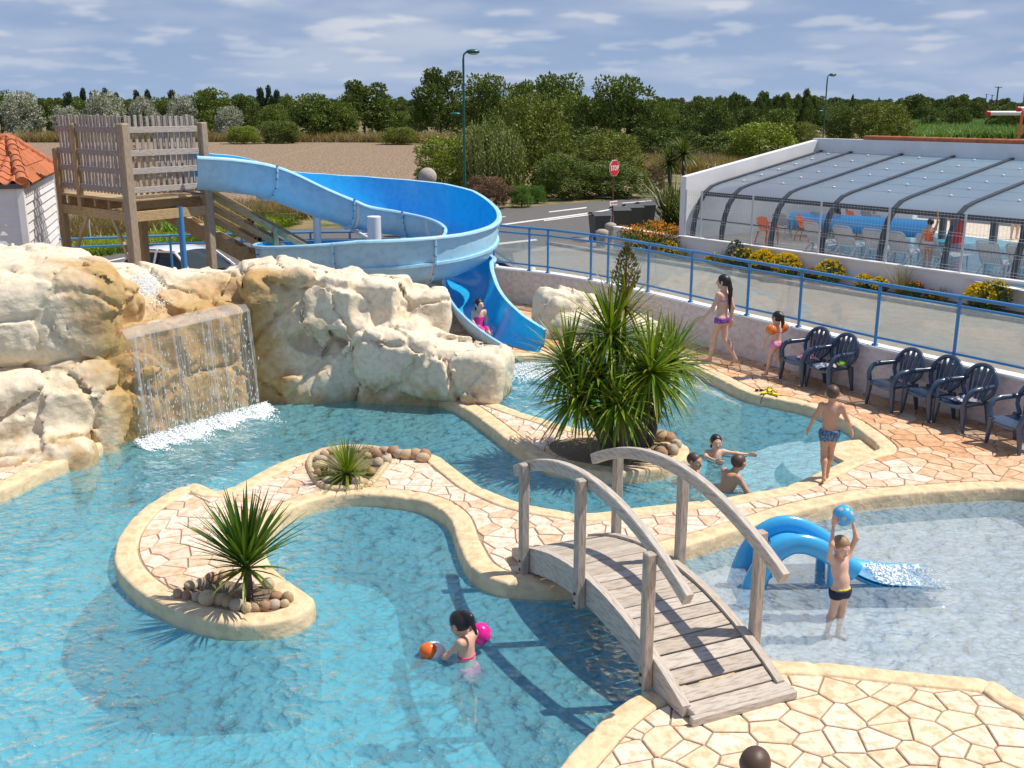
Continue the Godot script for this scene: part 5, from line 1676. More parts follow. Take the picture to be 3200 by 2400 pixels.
func planters() -> void:
	var fl := noise_tex(0.03, 91, FastNoiseLite.TYPE_SIMPLEX_SMOOTH, 5, [0.3, lin(0.65, 0.6, 0.55), 0.6, lin(1, 1, 1)])
	var tones := [lin(0.5, 0.36, 0.22), lin(0.42, 0.25, 0.15), lin(0.5, 0.42, 0.33), lin(0.6, 0.47, 0.3)]
	for k in 4: mat("pebble%d" % k, tones[k], 0.8, {"tex": fl, "scale": 5.0})
	mat("mortar", lin(0.6, 0.47, 0.3), 0.9, {"bump": M.rough, "bump_cm": 2.5, "scale": 2.0})
	var g1 := Color(0.08, 0.18, 0.015); var g2 := Color(0.3, 0.38, 0.04)
	# planter on the tip of the peninsula
	var bed := Geo.new()
	bed.prism(smooth_line(pv([-3.196, -9.135, -2.973, -9.323, -2.614, -9.266, -2.305, -9.135, -2.088, -8.902, -2.138, -8.786, -2.475, -8.71, -2.791, -8.786, -3.08, -8.954]), 0.1), -0.02, 0.02, 0.012)
	struct("planter_soil", bed.mesh(false), M.soil)
	var i := 0
	for p in [Vector3(-2.85, 0, -9.415), Vector3(-2.918, 0, -9.294), Vector3(-2.989, 0, -9.183), Vector3(-3.079, 0, -9.156), Vector3(-3.155, 0, -9), Vector3(-3.065, 0, -8.954), Vector3(-2.957, 0, -8.915), Vector3(-2.843, 0, -8.863), Vector3(-2.701, 0, -8.837), Vector3(-2.589, 0, -8.902), Vector3(-2.537, 0, -8.741), Vector3(-2.437, 0, -8.697), Vector3(-2.361, 0, -8.722), Vector3(-2.282, 0, -8.741), Vector3(-2.201, 0, -8.773), Vector3(-2.111, 0, -8.798), Vector3(-2.103, 0, -8.902), Vector3(-2.217, 0, -8.941), Vector3(-2.353, 0, -9.183), Vector3(-2.57, 0, -8.967), Vector3(-2.63, 0, -8.792), Vector3(-2.784, 0, -8.889)]:
		pebble(p, rng.randf_range(0.055, 0.085), i, "rounded brown stone in the ring round the small palm on the tip", "stones round the tip palm")
		i += 1
	var t := thing("small_palm", "small upright spiky green palm on the tip of the paved peninsula", "palm", Vector3(-2.464, 0.01, -8.882))
	var g := Geo.new(); g.colored = true
	rosette(g, Vector3(0, 0.34, 0), 34, 0.42, 0.034, -0.35, 0.4, Color(0.07, 0.14, 0.016), Color(0.17, 0.22, 0.025))
	rosette(g, Vector3(0, 0.36, 0), 105, 0.72, 0.036, 0.55, 0.22, Color(0.05, 0.12, 0.016), Color(0.15, 0.22, 0.025))
	part("crown", g.mesh(false), M.blade, t)
	var old := Geo.new(); old.colored = true
	rosette(old, Vector3(0, 0.32, 0), 16, 0.4, 0.03, -0.8, 0.6, Color(0.25, 0.25, 0.03), Color(0.3, 0.2, 0.06))
	part("old_leaves", old.mesh(false), M.blade, t)
	var tr := Geo.new()
	tr.tube([Vector3(0, -0.05, 0), Vector3(0.01, 0.18, 0), Vector3(0, 0.4, 0)], [0.045, 0.038, 0.035], 8)
	part("trunk", tr.mesh(), M.bark, t)
	# planter in the middle of the peninsula
	bed = Geo.new()
	bed.prism(smooth_line(pv([-2.621, -12.905, -2.409, -13.27, -2.03, -13.324, -1.637, -13.098, -1.648, -12.656, -1.783, -12.125, -2.021, -11.869, -2.298, -12.013, -2.532, -12.534]), 0.1), -0.02, 0.02, 0.012)
	struct("planter_soil", bed.mesh(false), M.soil)
	var curb := Geo.new()
	var ring := smooth_line(pv([-2.651, -12.905, -2.538, -13.27, -2.341, -13.378, -2.041, -13.405, -1.721, -13.27, -1.615, -12.905, -1.654, -12.534, -1.748, -12.013, -2.014, -11.826, -2.3, -11.913, -2.53, -12.415]), 0.12)
	var rp := []
	for q in ring: rp.append(Vector3(q.x, 0.015, q.y))
	rp.append(rp[0])
	curb.tube(rp, 0.045, 6, false)
	struct("planter_edge", curb.mesh(), M.mortar)
	for p in [Vector3(-2.493, 0, -12.842), Vector3(-2.45, 0, -12.534), Vector3(-2.356, 0, -12.415), Vector3(-2.416, 0, -12.297), Vector3(-2.265, 0, -12.046), Vector3(-2.476, 0, -13.033), Vector3(-1.896, 0, -12.969), Vector3(-1.808, 0, -13.008), Vector3(-1.725, 0, -12.68), Vector3(-1.878, 0, -11.957), Vector3(-1.81, 0, -11.979), Vector3(-1.769, 0, -12.321), Vector3(-2.102, 0, -13.23), Vector3(-2.392, 0, -13.164)]:
		pebble(p, rng.randf_range(0.06, 0.09), i, "grey-brown stone ringing the spiky plant midway along the peninsula", "stones round the middle plant")
		i += 1
	for p in [Vector3(-1.703, 0, -13.19), Vector3(-1.574, 0, -13.111), Vector3(-1.49, 0, -13.033), Vector3(-1.39, 0, -13.008), Vector3(-1.263, 0, -13.008), Vector3(-1.147, 0, -12.982), Vector3(-1.634, 0, -12.779), Vector3(-1.164, 0, -12.88)]:
		pebble(p, rng.randf_range(0.075, 0.1), i, ["leftmost pale stone", "second pale stone", "third pale stone", "fourth pale stone", "fifth pale stone", "rightmost pale stone", "tall stone in front of the left end", "low stone in front of the right end"][i - 36] + " of the row along the peninsula's far edge", "row of pale stones")
		i += 1
	t = thing("spiky_plant", "low spiky yellow-green plant in the middle stone ring", "plant", Vector3(-2.045, 0.01, -12.155))
	g = Geo.new(); g.colored = true
	rosette(g, Vector3(0, 0.08, 0), 120, 0.5, 0.02, -0.15, 0.35, Color(0.14, 0.22, 0.02), Color(0.28, 0.32, 0.04))
	part("crown", g.mesh(false), M.blade, t)
	tr = Geo.new()
	tr.tube([Vector3(0, -0.05, 0), Vector3(0, 0.12, 0)], [0.05, 0.04], 8)
	part("trunk", tr.mesh(), M.bark, t)
	# large planter island with the multi-headed palm
	bed = Geo.new()
	bed.prism(smooth_line(pv([0.529, -13.64, 1.119, -13.854, 1.765, -13.64, 2.19, -13.529, 2.246, -13.27, 2.013, -12.905, 1.448, -12.717, 0.919, -12.842, 0.598, -13.164]), 0.1), -0.02, 0.02, 0.012)
	struct("planter_soil", bed.mesh(false), M.soil)
	for p in [Vector3(2.07, 0, -13.739), Vector3(2.172, 0, -13.711), Vector3(2.227, 0, -13.432), Vector3(2.057, 0, -13.27), Vector3(1.905, 0, -13.098), Vector3(1.952, 0, -13.008), Vector3(2.135, 0, -13.164), Vector3(1.761, 0, -12.905)]:
		pebble(p, rng.randf_range(0.08, 0.12), i, "grey-brown cobble at the foot of the big palm", "cobbles under the big palm")
		i += 1
	var base := Vector3(1.609, 0, -13.23)
	t = thing("big_palm", "large multi-headed cabbage palm with dry flower spike in the round planter", "palm", base)
	var heads := [[Vector3(1.302, 1.586, -13.3), 170, 0.92], [Vector3(1.782, 1.192, -12.9), 160, 0.85], [Vector3(0.738, 1.198, -13.3), 120, 0.75], [Vector3(0.866, 0.851, -12.9), 150, 0.75], [Vector3(2.116, 1.193, -13.5), 110, 0.72], [Vector3(1.342, 0.823, -12.7), 130, 0.68], [Vector3(1.642, 0.898, -13.2), 110, 0.75], [Vector3(1.116, 1.102, -13), 120, 0.75]]
	for h in heads:
		var c: Vector3 = h[0] - base
		g = Geo.new(); g.colored = true
		rosette(g, c, h[1], h[2], 0.036, -0.75, 0.55, g1, g2)
		part("crown", g.mesh(false), M.blade, t)
		old = Geo.new(); old.colored = true
		rosette(old, c - Vector3(0, 0.05, 0), 26, h[2] * 0.85, 0.032, -1.0, 0.7, Color(0.26, 0.23, 0.03), Color(0.3, 0.2, 0.06))
		part("old_leaves", old.mesh(false), M.blade, t)
		tr = Geo.new()
		var foot := Vector3(clampf(c.x * 0.3, -0.25, 0.25), -0.05, c.z * 0.2)
		tr.tube([foot, foot.lerp(c, 0.45) + Vector3(0, 0.05, 0), c], [0.12, 0.09, 0.06], 9)
		part("trunk", tr.mesh(), M.bark, t)
	var dry: Vector3 = Vector3(1.489, 1.93, -13.5) - base
	g = Geo.new(); g.colored = true
	rosette(g, dry, 50, 0.7, 0.028, -0.5, 0.7, Color(0.3, 0.25, 0.06), Color(0.2, 0.17, 0.05))
	part("dry_crown", g.mesh(false), M.blade, t)
	var spike := Geo.new(); spike.colored = true
	for k in 620:
		var f := pow(rng.randf(), 0.8)
		var rad := 0.24 * sin(PI * clampf(1.05 - f, 0.02, 1.0)) * (1.0 - 0.5 * f) + 0.015
		var az := rng.randf() * TAU
		var p := dry + Vector3(0, 0.12 + f * 0.68, 0) + Vector3(cos(az), 0, sin(az)) * rad * sqrt(rng.randf())
		leaf(spike, p, (Vector3(cos(az), 1.2, sin(az))).normalized(), 0.045, Color(0.22, 0.2, 0.08).lerp(Color(0.17, 0.12, 0.06), rng.randf()))
	part("flower_spike", spike.mesh(false), M.leaf, t)
	tr = Geo.new()
	tr.tube([dry - Vector3(0, 0.5, 0), dry + Vector3(0, 0.75, 0)], [0.03, 0.008], 6)
	part("stem", tr.mesh(), M.bark, t)

func fan_chair(t: Node3D) -> void:
	var m: Material = M.navy_plastic
	var seat := Geo.new()
	var rows := []; var under := []
	for j in 9:
		var row := []; var low := []
		var z := lerpf(0.26, -0.2, j / 8.0)
		for i in 11:
			var w := lerpf(0.265, 0.21, j / 8.0)
			var x := (i / 10.0 - 0.5) * 2.0 * w
			var y := 0.41 - 0.03 * cos(x / w * 1.3) - (0.03 * pow(1.0 - j / 8.0, 6.0)) - 0.02 * j / 8.0
			row.append(Vector3(x, y, z)); low.append(Vector3(x, y - 0.03, z))
		low.reverse()
		rows.append(row); under.append(low)
	seat.grid(rows); seat.grid(under)
	for j in 8: seat.face([rows[j][0], rows[j + 1][0], under[j + 1][10], under[j][10]]); seat.face([rows[j + 1][10], rows[j][10], under[j][0], under[j + 1][0]])
	var fr: Array = under[0].duplicate(); fr.reverse()
	seat.grid([fr, rows[0]])
	part("seat", seat.mesh(), m, t)
	# fan back: an outer hoop and tapering slats that spread from the seat
	var hoop := []
	var base := func(a: float) -> Vector3: return Vector3(0.04 * sin(a) * 4.0, 0.4, -0.2)
	for k in 15:
		var a := lerpf(-1.9, 1.9, k / 14.0)
		hoop.append(Vector3(sin(a) * 0.29, 0.61 + cos(a) * 0.27, -0.2 - (0.61 + cos(a) * 0.27 - 0.4) * 0.3))
	var hg := Geo.new()
	hg.tube([Vector3(-0.17, 0.4, -0.19)] + hoop + [Vector3(0.17, 0.4, -0.19)], 0.032, 8)
	part("back_hoop", hg.mesh(), m, t)
	for k in 5:
		var a := (k - 2) * 0.42
		var b: Vector3 = base.call(a)
		var top := Vector3(sin(a) * 0.285, 0.61 + cos(a) * 0.265, -0.2 - (0.21 + cos(a) * 0.265) * 0.3)
		var g := Geo.new()
		var r := []; var q := []
		for j in 6:
			var f := j / 5.0
			var p := b.lerp(top, f)
			var w := lerpf(0.018, 0.034, f)
			var sd := Vector3(cos(a), -sin(a), 0) * w
			r.append([p - sd, p + sd]); q.append([p + sd + Vector3(0, 0, -0.016), p - sd + Vector3(0, 0, -0.016)])
		g.grid(r); g.grid(q)
		for j in 5: g.face([r[j][0], q[j][1], q[j + 1][1], r[j + 1][0]]); g.face([q[j][0], r[j][1], r[j + 1][1], q[j + 1][0]])
		part("back_slat", g.mesh(false), m, t)
	for s in [-1, 1]:
		var arm := Geo.new()
		arm.tube([Vector3(s * 0.255, 0.4, 0.25), Vector3(s * 0.285, 0.52, 0.24), Vector3(s * 0.3, 0.61, 0.17), Vector3(s * 0.305, 0.63, 0.05), Vector3(s * 0.295, 0.63, -0.1), Vector3(s * 0.27, 0.64, -0.25), Vector3(s * 0.255, 0.66, -0.3)], [0.04, 0.034, 0.038, 0.042, 0.038, 0.034, 0.03], 8)
		part("armrest", arm.mesh(), m, t)
		for z in [0.24, -0.2]:
			var lg := Geo.new()
			lg.tube([Vector3(s * (0.285 if z > 0 else 0.26), 0.0, z * 1.12 - 0.03), Vector3(s * 0.24, 0.4, z)], [0.024, 0.05], 7)
			part("leg", lg.mesh(), m, t)

func towel(label: String, at: Vector3, m: Material, r: float, seed_: int, drop := 0.0) -> void:
	var g := Geo.new()
	var rows := []
	var n := FastNoiseLite.new()
	n.seed = seed_
	n.frequency = 3.5
	n.fractal_octaves = 3
	for j in 15:
		var row := []
		for i in 15:
			var x := (i / 14.0 - 0.5) * 2.0; var z := (j / 14.0 - 0.5) * 2.0
			var rr := r * (0.75 + 0.3 * n.get_noise_2d(atan2(z, x) * 0.4, 3.0))
			var fold := absf(n.get_noise_2d(x * 0.9, z * 0.9)) * 0.1 + 0.015
			fold *= 1.0 - 0.8 * maxf(x * x, z * z)
			row.append(at + Vector3(x * rr, fold - drop * maxf(0.0, -x - 0.4) * 0.3, z * rr * 0.75))
		rows.append(row)
	g.grid(rows)
	tag(part("towel", g.mesh(), m, self), label, "towel", "towels on the chairs")

func garden_chairs() -> void:
	var spots := [[Vector3(5.078, 0, -17.067), -1.15, "dark blue plastic chair with pink towel, leftmost by the wall"], [Vector3(5.378, 0, -16.57), -1.15, "dark blue plastic chair with white and green towels, second from left"], [Vector3(6.031, 0, -15.508), -1.2, "empty dark blue plastic chair, left of the group of three"], [Vector3(6.406, 0, -15.024), -1.2, "empty dark blue plastic chair in the middle of the group of three"], [Vector3(6.686, 0, -14.503), -1.2, "dark blue plastic chair with grey clothes, right of the group of three"], [Vector3(7.035, 0, -13.543), -1.2, "dark blue plastic chair cut by the right edge of the view"]]
	var proto: Node3D
	for k in spots.size():
		var s: Array = spots[k]
		s[0] += Vector3(-0.17, 0, 0.07)
		if k == 0:
			proto = thing("garden_chair", s[2], "chair", s[0], s[1], "blue chairs along the pool wall")
			fan_chair(proto)
		else: copy(proto, s[0], s[1], s[2])
	var up := Vector3(0, 0.4, 0)
	towel("crumpled pink and white towel on the leftmost blue chair", spots[0][0] + up + Vector3(0.05, 0, -0.02), M.towel_pink, 0.19, 3)
	towel("crumpled white towel draped on the second blue chair", spots[1][0] + up + Vector3(-0.1, 0, 0.05), M.towel_white, 0.2, 5, 0.2)
	towel("small green towel beside the white one on the second chair", spots[1][0] + up + Vector3(0.14, 0.04, 0.12), M.towel_green, 0.09, 6)
	towel("crumpled grey and white clothes on the fifth blue chair", spots[4][0] + up + Vector3(0.0, 0, 0.02), M.towel_grey, 0.21, 8)
	# flip-flops and goggles on the low kerb
	var fp := Vector3(4.087, 0.02, -16.161)
	for k in 3:
		var t := thing("flip_flop", ["yellow flip flop leaning on another on the pool kerb", "yellow flip flop lying flat nearest the water", "yellow flip flop standing at the back of the pile"][k], "flip flop", fp + [Vector3(0, 0.012, 0), Vector3(0.11, 0.012, 0.08), Vector3(0.08, 0.03, -0.08)][k], [0.7, 2.2, 1.4][k], "yellow flip flops on the kerb")
		var sole := Geo.new()
		var poly := PackedVector2Array()
		for i in 14:
			var a := TAU * i / 14
			poly.append(Vector2(cos(a) * 0.115, sin(a) * (0.045 + 0.008 * cos(a))))
		sole.prism(poly, -0.01, 0.012, 0.003)
		part("sole", sole.mesh(false), M.yellow_cloth, t)
		var st := Geo.new()
		st.tube([Vector3(-0.01, 0.01, 0.045), Vector3(0.03, 0.045, 0.015), Vector3(0.06, 0.012, 0), Vector3(0.03, 0.045, -0.015), Vector3(-0.01, 0.01, -0.045)], 0.007, 6)
		part("strap", st.mesh(), M.navy_cloth, t)
	var gg := thing("goggles", "dark swimming goggles with trailing strap beside the flip flops", "goggles", Vector3(4.01, 0.02, -16.278))
	for s in [-1, 1]:
		var le := Geo.new()
		le.blob(Transform3D(Basis().scaled(Vector3(0.035, 0.02, 0.025)), Vector3(s * 0.035, 0.015, 0)), soft_noise, 0.0, 8, 5)
		part("lens", le.mesh(), M.navy_cloth, gg)
	var sp := Geo.new()
	sp.tube([Vector3(0.06, 0.01, 0), Vector3(0.12, 0.01, 0.08), Vector3(0.05, 0.012, 0.2), Vector3(-0.02, -0.02, 0.3), Vector3(-0.04, -0.12, 0.31)], 0.006, 6)
	part("strap", sp.mesh(), M.navy_cloth, gg)

const BODY := {"pelvis": [0, 0.52, 0], "belly": [0, 0.61, 0.004], "chest": [0, 0.715, -0.004], "neck": [0, 0.82, -0.006], "head": [0, 0.915, 0.008],
	"sh_l": [0.098, 0.79, -0.008], "el_l": [0.135, 0.63, -0.015], "wr_l": [0.15, 0.49, 0.03], "sh_r": [-0.098, 0.79, -0.008], "el_r": [-0.135, 0.63, -0.015], "wr_r": [-0.15, 0.49, 0.03],
	"hip_l": [0.047, 0.5, 0], "kn_l": [0.052, 0.28, 0.012], "an_l": [0.052, 0.045, -0.012], "toe_l": [0.06, 0.014, 0.085], "hip_r": [-0.047, 0.5, 0], "kn_r": [-0.052, 0.28, 0.012], "an_r": [-0.052, 0.045, -0.012], "toe_r": [-0.06, 0.014, 0.085]}

func torso(f: Field, J: Dictionary, h: float, slim: float) -> void:
	f.wide(J.chest, Vector3(0.086 * slim, 0.09, 0.054) * h)
	f.wide(J.belly, Vector3(0.074 * slim, 0.08, 0.05) * h)
	f.wide(J.pelvis, Vector3(0.082 * slim, 0.06, 0.056) * h)
	f.limb(J.pelvis, J.chest, 0.056 * h, 0.058 * h)
	for s in ["_l", "_r"]: f.limb(J.chest + Vector3(0, 0.035 * h, 0), J["sh" + s], 0.042 * h, 0.03 * h)

func legs(f: Field, J: Dictionary, h: float, slim: float) -> void:
	for s in ["_l", "_r"]:
		f.limb(J["hip" + s] - (J["hip" + s] - J["kn" + s]) * 0.04, J["kn" + s], 0.052 * h * slim, 0.031 * h)
		f.wide(J["hip" + s] + Vector3(0, 0.0, -0.022 * h), Vector3(0.046, 0.05, 0.046) * h * slim)
		var calf: Vector3 = J["kn" + s].lerp(J["an" + s], 0.3) + Vector3(0, 0, -0.008 * h)
		f.limb(J["kn" + s], calf, 0.029 * h, 0.032 * h)
		f.limb(calf, J["an" + s], 0.032 * h, 0.019 * h)
		f.limb(J["an" + s] - Vector3(0, 0.018, 0.01) * h, J["toe" + s], 0.021 * h, 0.014 * h)

func person(t: Node3D, h: float, skin: Material, over := {}, o := {}) -> Dictionary:
	var slim: float = o.get("slim", 1.0)
	var J := {}
	var lo := Vector3.ONE * 9
	var hi := -lo
	for k in BODY:
		var a: Array = over.get(k, BODY[k])
		J[k] = Vector3(a[0], a[1], a[2]) * h
		lo = lo.min(J[k]); hi = hi.max(J[k])
	lo -= Vector3.ONE * 0.15; hi += Vector3.ONE * 0.15
	var cell: float = o.get("cell", 0.02)
	var f := Field.new(lo, hi, cell, 0.012)
	torso(f, J, h, slim)
	legs(f, J, h, slim)
	f.limb(J.chest + Vector3(0, 0.06 * h, 0), J.neck, 0.036 * h, 0.029 * h)
	f.limb(J.neck, J.head, 0.029 * h, 0.03 * h)
	for s in ["_l", "_r"]:
		f.limb(J["sh" + s], J["el" + s], 0.029 * h, 0.0215 * h)
		f.limb(J["el" + s], J["wr" + s], 0.0225 * h, 0.0145 * h)
	var g := Geo.new()
	f.net(g)
	# head on a finer grid
	var hs: float = o.get("head", 1.0) * h
	var face := Basis.from_euler(Vector3(o.get("nod", 0.0), o.get("look", 0.0), 0))
	var hc: Vector3 = J.head
	var at := func(x: float, y: float, z: float) -> Vector3: return hc + face * (Vector3(x, y, z) * hs)
	var fh := Field.new(hc - Vector3.ONE * 0.12 * hs - Vector3.ONE * 0.03, hc + Vector3.ONE * 0.12 * hs + Vector3.ONE * 0.03, maxf(cell * 0.42, 0.007), 0.006)
	fh.wide(at.call(0, 0.018, -0.008), Vector3(0.055, 0.06, 0.066) * hs)
	fh.wide(at.call(0, -0.028, 0.022), Vector3(0.04, 0.046, 0.038) * hs)
	fh.limb(at.call(0, -0.058, 0.04), at.call(0, -0.05, 0.03), 0.018 * hs, 0.022 * hs)
	fh.limb(at.call(0, 0.004, 0.055), at.call(0, -0.018, 0.07), 0.008 * hs, 0.011 * hs)
	fh.limb(at.call(-0.022, 0.012, 0.05), at.call(0.022, 0.012, 0.05), 0.013 * hs, 0.013 * hs)
	for s in [-1, 1]:
		fh.limb(at.call(s * 0.056, 0.008, -0.006), at.call(s * 0.058, -0.018, -0.002), 0.012 * hs, 0.009 * hs)
		fh.limb(at.call(s * 0.03, -0.015, 0.04), at.call(s * 0.03, -0.02, 0.04), 0.018 * hs, 0.016 * hs)
	fh.limb(J.neck, at.call(0, -0.04, -0.012), 0.029 * h, 0.032 * hs)
	fh.net(g)
	# hands: palm, four fingers and a thumb
	for s in ["_l", "_r"]:
		var w: Vector3 = J["wr" + s]
		var d: Vector3 = (w - J["el" + s]).normalized()
		if o.has("hand" + s): d = (o["hand" + s] as Vector3).normalized()
		var sd := 1.0 if s == "_l" else -1.0
		var palm: Vector3 = o.get("palm" + s, Vector3(-sd, 0, 0.1))
		palm = (palm - d * palm.dot(d)).normalized()
		var ac := d.cross(palm)
		if ac.dot(Vector3(0, 0, 1)) < 0: ac = -ac   # thumb side
		var hh := h * 0.105
		var fc := maxf(cell * 0.3, 0.0055)
		var ff := Field.new(w - Vector3.ONE * hh * 1.3, w + Vector3.ONE * hh * 1.3, fc, 0.004)
		ff.limb(w - d * hh * 0.1, w + d * hh * 0.12, 0.0145 * h, 0.016 * h)
		for k in 4:
			var side := (1.5 - k) * hh * 0.125
			var root := w + d * hh * 0.52 + ac * side
			ff.limb(w + d * hh * 0.1 + ac * side * 0.8, root, hh * 0.095, hh * 0.085)
			var ln: float = hh * [0.42, 0.48, 0.44, 0.34][k]
			var curl: float = o.get("curl", 0.35)
			var m := root + (d + palm * curl * 0.6 + ac * (1.5 - k) * 0.08).normalized() * ln * 0.5
			ff.limb(root, m, hh * 0.075, hh * 0.068)
			ff.limb(m, m + (d + palm * curl * 1.8).normalized() * ln * 0.5, hh * 0.066, hh * 0.055)
		var tb := w + d * hh * 0.15 + ac * hh * 0.2
		var tm := tb + (d * 0.75 + ac * 0.6 + palm * 0.3).normalized() * hh * 0.27
		ff.limb(tb, tm, hh * 0.09, hh * 0.08)
		ff.limb(tm, tm + (d + ac * 0.15 + palm * 0.3).normalized() * hh * 0.22, hh * 0.075, hh * 0.06)
		ff.net(g)
	part("body", g.mesh(), skin, t)
	# face details
	for s in [-1, 1]:
		var e := Geo.new()
		e.blob(Transform3D(face.scaled(Vector3(0.0085, 0.0055, 0.005) * hs), at.call(s * 0.0225, 0.003, 0.0545)), soft_noise, 0.0, 8, 5)
		part("eye", e.mesh(), M.eye, t)
		var br := Geo.new()
		br.tube([at.call(s * 0.012, 0.017, 0.0615), at.call(s * 0.024, 0.02, 0.0595), at.call(s * 0.035, 0.016, 0.052)], 0.0028 * hs, 5)
		part("eyebrow", br.mesh(), o.get("hair", M.hair_dark), t)
	var lp := Geo.new()
	lp.tube([at.call(-0.017, -0.037, 0.055), at.call(0, -0.036, 0.062), at.call(0.017, -0.037, 0.055)], [0.003 * hs, 0.0055 * hs, 0.003 * hs], 6)
	part("lips", lp.mesh(), M.lip, t)
	# hair
	var hf := Field.new(hc - Vector3(0.13, 0.6, 0.35) * hs, hc + Vector3(0.13, 0.13, 0.13) * hs, maxf(cell * 0.5, 0.008), 0.006)
	var thick: float = o.get("thick", 0.004)
	hf.wide(at.call(0, 0.021, -0.011), Vector3(0.0565 + thick, 0.061 + thick, 0.067 + thick) * hs)
	for q in o.get("tail", []): hf.limb(at.call(q[0], q[1], q[2]), at.call(q[3], q[4], q[5]), q[6] * hs, q[7] * hs)
	var hg := Geo.new()
	var line: float = o.get("hairline", 0.032)
	hf.net(hg, [[at.call(0, line, 0.04), face * Vector3(0, -0.62, 0.78)]] if not o.has("tail") else [[at.call(0, line, 0.045), face * Vector3(0, -0.35, 0.94)]])
	part("hair", hg.mesh(), o.get("hair", M.hair_dark), t)
	# clothing: the same body, a little larger, between two heights
	for c in o.get("suit", []):
		var cf := Field.new(Vector3(lo.x, (c[1] - 0.05) * h, lo.z), Vector3(hi.x, (c[2] + 0.05) * h, hi.z), cell * 0.8, 0.012)
		torso(cf, J, h, slim)
		if c[1] < 0.5: legs(cf, J, h, slim)
		var cg := Geo.new()
		var wide_: float = c[4] if c.size() > 4 else 0.3
		cf.net(cg, [[Vector3(0, c[1] * h, 0), Vector3.DOWN], [Vector3(0, c[2] * h, 0), Vector3.UP], [Vector3(wide_ * h, 0, 0), Vector3.RIGHT], [Vector3(-wide_ * h, 0, 0), Vector3.LEFT]], 0.007)
		if cg.v.size(): part(c[3], cg.mesh(), c[0], t)
	return J

func armband(t: Node3D, a: Vector3, b: Vector3, m: Material, r: float) -> void:
	var d := (b - a).normalized()
	var x := d.cross(Vector3.BACK).normalized()
	var g := Geo.new()
	var c := a.lerp(b, 0.45)
	g.lathe([Vector2(0.028, -r * 0.75), Vector2(r * 0.7, -r * 0.7), Vector2(r, -r * 0.3), Vector2(r, r * 0.3), Vector2(r * 0.7, r * 0.7), Vector2(0.028, r * 0.75)], 7, Transform3D(Basis(x, d, x.cross(d)), c))
	part("armband", g.mesh(), m, t)

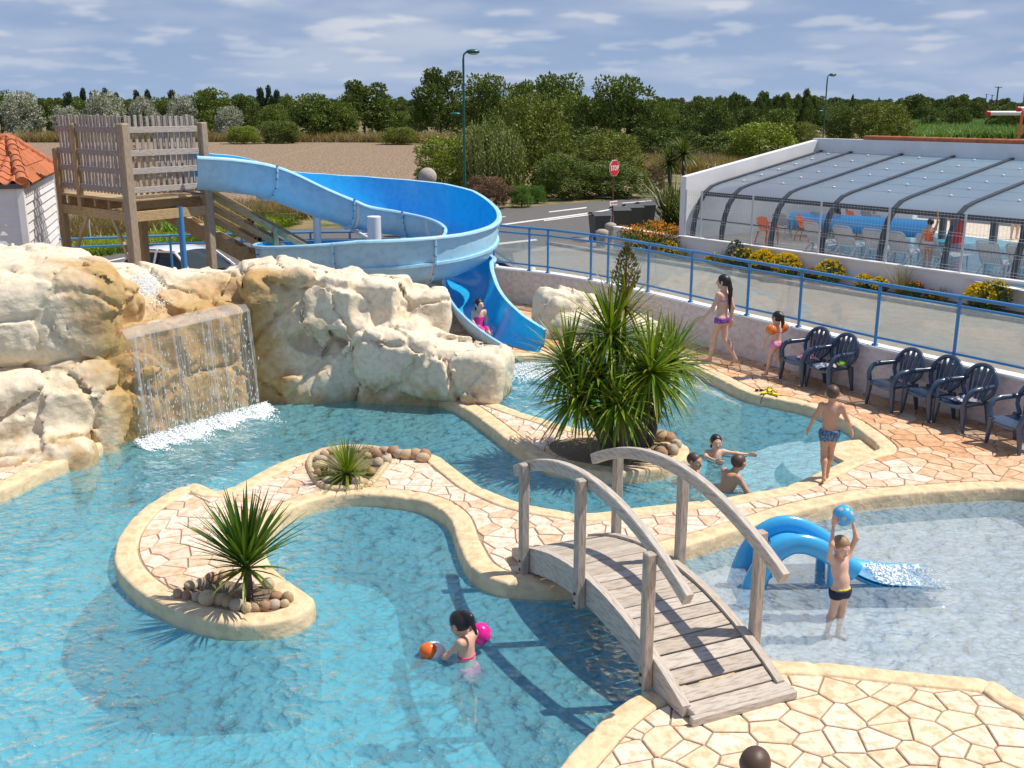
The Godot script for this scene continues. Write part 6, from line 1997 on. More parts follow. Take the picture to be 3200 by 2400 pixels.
func people() -> void:
	var walk := {"kn_l": [0.05, 0.285, 0.06], "an_l": [0.05, 0.05, 0.1], "toe_l": [0.056, 0.014, 0.19], "kn_r": [-0.05, 0.275, -0.02], "an_r": [-0.05, 0.085, -0.17], "toe_r": [-0.056, 0.014, -0.115]}
	var t := thing("person", "girl in purple bikini with long dark braid walking along the wall", "person", Vector3(3.742, 0, -18.222), -2.35, "people")
	var braid := [[0, 0.0, -0.065, 0, -0.07, -0.085, 0.03, 0.026], [0, -0.07, -0.085, 0, -0.14, -0.09, 0.026, 0.022]]
	for k in 5: braid.append([0, -0.14 - k * 0.045, -0.088, 0, -0.165 - k * 0.045, -0.088, 0.022 - k * 0.002, 0.018 - k * 0.002])
	person(t, 1.62, M.skin, walk.merged({"el_l": [0.14, 0.64, 0.03], "wr_l": [0.17, 0.53, 0.12], "el_r": [-0.13, 0.63, -0.05], "wr_r": [-0.14, 0.49, -0.03]}, true), {"slim": 0.95, "hair": M.hair_dark, "tail": braid, "thick": 0.007, "look": 0.3, "suit": [[M.purple_print, 0.465, 0.532, "bikini_bottom"], [M.purple_print, 0.71, 0.728, "bikini_top"]]})
	t = thing("person", "small girl with orange armbands and pink swimsuit bottom walking on the deck", "person", Vector3(4.49, 0, -17.261), -2.5, "people")
	var J := person(t, 1.14, M.skin, walk.merged({"el_l": [0.19, 0.69, 0.0], "wr_l": [0.2, 0.56, 0.06], "el_r": [-0.19, 0.69, 0.02], "wr_r": [-0.16, 0.58, 0.1], "head": [0, 0.905, 0.01]}, true), {"head": 1.22, "hair": M.hair_dark, "thick": 0.006, "tail": [[0, 0.03, -0.07, 0, -0.05, -0.09, 0.028, 0.02], [0, -0.05, -0.09, 0, -0.11, -0.08, 0.02, 0.01]], "suit": [[M.pink_print, 0.455, 0.56, "swimsuit_bottom"], [M.pink_cloth, 0.69, 0.705, "swimsuit_strap"]]})
	armband(t, J.sh_l, J.el_l, M.orange_vinyl, 0.095)
	armband(t, J.sh_r, J.el_r, M.orange_vinyl, 0.095)
	t = thing("person", "boy in dark blue patterned swim trunks walking on the paved strip", "person", Vector3(3.913, 0, -12.228), PI - 0.25, "people")
	person(t, 1.2, M.skin_tan, {"kn_l": [0.04, 0.28, -0.03], "an_l": [0.025, 0.06, -0.15], "toe_l": [0.025, 0.014, -0.08], "kn_r": [-0.03, 0.28, 0.04], "an_r": [-0.012, 0.045, 0.02], "toe_r": [-0.01, 0.014, 0.115], "el_l": [0.165, 0.65, -0.01], "wr_l": [0.2, 0.52, 0.06], "el_r": [-0.165, 0.645, 0.0], "wr_r": [-0.215, 0.52, 0.07]}, {"head": 1.15, "hair": M.hair_brown, "thick": 0.002, "suit": [[M.surf_print, 0.415, 0.545, "swim_trunks"]], "cell": 0.017})
	# boy holding the ball overhead in the paddling pool
	var bp := Vector3(3.056, -0.38, -8.903)
	t = thing("person", "boy in navy trunks holding a blue ball over his head", "person", bp, 0.4, "people")
	J = person(t, 1.03, M.skin, {"pelvis": [0, 0.5, 0.03], "belly": [0, 0.59, 0.035], "chest": [0, 0.7, -0.01], "neck": [0, 0.805, -0.03], "head": [0, 0.9, -0.015], "sh_l": [0.1, 0.8, -0.03], "el_l": [0.15, 0.97, 0.0], "wr_l": [0.105, 1.13, -0.02], "sh_r": [-0.1, 0.8, -0.03], "el_r": [-0.15, 0.965, 0.03], "wr_r": [-0.105, 1.13, -0.02], "hip_l": [0.045, 0.485, 0.03], "hip_r": [-0.045, 0.485, 0.03], "kn_r": [-0.045, 0.27, 0.0], "an_r": [-0.04, 0.045, -0.06], "toe_r": [-0.05, 0.014, 0.03]}, {"head": 1.25, "hair": M.hair_fair, "thick": 0.003, "nod": 0.25, "look": 0.0, "cell": 0.015, "curl": 0.5, "hand_l": Vector3(-0.1, 1, 0), "palm_l": Vector3(-1, 0, 0), "hand_r": Vector3(0.1, 1, 0), "palm_r": Vector3(1, 0, 0), "suit": [[M.navy_cloth, 0.42, 0.515, "swim_trunks"], [M.yellow_cloth, 0.51, 0.53, "waistband"]]})
	var ball := thing("beach_ball", "light blue ball with pale dots held over the boy's head", "ball", bp + Basis(Vector3.UP, 0.4) * ((J.wr_l + J.wr_r) / 2) + Vector3(0, 0.075, 0))
	var bg := Geo.new()
	bg.blob(Transform3D(Basis().scaled(Vector3.ONE * 0.1), Vector3.ZERO), soft_noise, 0.0, 24, 14)
	part("ball_skin", bg.mesh(), M.kids_blue, ball)
	for k in 14:
		var y := 1.0 - 2.0 * (k + 0.5) / 14.0
		var a := k * 2.4
		var d := Vector3(cos(a) * sqrt(1 - y * y), y, sin(a) * sqrt(1 - y * y))
		var x := d.cross(Vector3(0.3, 0.9, 0.2)).normalized()
		var dg := Geo.new()
		dg.lathe([Vector2(0.021, 0.0985), Vector2(0.018, 0.1), Vector2(0.0, 0.102)], 12, Transform3D(Basis(x, d, x.cross(d)), Vector3.ZERO))
		part("dot", dg.mesh(), M.grey_chair, ball)
	# swimmers, standing or floating in the back pool
	t = thing("person", "girl with wet dark hair swimming with arms spread in the back pool", "person", Vector3(2.79, -0.25, -13.555) * Vector3(1, 0, 1) + Vector3(0, -1.0, 0), 0.1, "people")
	person(t, 1.14, M.skin, {"el_l": [0.26, 0.775, 0.04], "wr_l": [0.4, 0.765, 0.05], "el_r": [-0.15, 0.78, 0.12], "wr_r": [-0.06, 0.765, 0.24], "head": [0, 0.92, 0.02]}, {"head": 1.15, "hair": M.hair_dark, "tail": [[0.045, 0.01, -0.02, 0.045, -0.06, -0.02, 0.018, 0.01], [-0.045, 0.01, -0.02, -0.045, -0.06, -0.02, 0.018, 0.01]], "hairline": 0.04, "suit": [[M.navy_cloth, 0.45, 0.72, "swimsuit"]]})
	t = thing("person", "boy with cropped brown hair in the water, left of the bigger boy", "person", Vector3(2.323, -0.25, -12.563) * Vector3(1, 0, 1) + Vector3(0, -1.02, 0), 0.9, "people")
	person(t, 1.24, M.skin_tan, {}, {"head": 1.1, "hair": M.hair_brown, "thick": 0.002, "suit": [[M.navy_cloth, 0.42, 0.54, "swim_trunks"]]})
	t = thing("person", "bigger bare-backed boy leaning at the pool rim, seen from behind", "person", Vector3(2.71, -0.25, -12.04) * Vector3(1, 0, 1) + Vector3(-0.05, -1.02, -0.22), 2.0, "people")
	person(t, 1.36, M.skin_tan, {"chest": [0.0, 0.71, 0.05], "neck": [0, 0.8, 0.11], "head": [0, 0.875, 0.15], "sh_l": [0.105, 0.775, 0.07], "sh_r": [-0.105, 0.775, 0.07], "el_l": [0.14, 0.65, 0.14], "wr_l": [0.12, 0.56, 0.22], "el_r": [-0.15, 0.65, 0.14], "wr_r": [-0.12, 0.57, 0.22]}, {"head": 1.05, "slim": 1.18, "look": 0.3, "hair": M.hair_brown, "thick": 0.002, "suit": [[M.navy_cloth, 0.42, 0.53, "swim_trunks"]]})
	# girl with pink armbands in the lagoon
	t = thing("person", "small girl with ponytail and pink armbands standing in the lagoon", "person", Vector3(-0.386, -0.25, -8.151) * Vector3(1, 0, 1) + Vector3(0, -0.85, 0), -2.2, "people")
	J = person(t, 1.12, M.skin_pink, {"chest": [0, 0.71, 0.02], "neck": [0, 0.8, 0.04], "head": [0, 0.885, 0.07], "el_l": [0.15, 0.66, 0.1], "wr_l": [0.1, 0.6, 0.2], "el_r": [-0.2, 0.74, -0.02], "wr_r": [-0.24, 0.66, 0.06], "kn_l": [0.05, 0.3, 0.1], "an_l": [0.05, 0.1, 0.0], "toe_l": [0.05, 0.06, 0.06]}, {"head": 1.28, "nod": 0.45, "hair": M.hair_dark, "thick": 0.005, "cell": 0.015, "tail": [[0, 0.06, -0.06, 0, 0.03, -0.1, 0.022, 0.022], [0, 0.03, -0.1, 0, -0.08, -0.1, 0.022, 0.008]], "suit": [[M.pink_cloth, 0.44, 0.555, "swimsuit_bottom"], [M.pink_cloth, 0.635, 0.65, "swimsuit_strap"]]})
	armband(t, J.sh_r, J.el_r, M.pink_vinyl, 0.1)
	var fw := Vector3(sin(-2.2), 0, cos(-2.2))
	var toy := thing("float_toy", "orange and white inflatable pool toy held by the girl", "pool toy", t.position + Basis(Vector3.UP, -2.2) * J.wr_l + Vector3(0, 0.03, 0) + fw * 0.08)
	var tg := Geo.new()
	tg.blob(Transform3D(Basis().scaled(Vector3(0.12, 0.085, 0.1)), Vector3.ZERO), soft_noise, 0.0, 14, 9)
	part("white_ring", tg.mesh(), M.sign_white, toy)
	tg = Geo.new()
	tg.blob(Transform3D(Basis().scaled(Vector3(0.085, 0.08, 0.07)), Vector3(-0.035, 0.03, 0.045)), soft_noise, 0.0, 14, 9)
	part("orange_patch", tg.mesh(), M.yellow_cloth if false else M.orange_plastic, toy)
	# girl coming down the slide
	var sit := {"pelvis": [0, 0.06, 0], "belly": [0, 0.15, -0.01], "chest": [0, 0.255, -0.02], "neck": [0, 0.355, -0.02], "head": [0, 0.45, 0.0], "sh_l": [0.095, 0.33, -0.02], "el_l": [0.13, 0.2, 0.02], "wr_l": [0.09, 0.13, 0.12], "sh_r": [-0.095, 0.33, -0.02], "el_r": [-0.13, 0.2, 0.02], "wr_r": [-0.09, 0.13, 0.12], "hip_l": [0.047, 0.05, 0.02], "kn_l": [0.05, 0.1, 0.24], "an_l": [0.045, 0.03, 0.44], "toe_l": [0.045, 0.1, 0.48], "hip_r": [-0.047, 0.05, 0.02], "kn_r": [-0.05, 0.1, 0.24], "an_r": [-0.045, 0.03, 0.44], "toe_r": [-0.045, 0.1, 0.48]}
	t = thing("person", "dark-haired child sliding out of the blue water slide", "person", Vector3(-0.66, 0.06, -20.65), 0.35, "people")
	person(t, 1.25, M.skin, sit, {"head": 1.15, "hair": M.hair_dark, "look": 0.4, "tail": [[0, 0.0, -0.06, 0, -0.08, -0.07, 0.03, 0.015]], "suit": [[M.pink_cloth, 0.1, 0.26, "swimsuit"]]})
	# child on the tower stairs
	t = thing("person", "bare child climbing the wooden stairs behind the handrail", "person", Vector3(-5.85, 0.98, -24.0), -1.3, "people")
	person(t, 1.1, M.skin_tan, {"kn_l": [0.05, 0.36, 0.12], "an_l": [0.05, 0.18, 0.1], "toe_l": [0.05, 0.15, 0.18], "chest": [0, 0.7, 0.05], "neck": [0, 0.79, 0.09], "head": [0, 0.87, 0.13], "sh_l": [0.098, 0.77, 0.06], "sh_r": [-0.098, 0.77, 0.06]}, {"head": 1.2, "hair": M.hair_brown, "thick": 0.003, "suit": [[M.navy_cloth, 0.43, 0.54, "swim_trunks"]]})
	# bather standing just below the view at the bottom edge
	t = thing("person", "dark brown head of a bather at the bottom edge of the view", "person", Vector3(1.33, 0, -4.95), 2.6, "people")
	person(t, 1.1, M.skin_tan, {}, {"head": 1.25, "hair": M.hair_brown, "thick": 0.004, "suit": [[M.navy_cloth, 0.42, 0.54, "swim_trunks"]], "hairline": 0.01})
	# bathers under the enclosure
	t = thing("person", "person in orange top raising an arm beside the covered pool", "person", Vector3(11.407, 0.13, -28.512), 2.9, "people")
	person(t, 1.4, M.skin_tan, {"el_r": [-0.13, 0.93, 0.02], "wr_r": [-0.12, 1.08, 0.02]}, {"hair": M.hair_dark, "thick": 0.006, "cell": 0.028, "suit": [[M.orange_plastic, 0.55, 0.76, "top"], [M.sign_white, 0.45, 0.56, "shorts"]]})
	t = thing("person", "person in dark green shorts standing beyond the orange chair", "person", Vector3(13.04, 0.13, -37.382), 0.3, "people")
	person(t, 1.7, M.skin_tan, {}, {"hair": M.hair_dark, "cell": 0.03, "suit": [[M.get("lamp_green"), 0.35, 0.55, "shorts"]]})
	t = thing("person", "person in dark clothes standing behind the enclosure rib", "person", Vector3(11.068, 0.13, -35.701), 0.8, "people")
	person(t, 1.65, M.skin_tan, {"el_l": [0.2, 0.75, 0.0], "wr_l": [0.24, 0.62, 0.05]}, {"hair": M.hair_dark, "cell": 0.03, "suit": [[M.navy_cloth, 0.4, 0.78, "swimsuit"]]})
	t = thing("person", "person in grey shorts standing at the far right of the covered pool", "person", Vector3(16.937, 0.13, -35.173), 0.0, "people")
	person(t, 1.75, M.skin, {}, {"hair": M.hair_brown, "cell": 0.03, "suit": [[M.dark_steel, 0.36, 0.55, "shorts"]]})

func street_lamp(label: String, at: Vector3, h: float, turn: float) -> void:
	var t := thing("street_lamp", label, "street lamp", at, turn, "street lamps along the road")
	var g := Geo.new()
	g.lathe([Vector2(0.11, 0), Vector2(0.1, 0.9), Vector2(0.07, 1.0), Vector2(0.055, h - 0.3)], 10)
	part("pole", g.mesh(), M.lamp_green, t)
	var arm := Geo.new()
	arm.tube([Vector3(0, h - 0.3, 0), Vector3(0.03, h - 0.1, 0), Vector3(0.14, h, 0), Vector3(0.3, h + 0.03, 0)], 0.045, 8)
	part("arm", arm.mesh(), M.lamp_green, t)
	var hd := Geo.new()
	hd.blob(Transform3D(Basis().scaled(Vector3(0.36, 0.13, 0.2)), Vector3(0.5, h + 0.04, 0)), soft_noise, 0.0, 14, 8)
	part("lamp_head", hd.mesh(), M.lamp_green, t)
	var gl := Geo.new()
	gl.blob(Transform3D(Basis().scaled(Vector3(0.26, 0.08, 0.15)), Vector3(0.52, h - 0.045, 0)), soft_noise, 0.0, 12, 6)
	part("lamp_glass", gl.mesh(), M.lamp_glass, t)
	var low := Geo.new()   # small path lamp lower on the same pole
	low.tube([Vector3(0, h * 0.6, 0), Vector3(-0.25, h * 0.6 + 0.04, 0)], 0.03, 6)
	low.blob(Transform3D(Basis().scaled(Vector3(0.26, 0.09, 0.15)), Vector3(-0.42, h * 0.6 + 0.05, 0)), soft_noise, 0.0, 12, 6)
	part("path_lamp", low.mesh(), M.lamp_green, t)

func bin(label: String, at: Vector3, turn: float) -> void:
	var t := thing("wheelie_bin", label, "bin", at, turn, "wheelie bins by the gate pillar")
	var g := Geo.new()
	var lo := []; var hi := []
	for q in [Vector2(-0.5, -0.5), Vector2(0.5, -0.5), Vector2(0.5, 0.5), Vector2(-0.5, 0.5)]:
		lo.append(Vector3(q.x * 0.5, 0.08, q.y * 0.55)); hi.append(Vector3(q.x * 0.66, 1.02, q.y * 0.72))
	for k in 4: g.face([lo[(k + 1) % 4], lo[k], hi[k], hi[(k + 1) % 4]])
	g.face(lo)
	part("body", g.mesh(false), M.grey_plastic, t)
	var lid := Geo.new()
	var rows := []
	for j in 7:
		var row := []
		for i in 5: row.append(Vector3((i / 4.0 - 0.5) * 0.74, 1.03 + 0.12 * sin(PI * j / 6.0), (j / 6.0 - 0.5) * 0.82))
		rows.append(row)
	lid.grid(rows)
	part("lid", lid.mesh(), M.grey_plastic, t)
	for s in [-0.24, 0.24]:
		var w := Geo.new()
		w.tube([Vector3(s - 0.03, 0.1, -0.28), Vector3(s + 0.03, 0.1, -0.28)], 0.1, 12)
		part("wheel", w.mesh(), M.rubber, t)

func car(label: String, at: Vector3, turn: float, paint: Material) -> void:
	var t := thing("parked_car", label, "car", at, turn, "cars parked beyond the pool fence")
	# body as sections along x: x, half-width, bottom, shoulder height
	var g := Geo.new()
	var rows := []
	for q in [[-2.0, 0.62, 0.45, 0.62], [-1.95, 0.74, 0.3, 0.82], [-1.5, 0.82, 0.24, 0.95], [-0.5, 0.84, 0.22, 0.96], [0.6, 0.84, 0.22, 0.94], [1.2, 0.83, 0.23, 0.86], [1.75, 0.76, 0.28, 0.72], [1.98, 0.6, 0.4, 0.58]]:
		var row := []
		for a in 16:
			var an := TAU * a / 16
			var cx := signf(cos(an)) * pow(absf(cos(an)), 0.45); var cy := signf(sin(an)) * pow(absf(sin(an)), 0.5)
			row.append(Vector3(q[0], lerpf(q[2], q[3], cy * 0.5 + 0.5), -cx * q[1]))
		rows.append(row)
	g.grid(rows, true)
	g.face(rows[-1]); var r0: Array = rows[0].duplicate(); r0.reverse(); g.face(r0)
	part("body", g.mesh(), paint, t)
	var roof := Geo.new()
	rows = []
	for q in [[-1.55, 0.62, 0.98], [-1.25, 0.62, 1.28], [-0.8, 0.61, 1.42], [-0.1, 0.6, 1.46], [0.45, 0.6, 1.38], [0.75, 0.61, 1.24], [1.25, 0.64, 0.92]]:
		var row := []
		for i in 9:
			var z := (i / 8.0 - 0.5) * 2.0
			row.append(Vector3(q[0], q[2] - 0.05 * z * z, -z * q[1]))
		rows.append(row)
	roof.grid(rows.slice(1, 5))
	part("roof", roof.mesh(), paint, t)
	for sl in [[0, 2, "rear_window"], [4, 7, "windscreen"]]:
		var wg := Geo.new()
		wg.grid(rows.slice(sl[0], sl[1]))
		part(sl[2], wg.mesh(), M.car_glass, t)
	for s in [-1.0, 1.0]:
		var sw := Geo.new()
		var top := [Vector3(-1.2, 1.24, s * 0.62), Vector3(-0.8, 1.36, s * 0.61), Vector3(-0.1, 1.4, s * 0.6), Vector3(0.45, 1.33, s * 0.6), Vector3(0.72, 1.2, s * 0.61), Vector3(1.15, 0.92, s * 0.74), Vector3(-1.5, 0.94, s * 0.76)]
		if s < 0: top.reverse()
		sw.face(top)
		part("side_window", sw.mesh(false), M.car_glass, t)
		var pil := Geo.new()
		pil.bar(Vector3(-0.2, 0.94, s * 0.79), Vector3(-0.2, 1.41, s * 0.62), 0.06, 0.03)
		pil.bar(Vector3(1.2, 0.92, s * 0.76), Vector3(0.5, 1.36, s * 0.62), 0.05, 0.05)
		pil.bar(Vector3(-1.5, 0.95, s * 0.74), Vector3(-1.15, 1.3, s * 0.62), 0.08, 0.05)
		pil.bar(Vector3(-1.2, 1.3, s * 0.62), Vector3(0.5, 1.38, s * 0.61), 0.05, 0.05)
		part("pillar", pil.mesh(false), paint, t)
		var mr := Geo.new()
		mr.blob(Transform3D(Basis().scaled(Vector3(0.08, 0.07, 0.1)), Vector3(0.75, 0.98, s * 0.93)), soft_noise, 0.0, 8, 6)
		part("mirror", mr.mesh(), paint, t)
		for x in [-1.25, 1.25]:
			var wh := Geo.new()
			wh.tube([Vector3(x, 0.31, s * 0.7), Vector3(x, 0.31, s * 0.86)], 0.31, 18)
			var w := part("wheel", wh.mesh(), M.rubber, t)
			var rm := Geo.new()
			rm.tube([Vector3(x, 0.31, s * 0.8), Vector3(x, 0.31, s * 0.875)], 0.19, 14)
			part("rim", rm.mesh(), M.galvanised, w)
		var hl := Geo.new()
		hl.blob(Transform3D(Basis().scaled(Vector3(0.1, 0.07, 0.14)), Vector3(1.82, 0.66, s * 0.58)), soft_noise, 0.0, 8, 6)
		part("headlight", hl.mesh(), M.lamp_glass, t)

func lettering(parent: Node3D, text: String, size: float, m: Material, at: Transform3D, stretch := 1.0) -> void:
	var tm := TextMesh.new()
	var f := SystemFont.new()
	f.font_names = PackedStringArray(["Droid Sans"])
	f.font_weight = 700
	tm.font = f
	tm.text = text
	tm.font_size = 64
	tm.pixel_size = size / 64.0
	tm.depth = 0.004
	part("lettering", tm, m, parent, at * Transform3D(Basis().scaled(Vector3(stretch, 1, 1)), Vector3.ZERO))

func street() -> void:
	street_lamp("tall green street lamp behind the water slide", Vector3(-2.481, -0.6, -55.421), 7.7, 0.2)
	street_lamp("green street lamp behind the pool enclosure", Vector3(27.067, -0.259, -93) * Vector3(1, 0, 1) + Vector3(0, GROUND, 0), 7.6, 0.3)
	street_lamp("far green street lamp at the right edge of the view", Vector3(60.739, -2.05, -128) * Vector3(1, 0, 1) + Vector3(0, GROUND, 0), 7.5, 0.3)
	# stop sign
	var t := thing("stop_sign", "red octagonal STOP sign on a brown post", "road sign", Vector3(4.016, -0.6, -41.665), 0.85)
	var post := Geo.new()
	post.tube([Vector3(0, 0, -0.03), Vector3(0, 3.4, -0.03)], 0.035, 8)
	part("post", post.mesh(), M.brown_post, t)
	for q in [[0.34, 0.0, M.sign_white, "plate"], [0.315, 0.013, M.sign_red, "red_face"]]:
		var pl := Geo.new()
		var ps := []; var back := []
		for k in 8:
			var a := TAU * (k + 0.5) / 8
			ps.append(Vector3(cos(a) * q[0], 2.72 + sin(a) * q[0], q[1] + 0.012)); back.append(Vector3(cos(a) * q[0], 2.72 + sin(a) * q[0], q[1]))
		pl.face(ps)
		var bk := back.duplicate(); bk.reverse(); pl.face(bk)
		for k in 8: pl.face([back[k], back[(k + 1) % 8], ps[(k + 1) % 8], ps[k]])
		part(q[3], pl.mesh(false), q[2], t)
	lettering(t, "STOP", 0.26, M.sign_white, Transform3D(Basis(), Vector3(0, 2.72, 0.028)), 0.85)
	var arrow := Geo.new()
	arrow.box(Transform3D(Basis(), Vector3(-0.02, 1.36, 0.02)), Vector3(0.5, 0.17, 0.02), 0.004)
	part("direction_plate", arrow.mesh(false), M.sign_white, t)
	var hd := Geo.new()
	hd.face([Vector3(-0.22, 1.36, 0.032), Vector3(-0.1, 1.3, 0.032), Vector3(-0.1, 1.42, 0.032)])
	part("arrowhead", hd.mesh(false), M.bolt, t)
	var bar := Geo.new()
	bar.box(Transform3D(Basis(), Vector3(0.08, 1.36, 0.032)), Vector3(0.26, 0.07, 0.004))
	part("direction_stripe", bar.mesh(false), M.lip, t)
	bin("dark grey wheelie bin beside the white gate pillar", Vector3(3.373, -0.6, -40.352), 0.3)
	bin("dark grey wheelie bin just behind the stop sign post", Vector3(4.358, -0.6, -42.407), 0.2)
	bin("dark grey wheelie bin third from the left, behind the orange flowers", Vector3(5.015, -0.6, -43.627), 0.25)
	bin("dark grey wheelie bin farthest right, beside the flax", Vector3(5.679, -0.6, -44.677), 0.3)
	for q in [[Vector3(3.265, -0.6, -37.864), "stubby concrete bollard in front of the wheelie bin"], [Vector3(3.768, -0.6, -40.06), "stubby concrete bollard by the low wall"]]:
		var b := Geo.new()
		b.lathe([Vector2(0.2, 0), Vector2(0.21, 0.55), Vector2(0.24, 0.6), Vector2(0.23, 0.7), Vector2(0.12, 0.76), Vector2(0, 0.77)], 14, at_turn(q[0]))
		tag(part("bollard", b.mesh(), M.concrete, self), q[1], "bollard", "concrete bollards at the gate")
	var globe := Geo.new()
	globe.blob(at_turn(Vector3(-3.353, 1.754, -42)).scaled_local(Vector3.ONE * 0.37), soft_noise, 0.01, 20, 12)
	var gt := thing("concrete_globe", "pale concrete ball on a stand behind the water slide", "ball")
	part("ball", globe.mesh(), M.concrete, gt)
	var gs := Geo.new()
	var gp := Vector3(-3.353, 1.754, -42)
	gs.lathe([Vector2(0.25, GROUND), Vector2(0.2, gp.y - 0.3)], 12, at_turn(Vector3(gp.x, 0, gp.z)))
	part("stand", gs.mesh(), M.concrete, gt)
	car("white hatchback half hidden behind the rocks below the slide tower", Vector3(-8.893, -0.326, -27.9) * Vector3(1, 0, 1) + Vector3(0, GROUND + 0.02, 0), -0.55, M.car_white)
	car("silver car whose windscreen shows beside the water slide", Vector3(-1.21, -0.378, -28.2) * Vector3(1, 0, 1) + Vector3(0, GROUND + 0.02, 0), 0.05, M.car_silver)
	var ps := thing("parking_sign", "small blue road sign on a grey post under the tower", "road sign", Vector3(-15.208, -0.6, -37.606), 0.1)
	var pp := Geo.new()
	pp.tube([Vector3(0, 0, 0), Vector3(0, 1.9, 0)], 0.03, 8)
	part("post", pp.mesh(), M.galvanised, ps)
	var pf := Geo.new()
	pf.box(Transform3D(Basis(), Vector3(0, 1.75, 0.03)), Vector3(0.3, 0.3, 0.02), 0.004)
	part("plate", pf.mesh(false), M.cover_blue, ps)
	# plants at the gate: flax, cabbage palms and an orange bed
	for q in [[Vector3(6.954, -0.6, -45.902), 1.7, "large arching flax clump between the road and the wire fence"], [Vector3(7.39, -0.6, -44.677), 1.4, "smaller flax clump against the white end wall"]]:
		var fx := thing("flax", q[2], "flax", q[0], 0.0, "flax clumps at the gate")
		var g := Geo.new(); g.colored = true
		for k in 130:
			var d := Vector3(rng.randfn() * 0.45, 1.0, rng.randfn() * 0.45).normalized()
			blade(g, Vector3(rng.randfn() * 0.15, 0, rng.randfn() * 0.15), d, q[1] * rng.randf_range(0.8, 1.5), 0.08, 0.45, Color(0.06, 0.08, 0.025), Color(0.17, 0.19, 0.06))
		part("blades", g.mesh(false), M.blade, fx)
	for q in [[Vector3(7.097, -0.6, -47.867), 2.6, "small cabbage palm left of the white end wall"], [Vector3(7.726, -0.6, -47.867), 3.0, "taller cabbage palm touching the white end wall"]]:
		var cp := thing("cabbage_palm", q[2], "palm", q[0], 0.0, "cabbage palms at the gate")
		var g := Geo.new(); g.colored = true
		rosette(g, Vector3(0, q[1], 0), 110, 0.95, 0.07, -0.7, 0.5, Color(0.06, 0.1, 0.02), Color(0.18, 0.2, 0.05))
		part("crown", g.mesh(false), M.blade, cp)
		var tr := Geo.new()
		tr.tube([Vector3(0, -0.1, 0), Vector3(0.05, q[1] * 0.5, 0), Vector3(0, q[1], 0)], [0.12, 0.09, 0.07], 8)
		part("trunk", tr.mesh(), M.bark, cp)
	var ob := MultiMeshInstance3D.new()
	ob.name = "orange_flowers"
	var fg := Geo.new(); fg.colored = true
	for k in 26: leaf(fg, Vector3(rng.randfn() * 0.12, 0.15 + rng.randf() * 0.25, rng.randfn() * 0.12), Vector3(rng.randfn(), 1.0, rng.randfn()).normalized(), 0.09, Color(0.05, 0.1, 0.02).lerp(Color(0.12, 0.16, 0.03), rng.randf()))
	for k in 5: leaf(fg, Vector3(rng.randfn() * 0.14, 0.42 + rng.randf() * 0.12, rng.randfn() * 0.14), Vector3(rng.randfn(), 1, rng.randfn()).normalized(), 0.08, Color(0.75, 0.2, 0.02).lerp(Color(0.8, 0.4, 0.02), rng.randf()))
	scatter(ob, fg.mesh(false), M.leaf, pv([3.846, -37.418, 4.649, -38.901, 5.598, -39.739, 6.084, -37.418, 5.731, -35.177, 4.671, -34.514, 3.938, -35.604]), 200, 0.6, 1.05, -0.15)
	tag(ob, "bed of orange flowers behind the low wall by the stop sign", "flowers")
	ob.set_meta("kind", "stuff")

func scatter(mi: MultiMeshInstance3D, mesh: Mesh, m: Material, poly: PackedVector2Array, cnt: int, s0: float, s1: float, y: float) -> void:
	var lo := poly[0]; var hi := poly[0]
	for p in poly:
		lo = lo.min(p); hi = hi.max(p)
	var mm := MultiMesh.new()
	mm.transform_format = MultiMesh.TRANSFORM_3D
	mm.mesh = mesh
	var ts := []
	var tries := 0
	while ts.size() < cnt and tries < cnt * 40:
		tries += 1
		var p := Vector2(rng.randf_range(lo.x, hi.x), rng.randf_range(lo.y, hi.y))
		if Geometry2D.is_point_in_polygon(p, poly):
			ts.append(Transform3D(Basis(Vector3.UP, rng.randf() * TAU).scaled(Vector3.ONE * rng.randf_range(s0, s1)), Vector3(p.x, y, p.y)))
	mm.instance_count = ts.size()
	for k in ts.size(): mm.set_instance_transform(k, ts[k])
	mi.multimesh = mm
	mi.material_override = m
	add_child(mi)

func crown(seed_: int, lobes: int, cnt: int, size: float, c1: Color, c2: Color, shape := 0, low := 0.16) -> ArrayMesh:
	# a crown one metre wide and one metre tall, standing on y = 0: leaves in uneven lobes
	var keep := rng.state
	rng.seed = seed_
	var g := Geo.new(); g.colored = true
	for k in lobes:
		var f := (k + rng.randf()) / lobes
		var y := lerpf(low, 0.9, f)
		var wide := 0.36
		if shape == 1: wide = 0.3 * sin(PI * clampf(f * 0.9 + 0.12, 0.05, 0.97)) + 0.05   # slender
		elif shape == 2: wide = 0.4 * (1.02 - f) + 0.03                                    # conifer
		else: wide = 0.37 * sqrt(maxf(0.05, 1.0 - pow(absf(f - 0.4) / 0.66, 2.2)))
		var az := k * 2.4 + rng.randf()
		var d := wide * sqrt(rng.randf_range(0.25, 1.0))
		var r := rng.randf_range(0.13, 0.21) * (0.7 if shape else 1.0)
		leaf_ball(g, Vector3(cos(az) * d, minf(y, 1.0 - r * 0.75), sin(az) * d), Vector3(r, r * 0.8, r), int(cnt / float(lobes)), size, c1, c2, 0.5, 0.5)
	var m := g.mesh(false)
	rng.state = keep
	return m

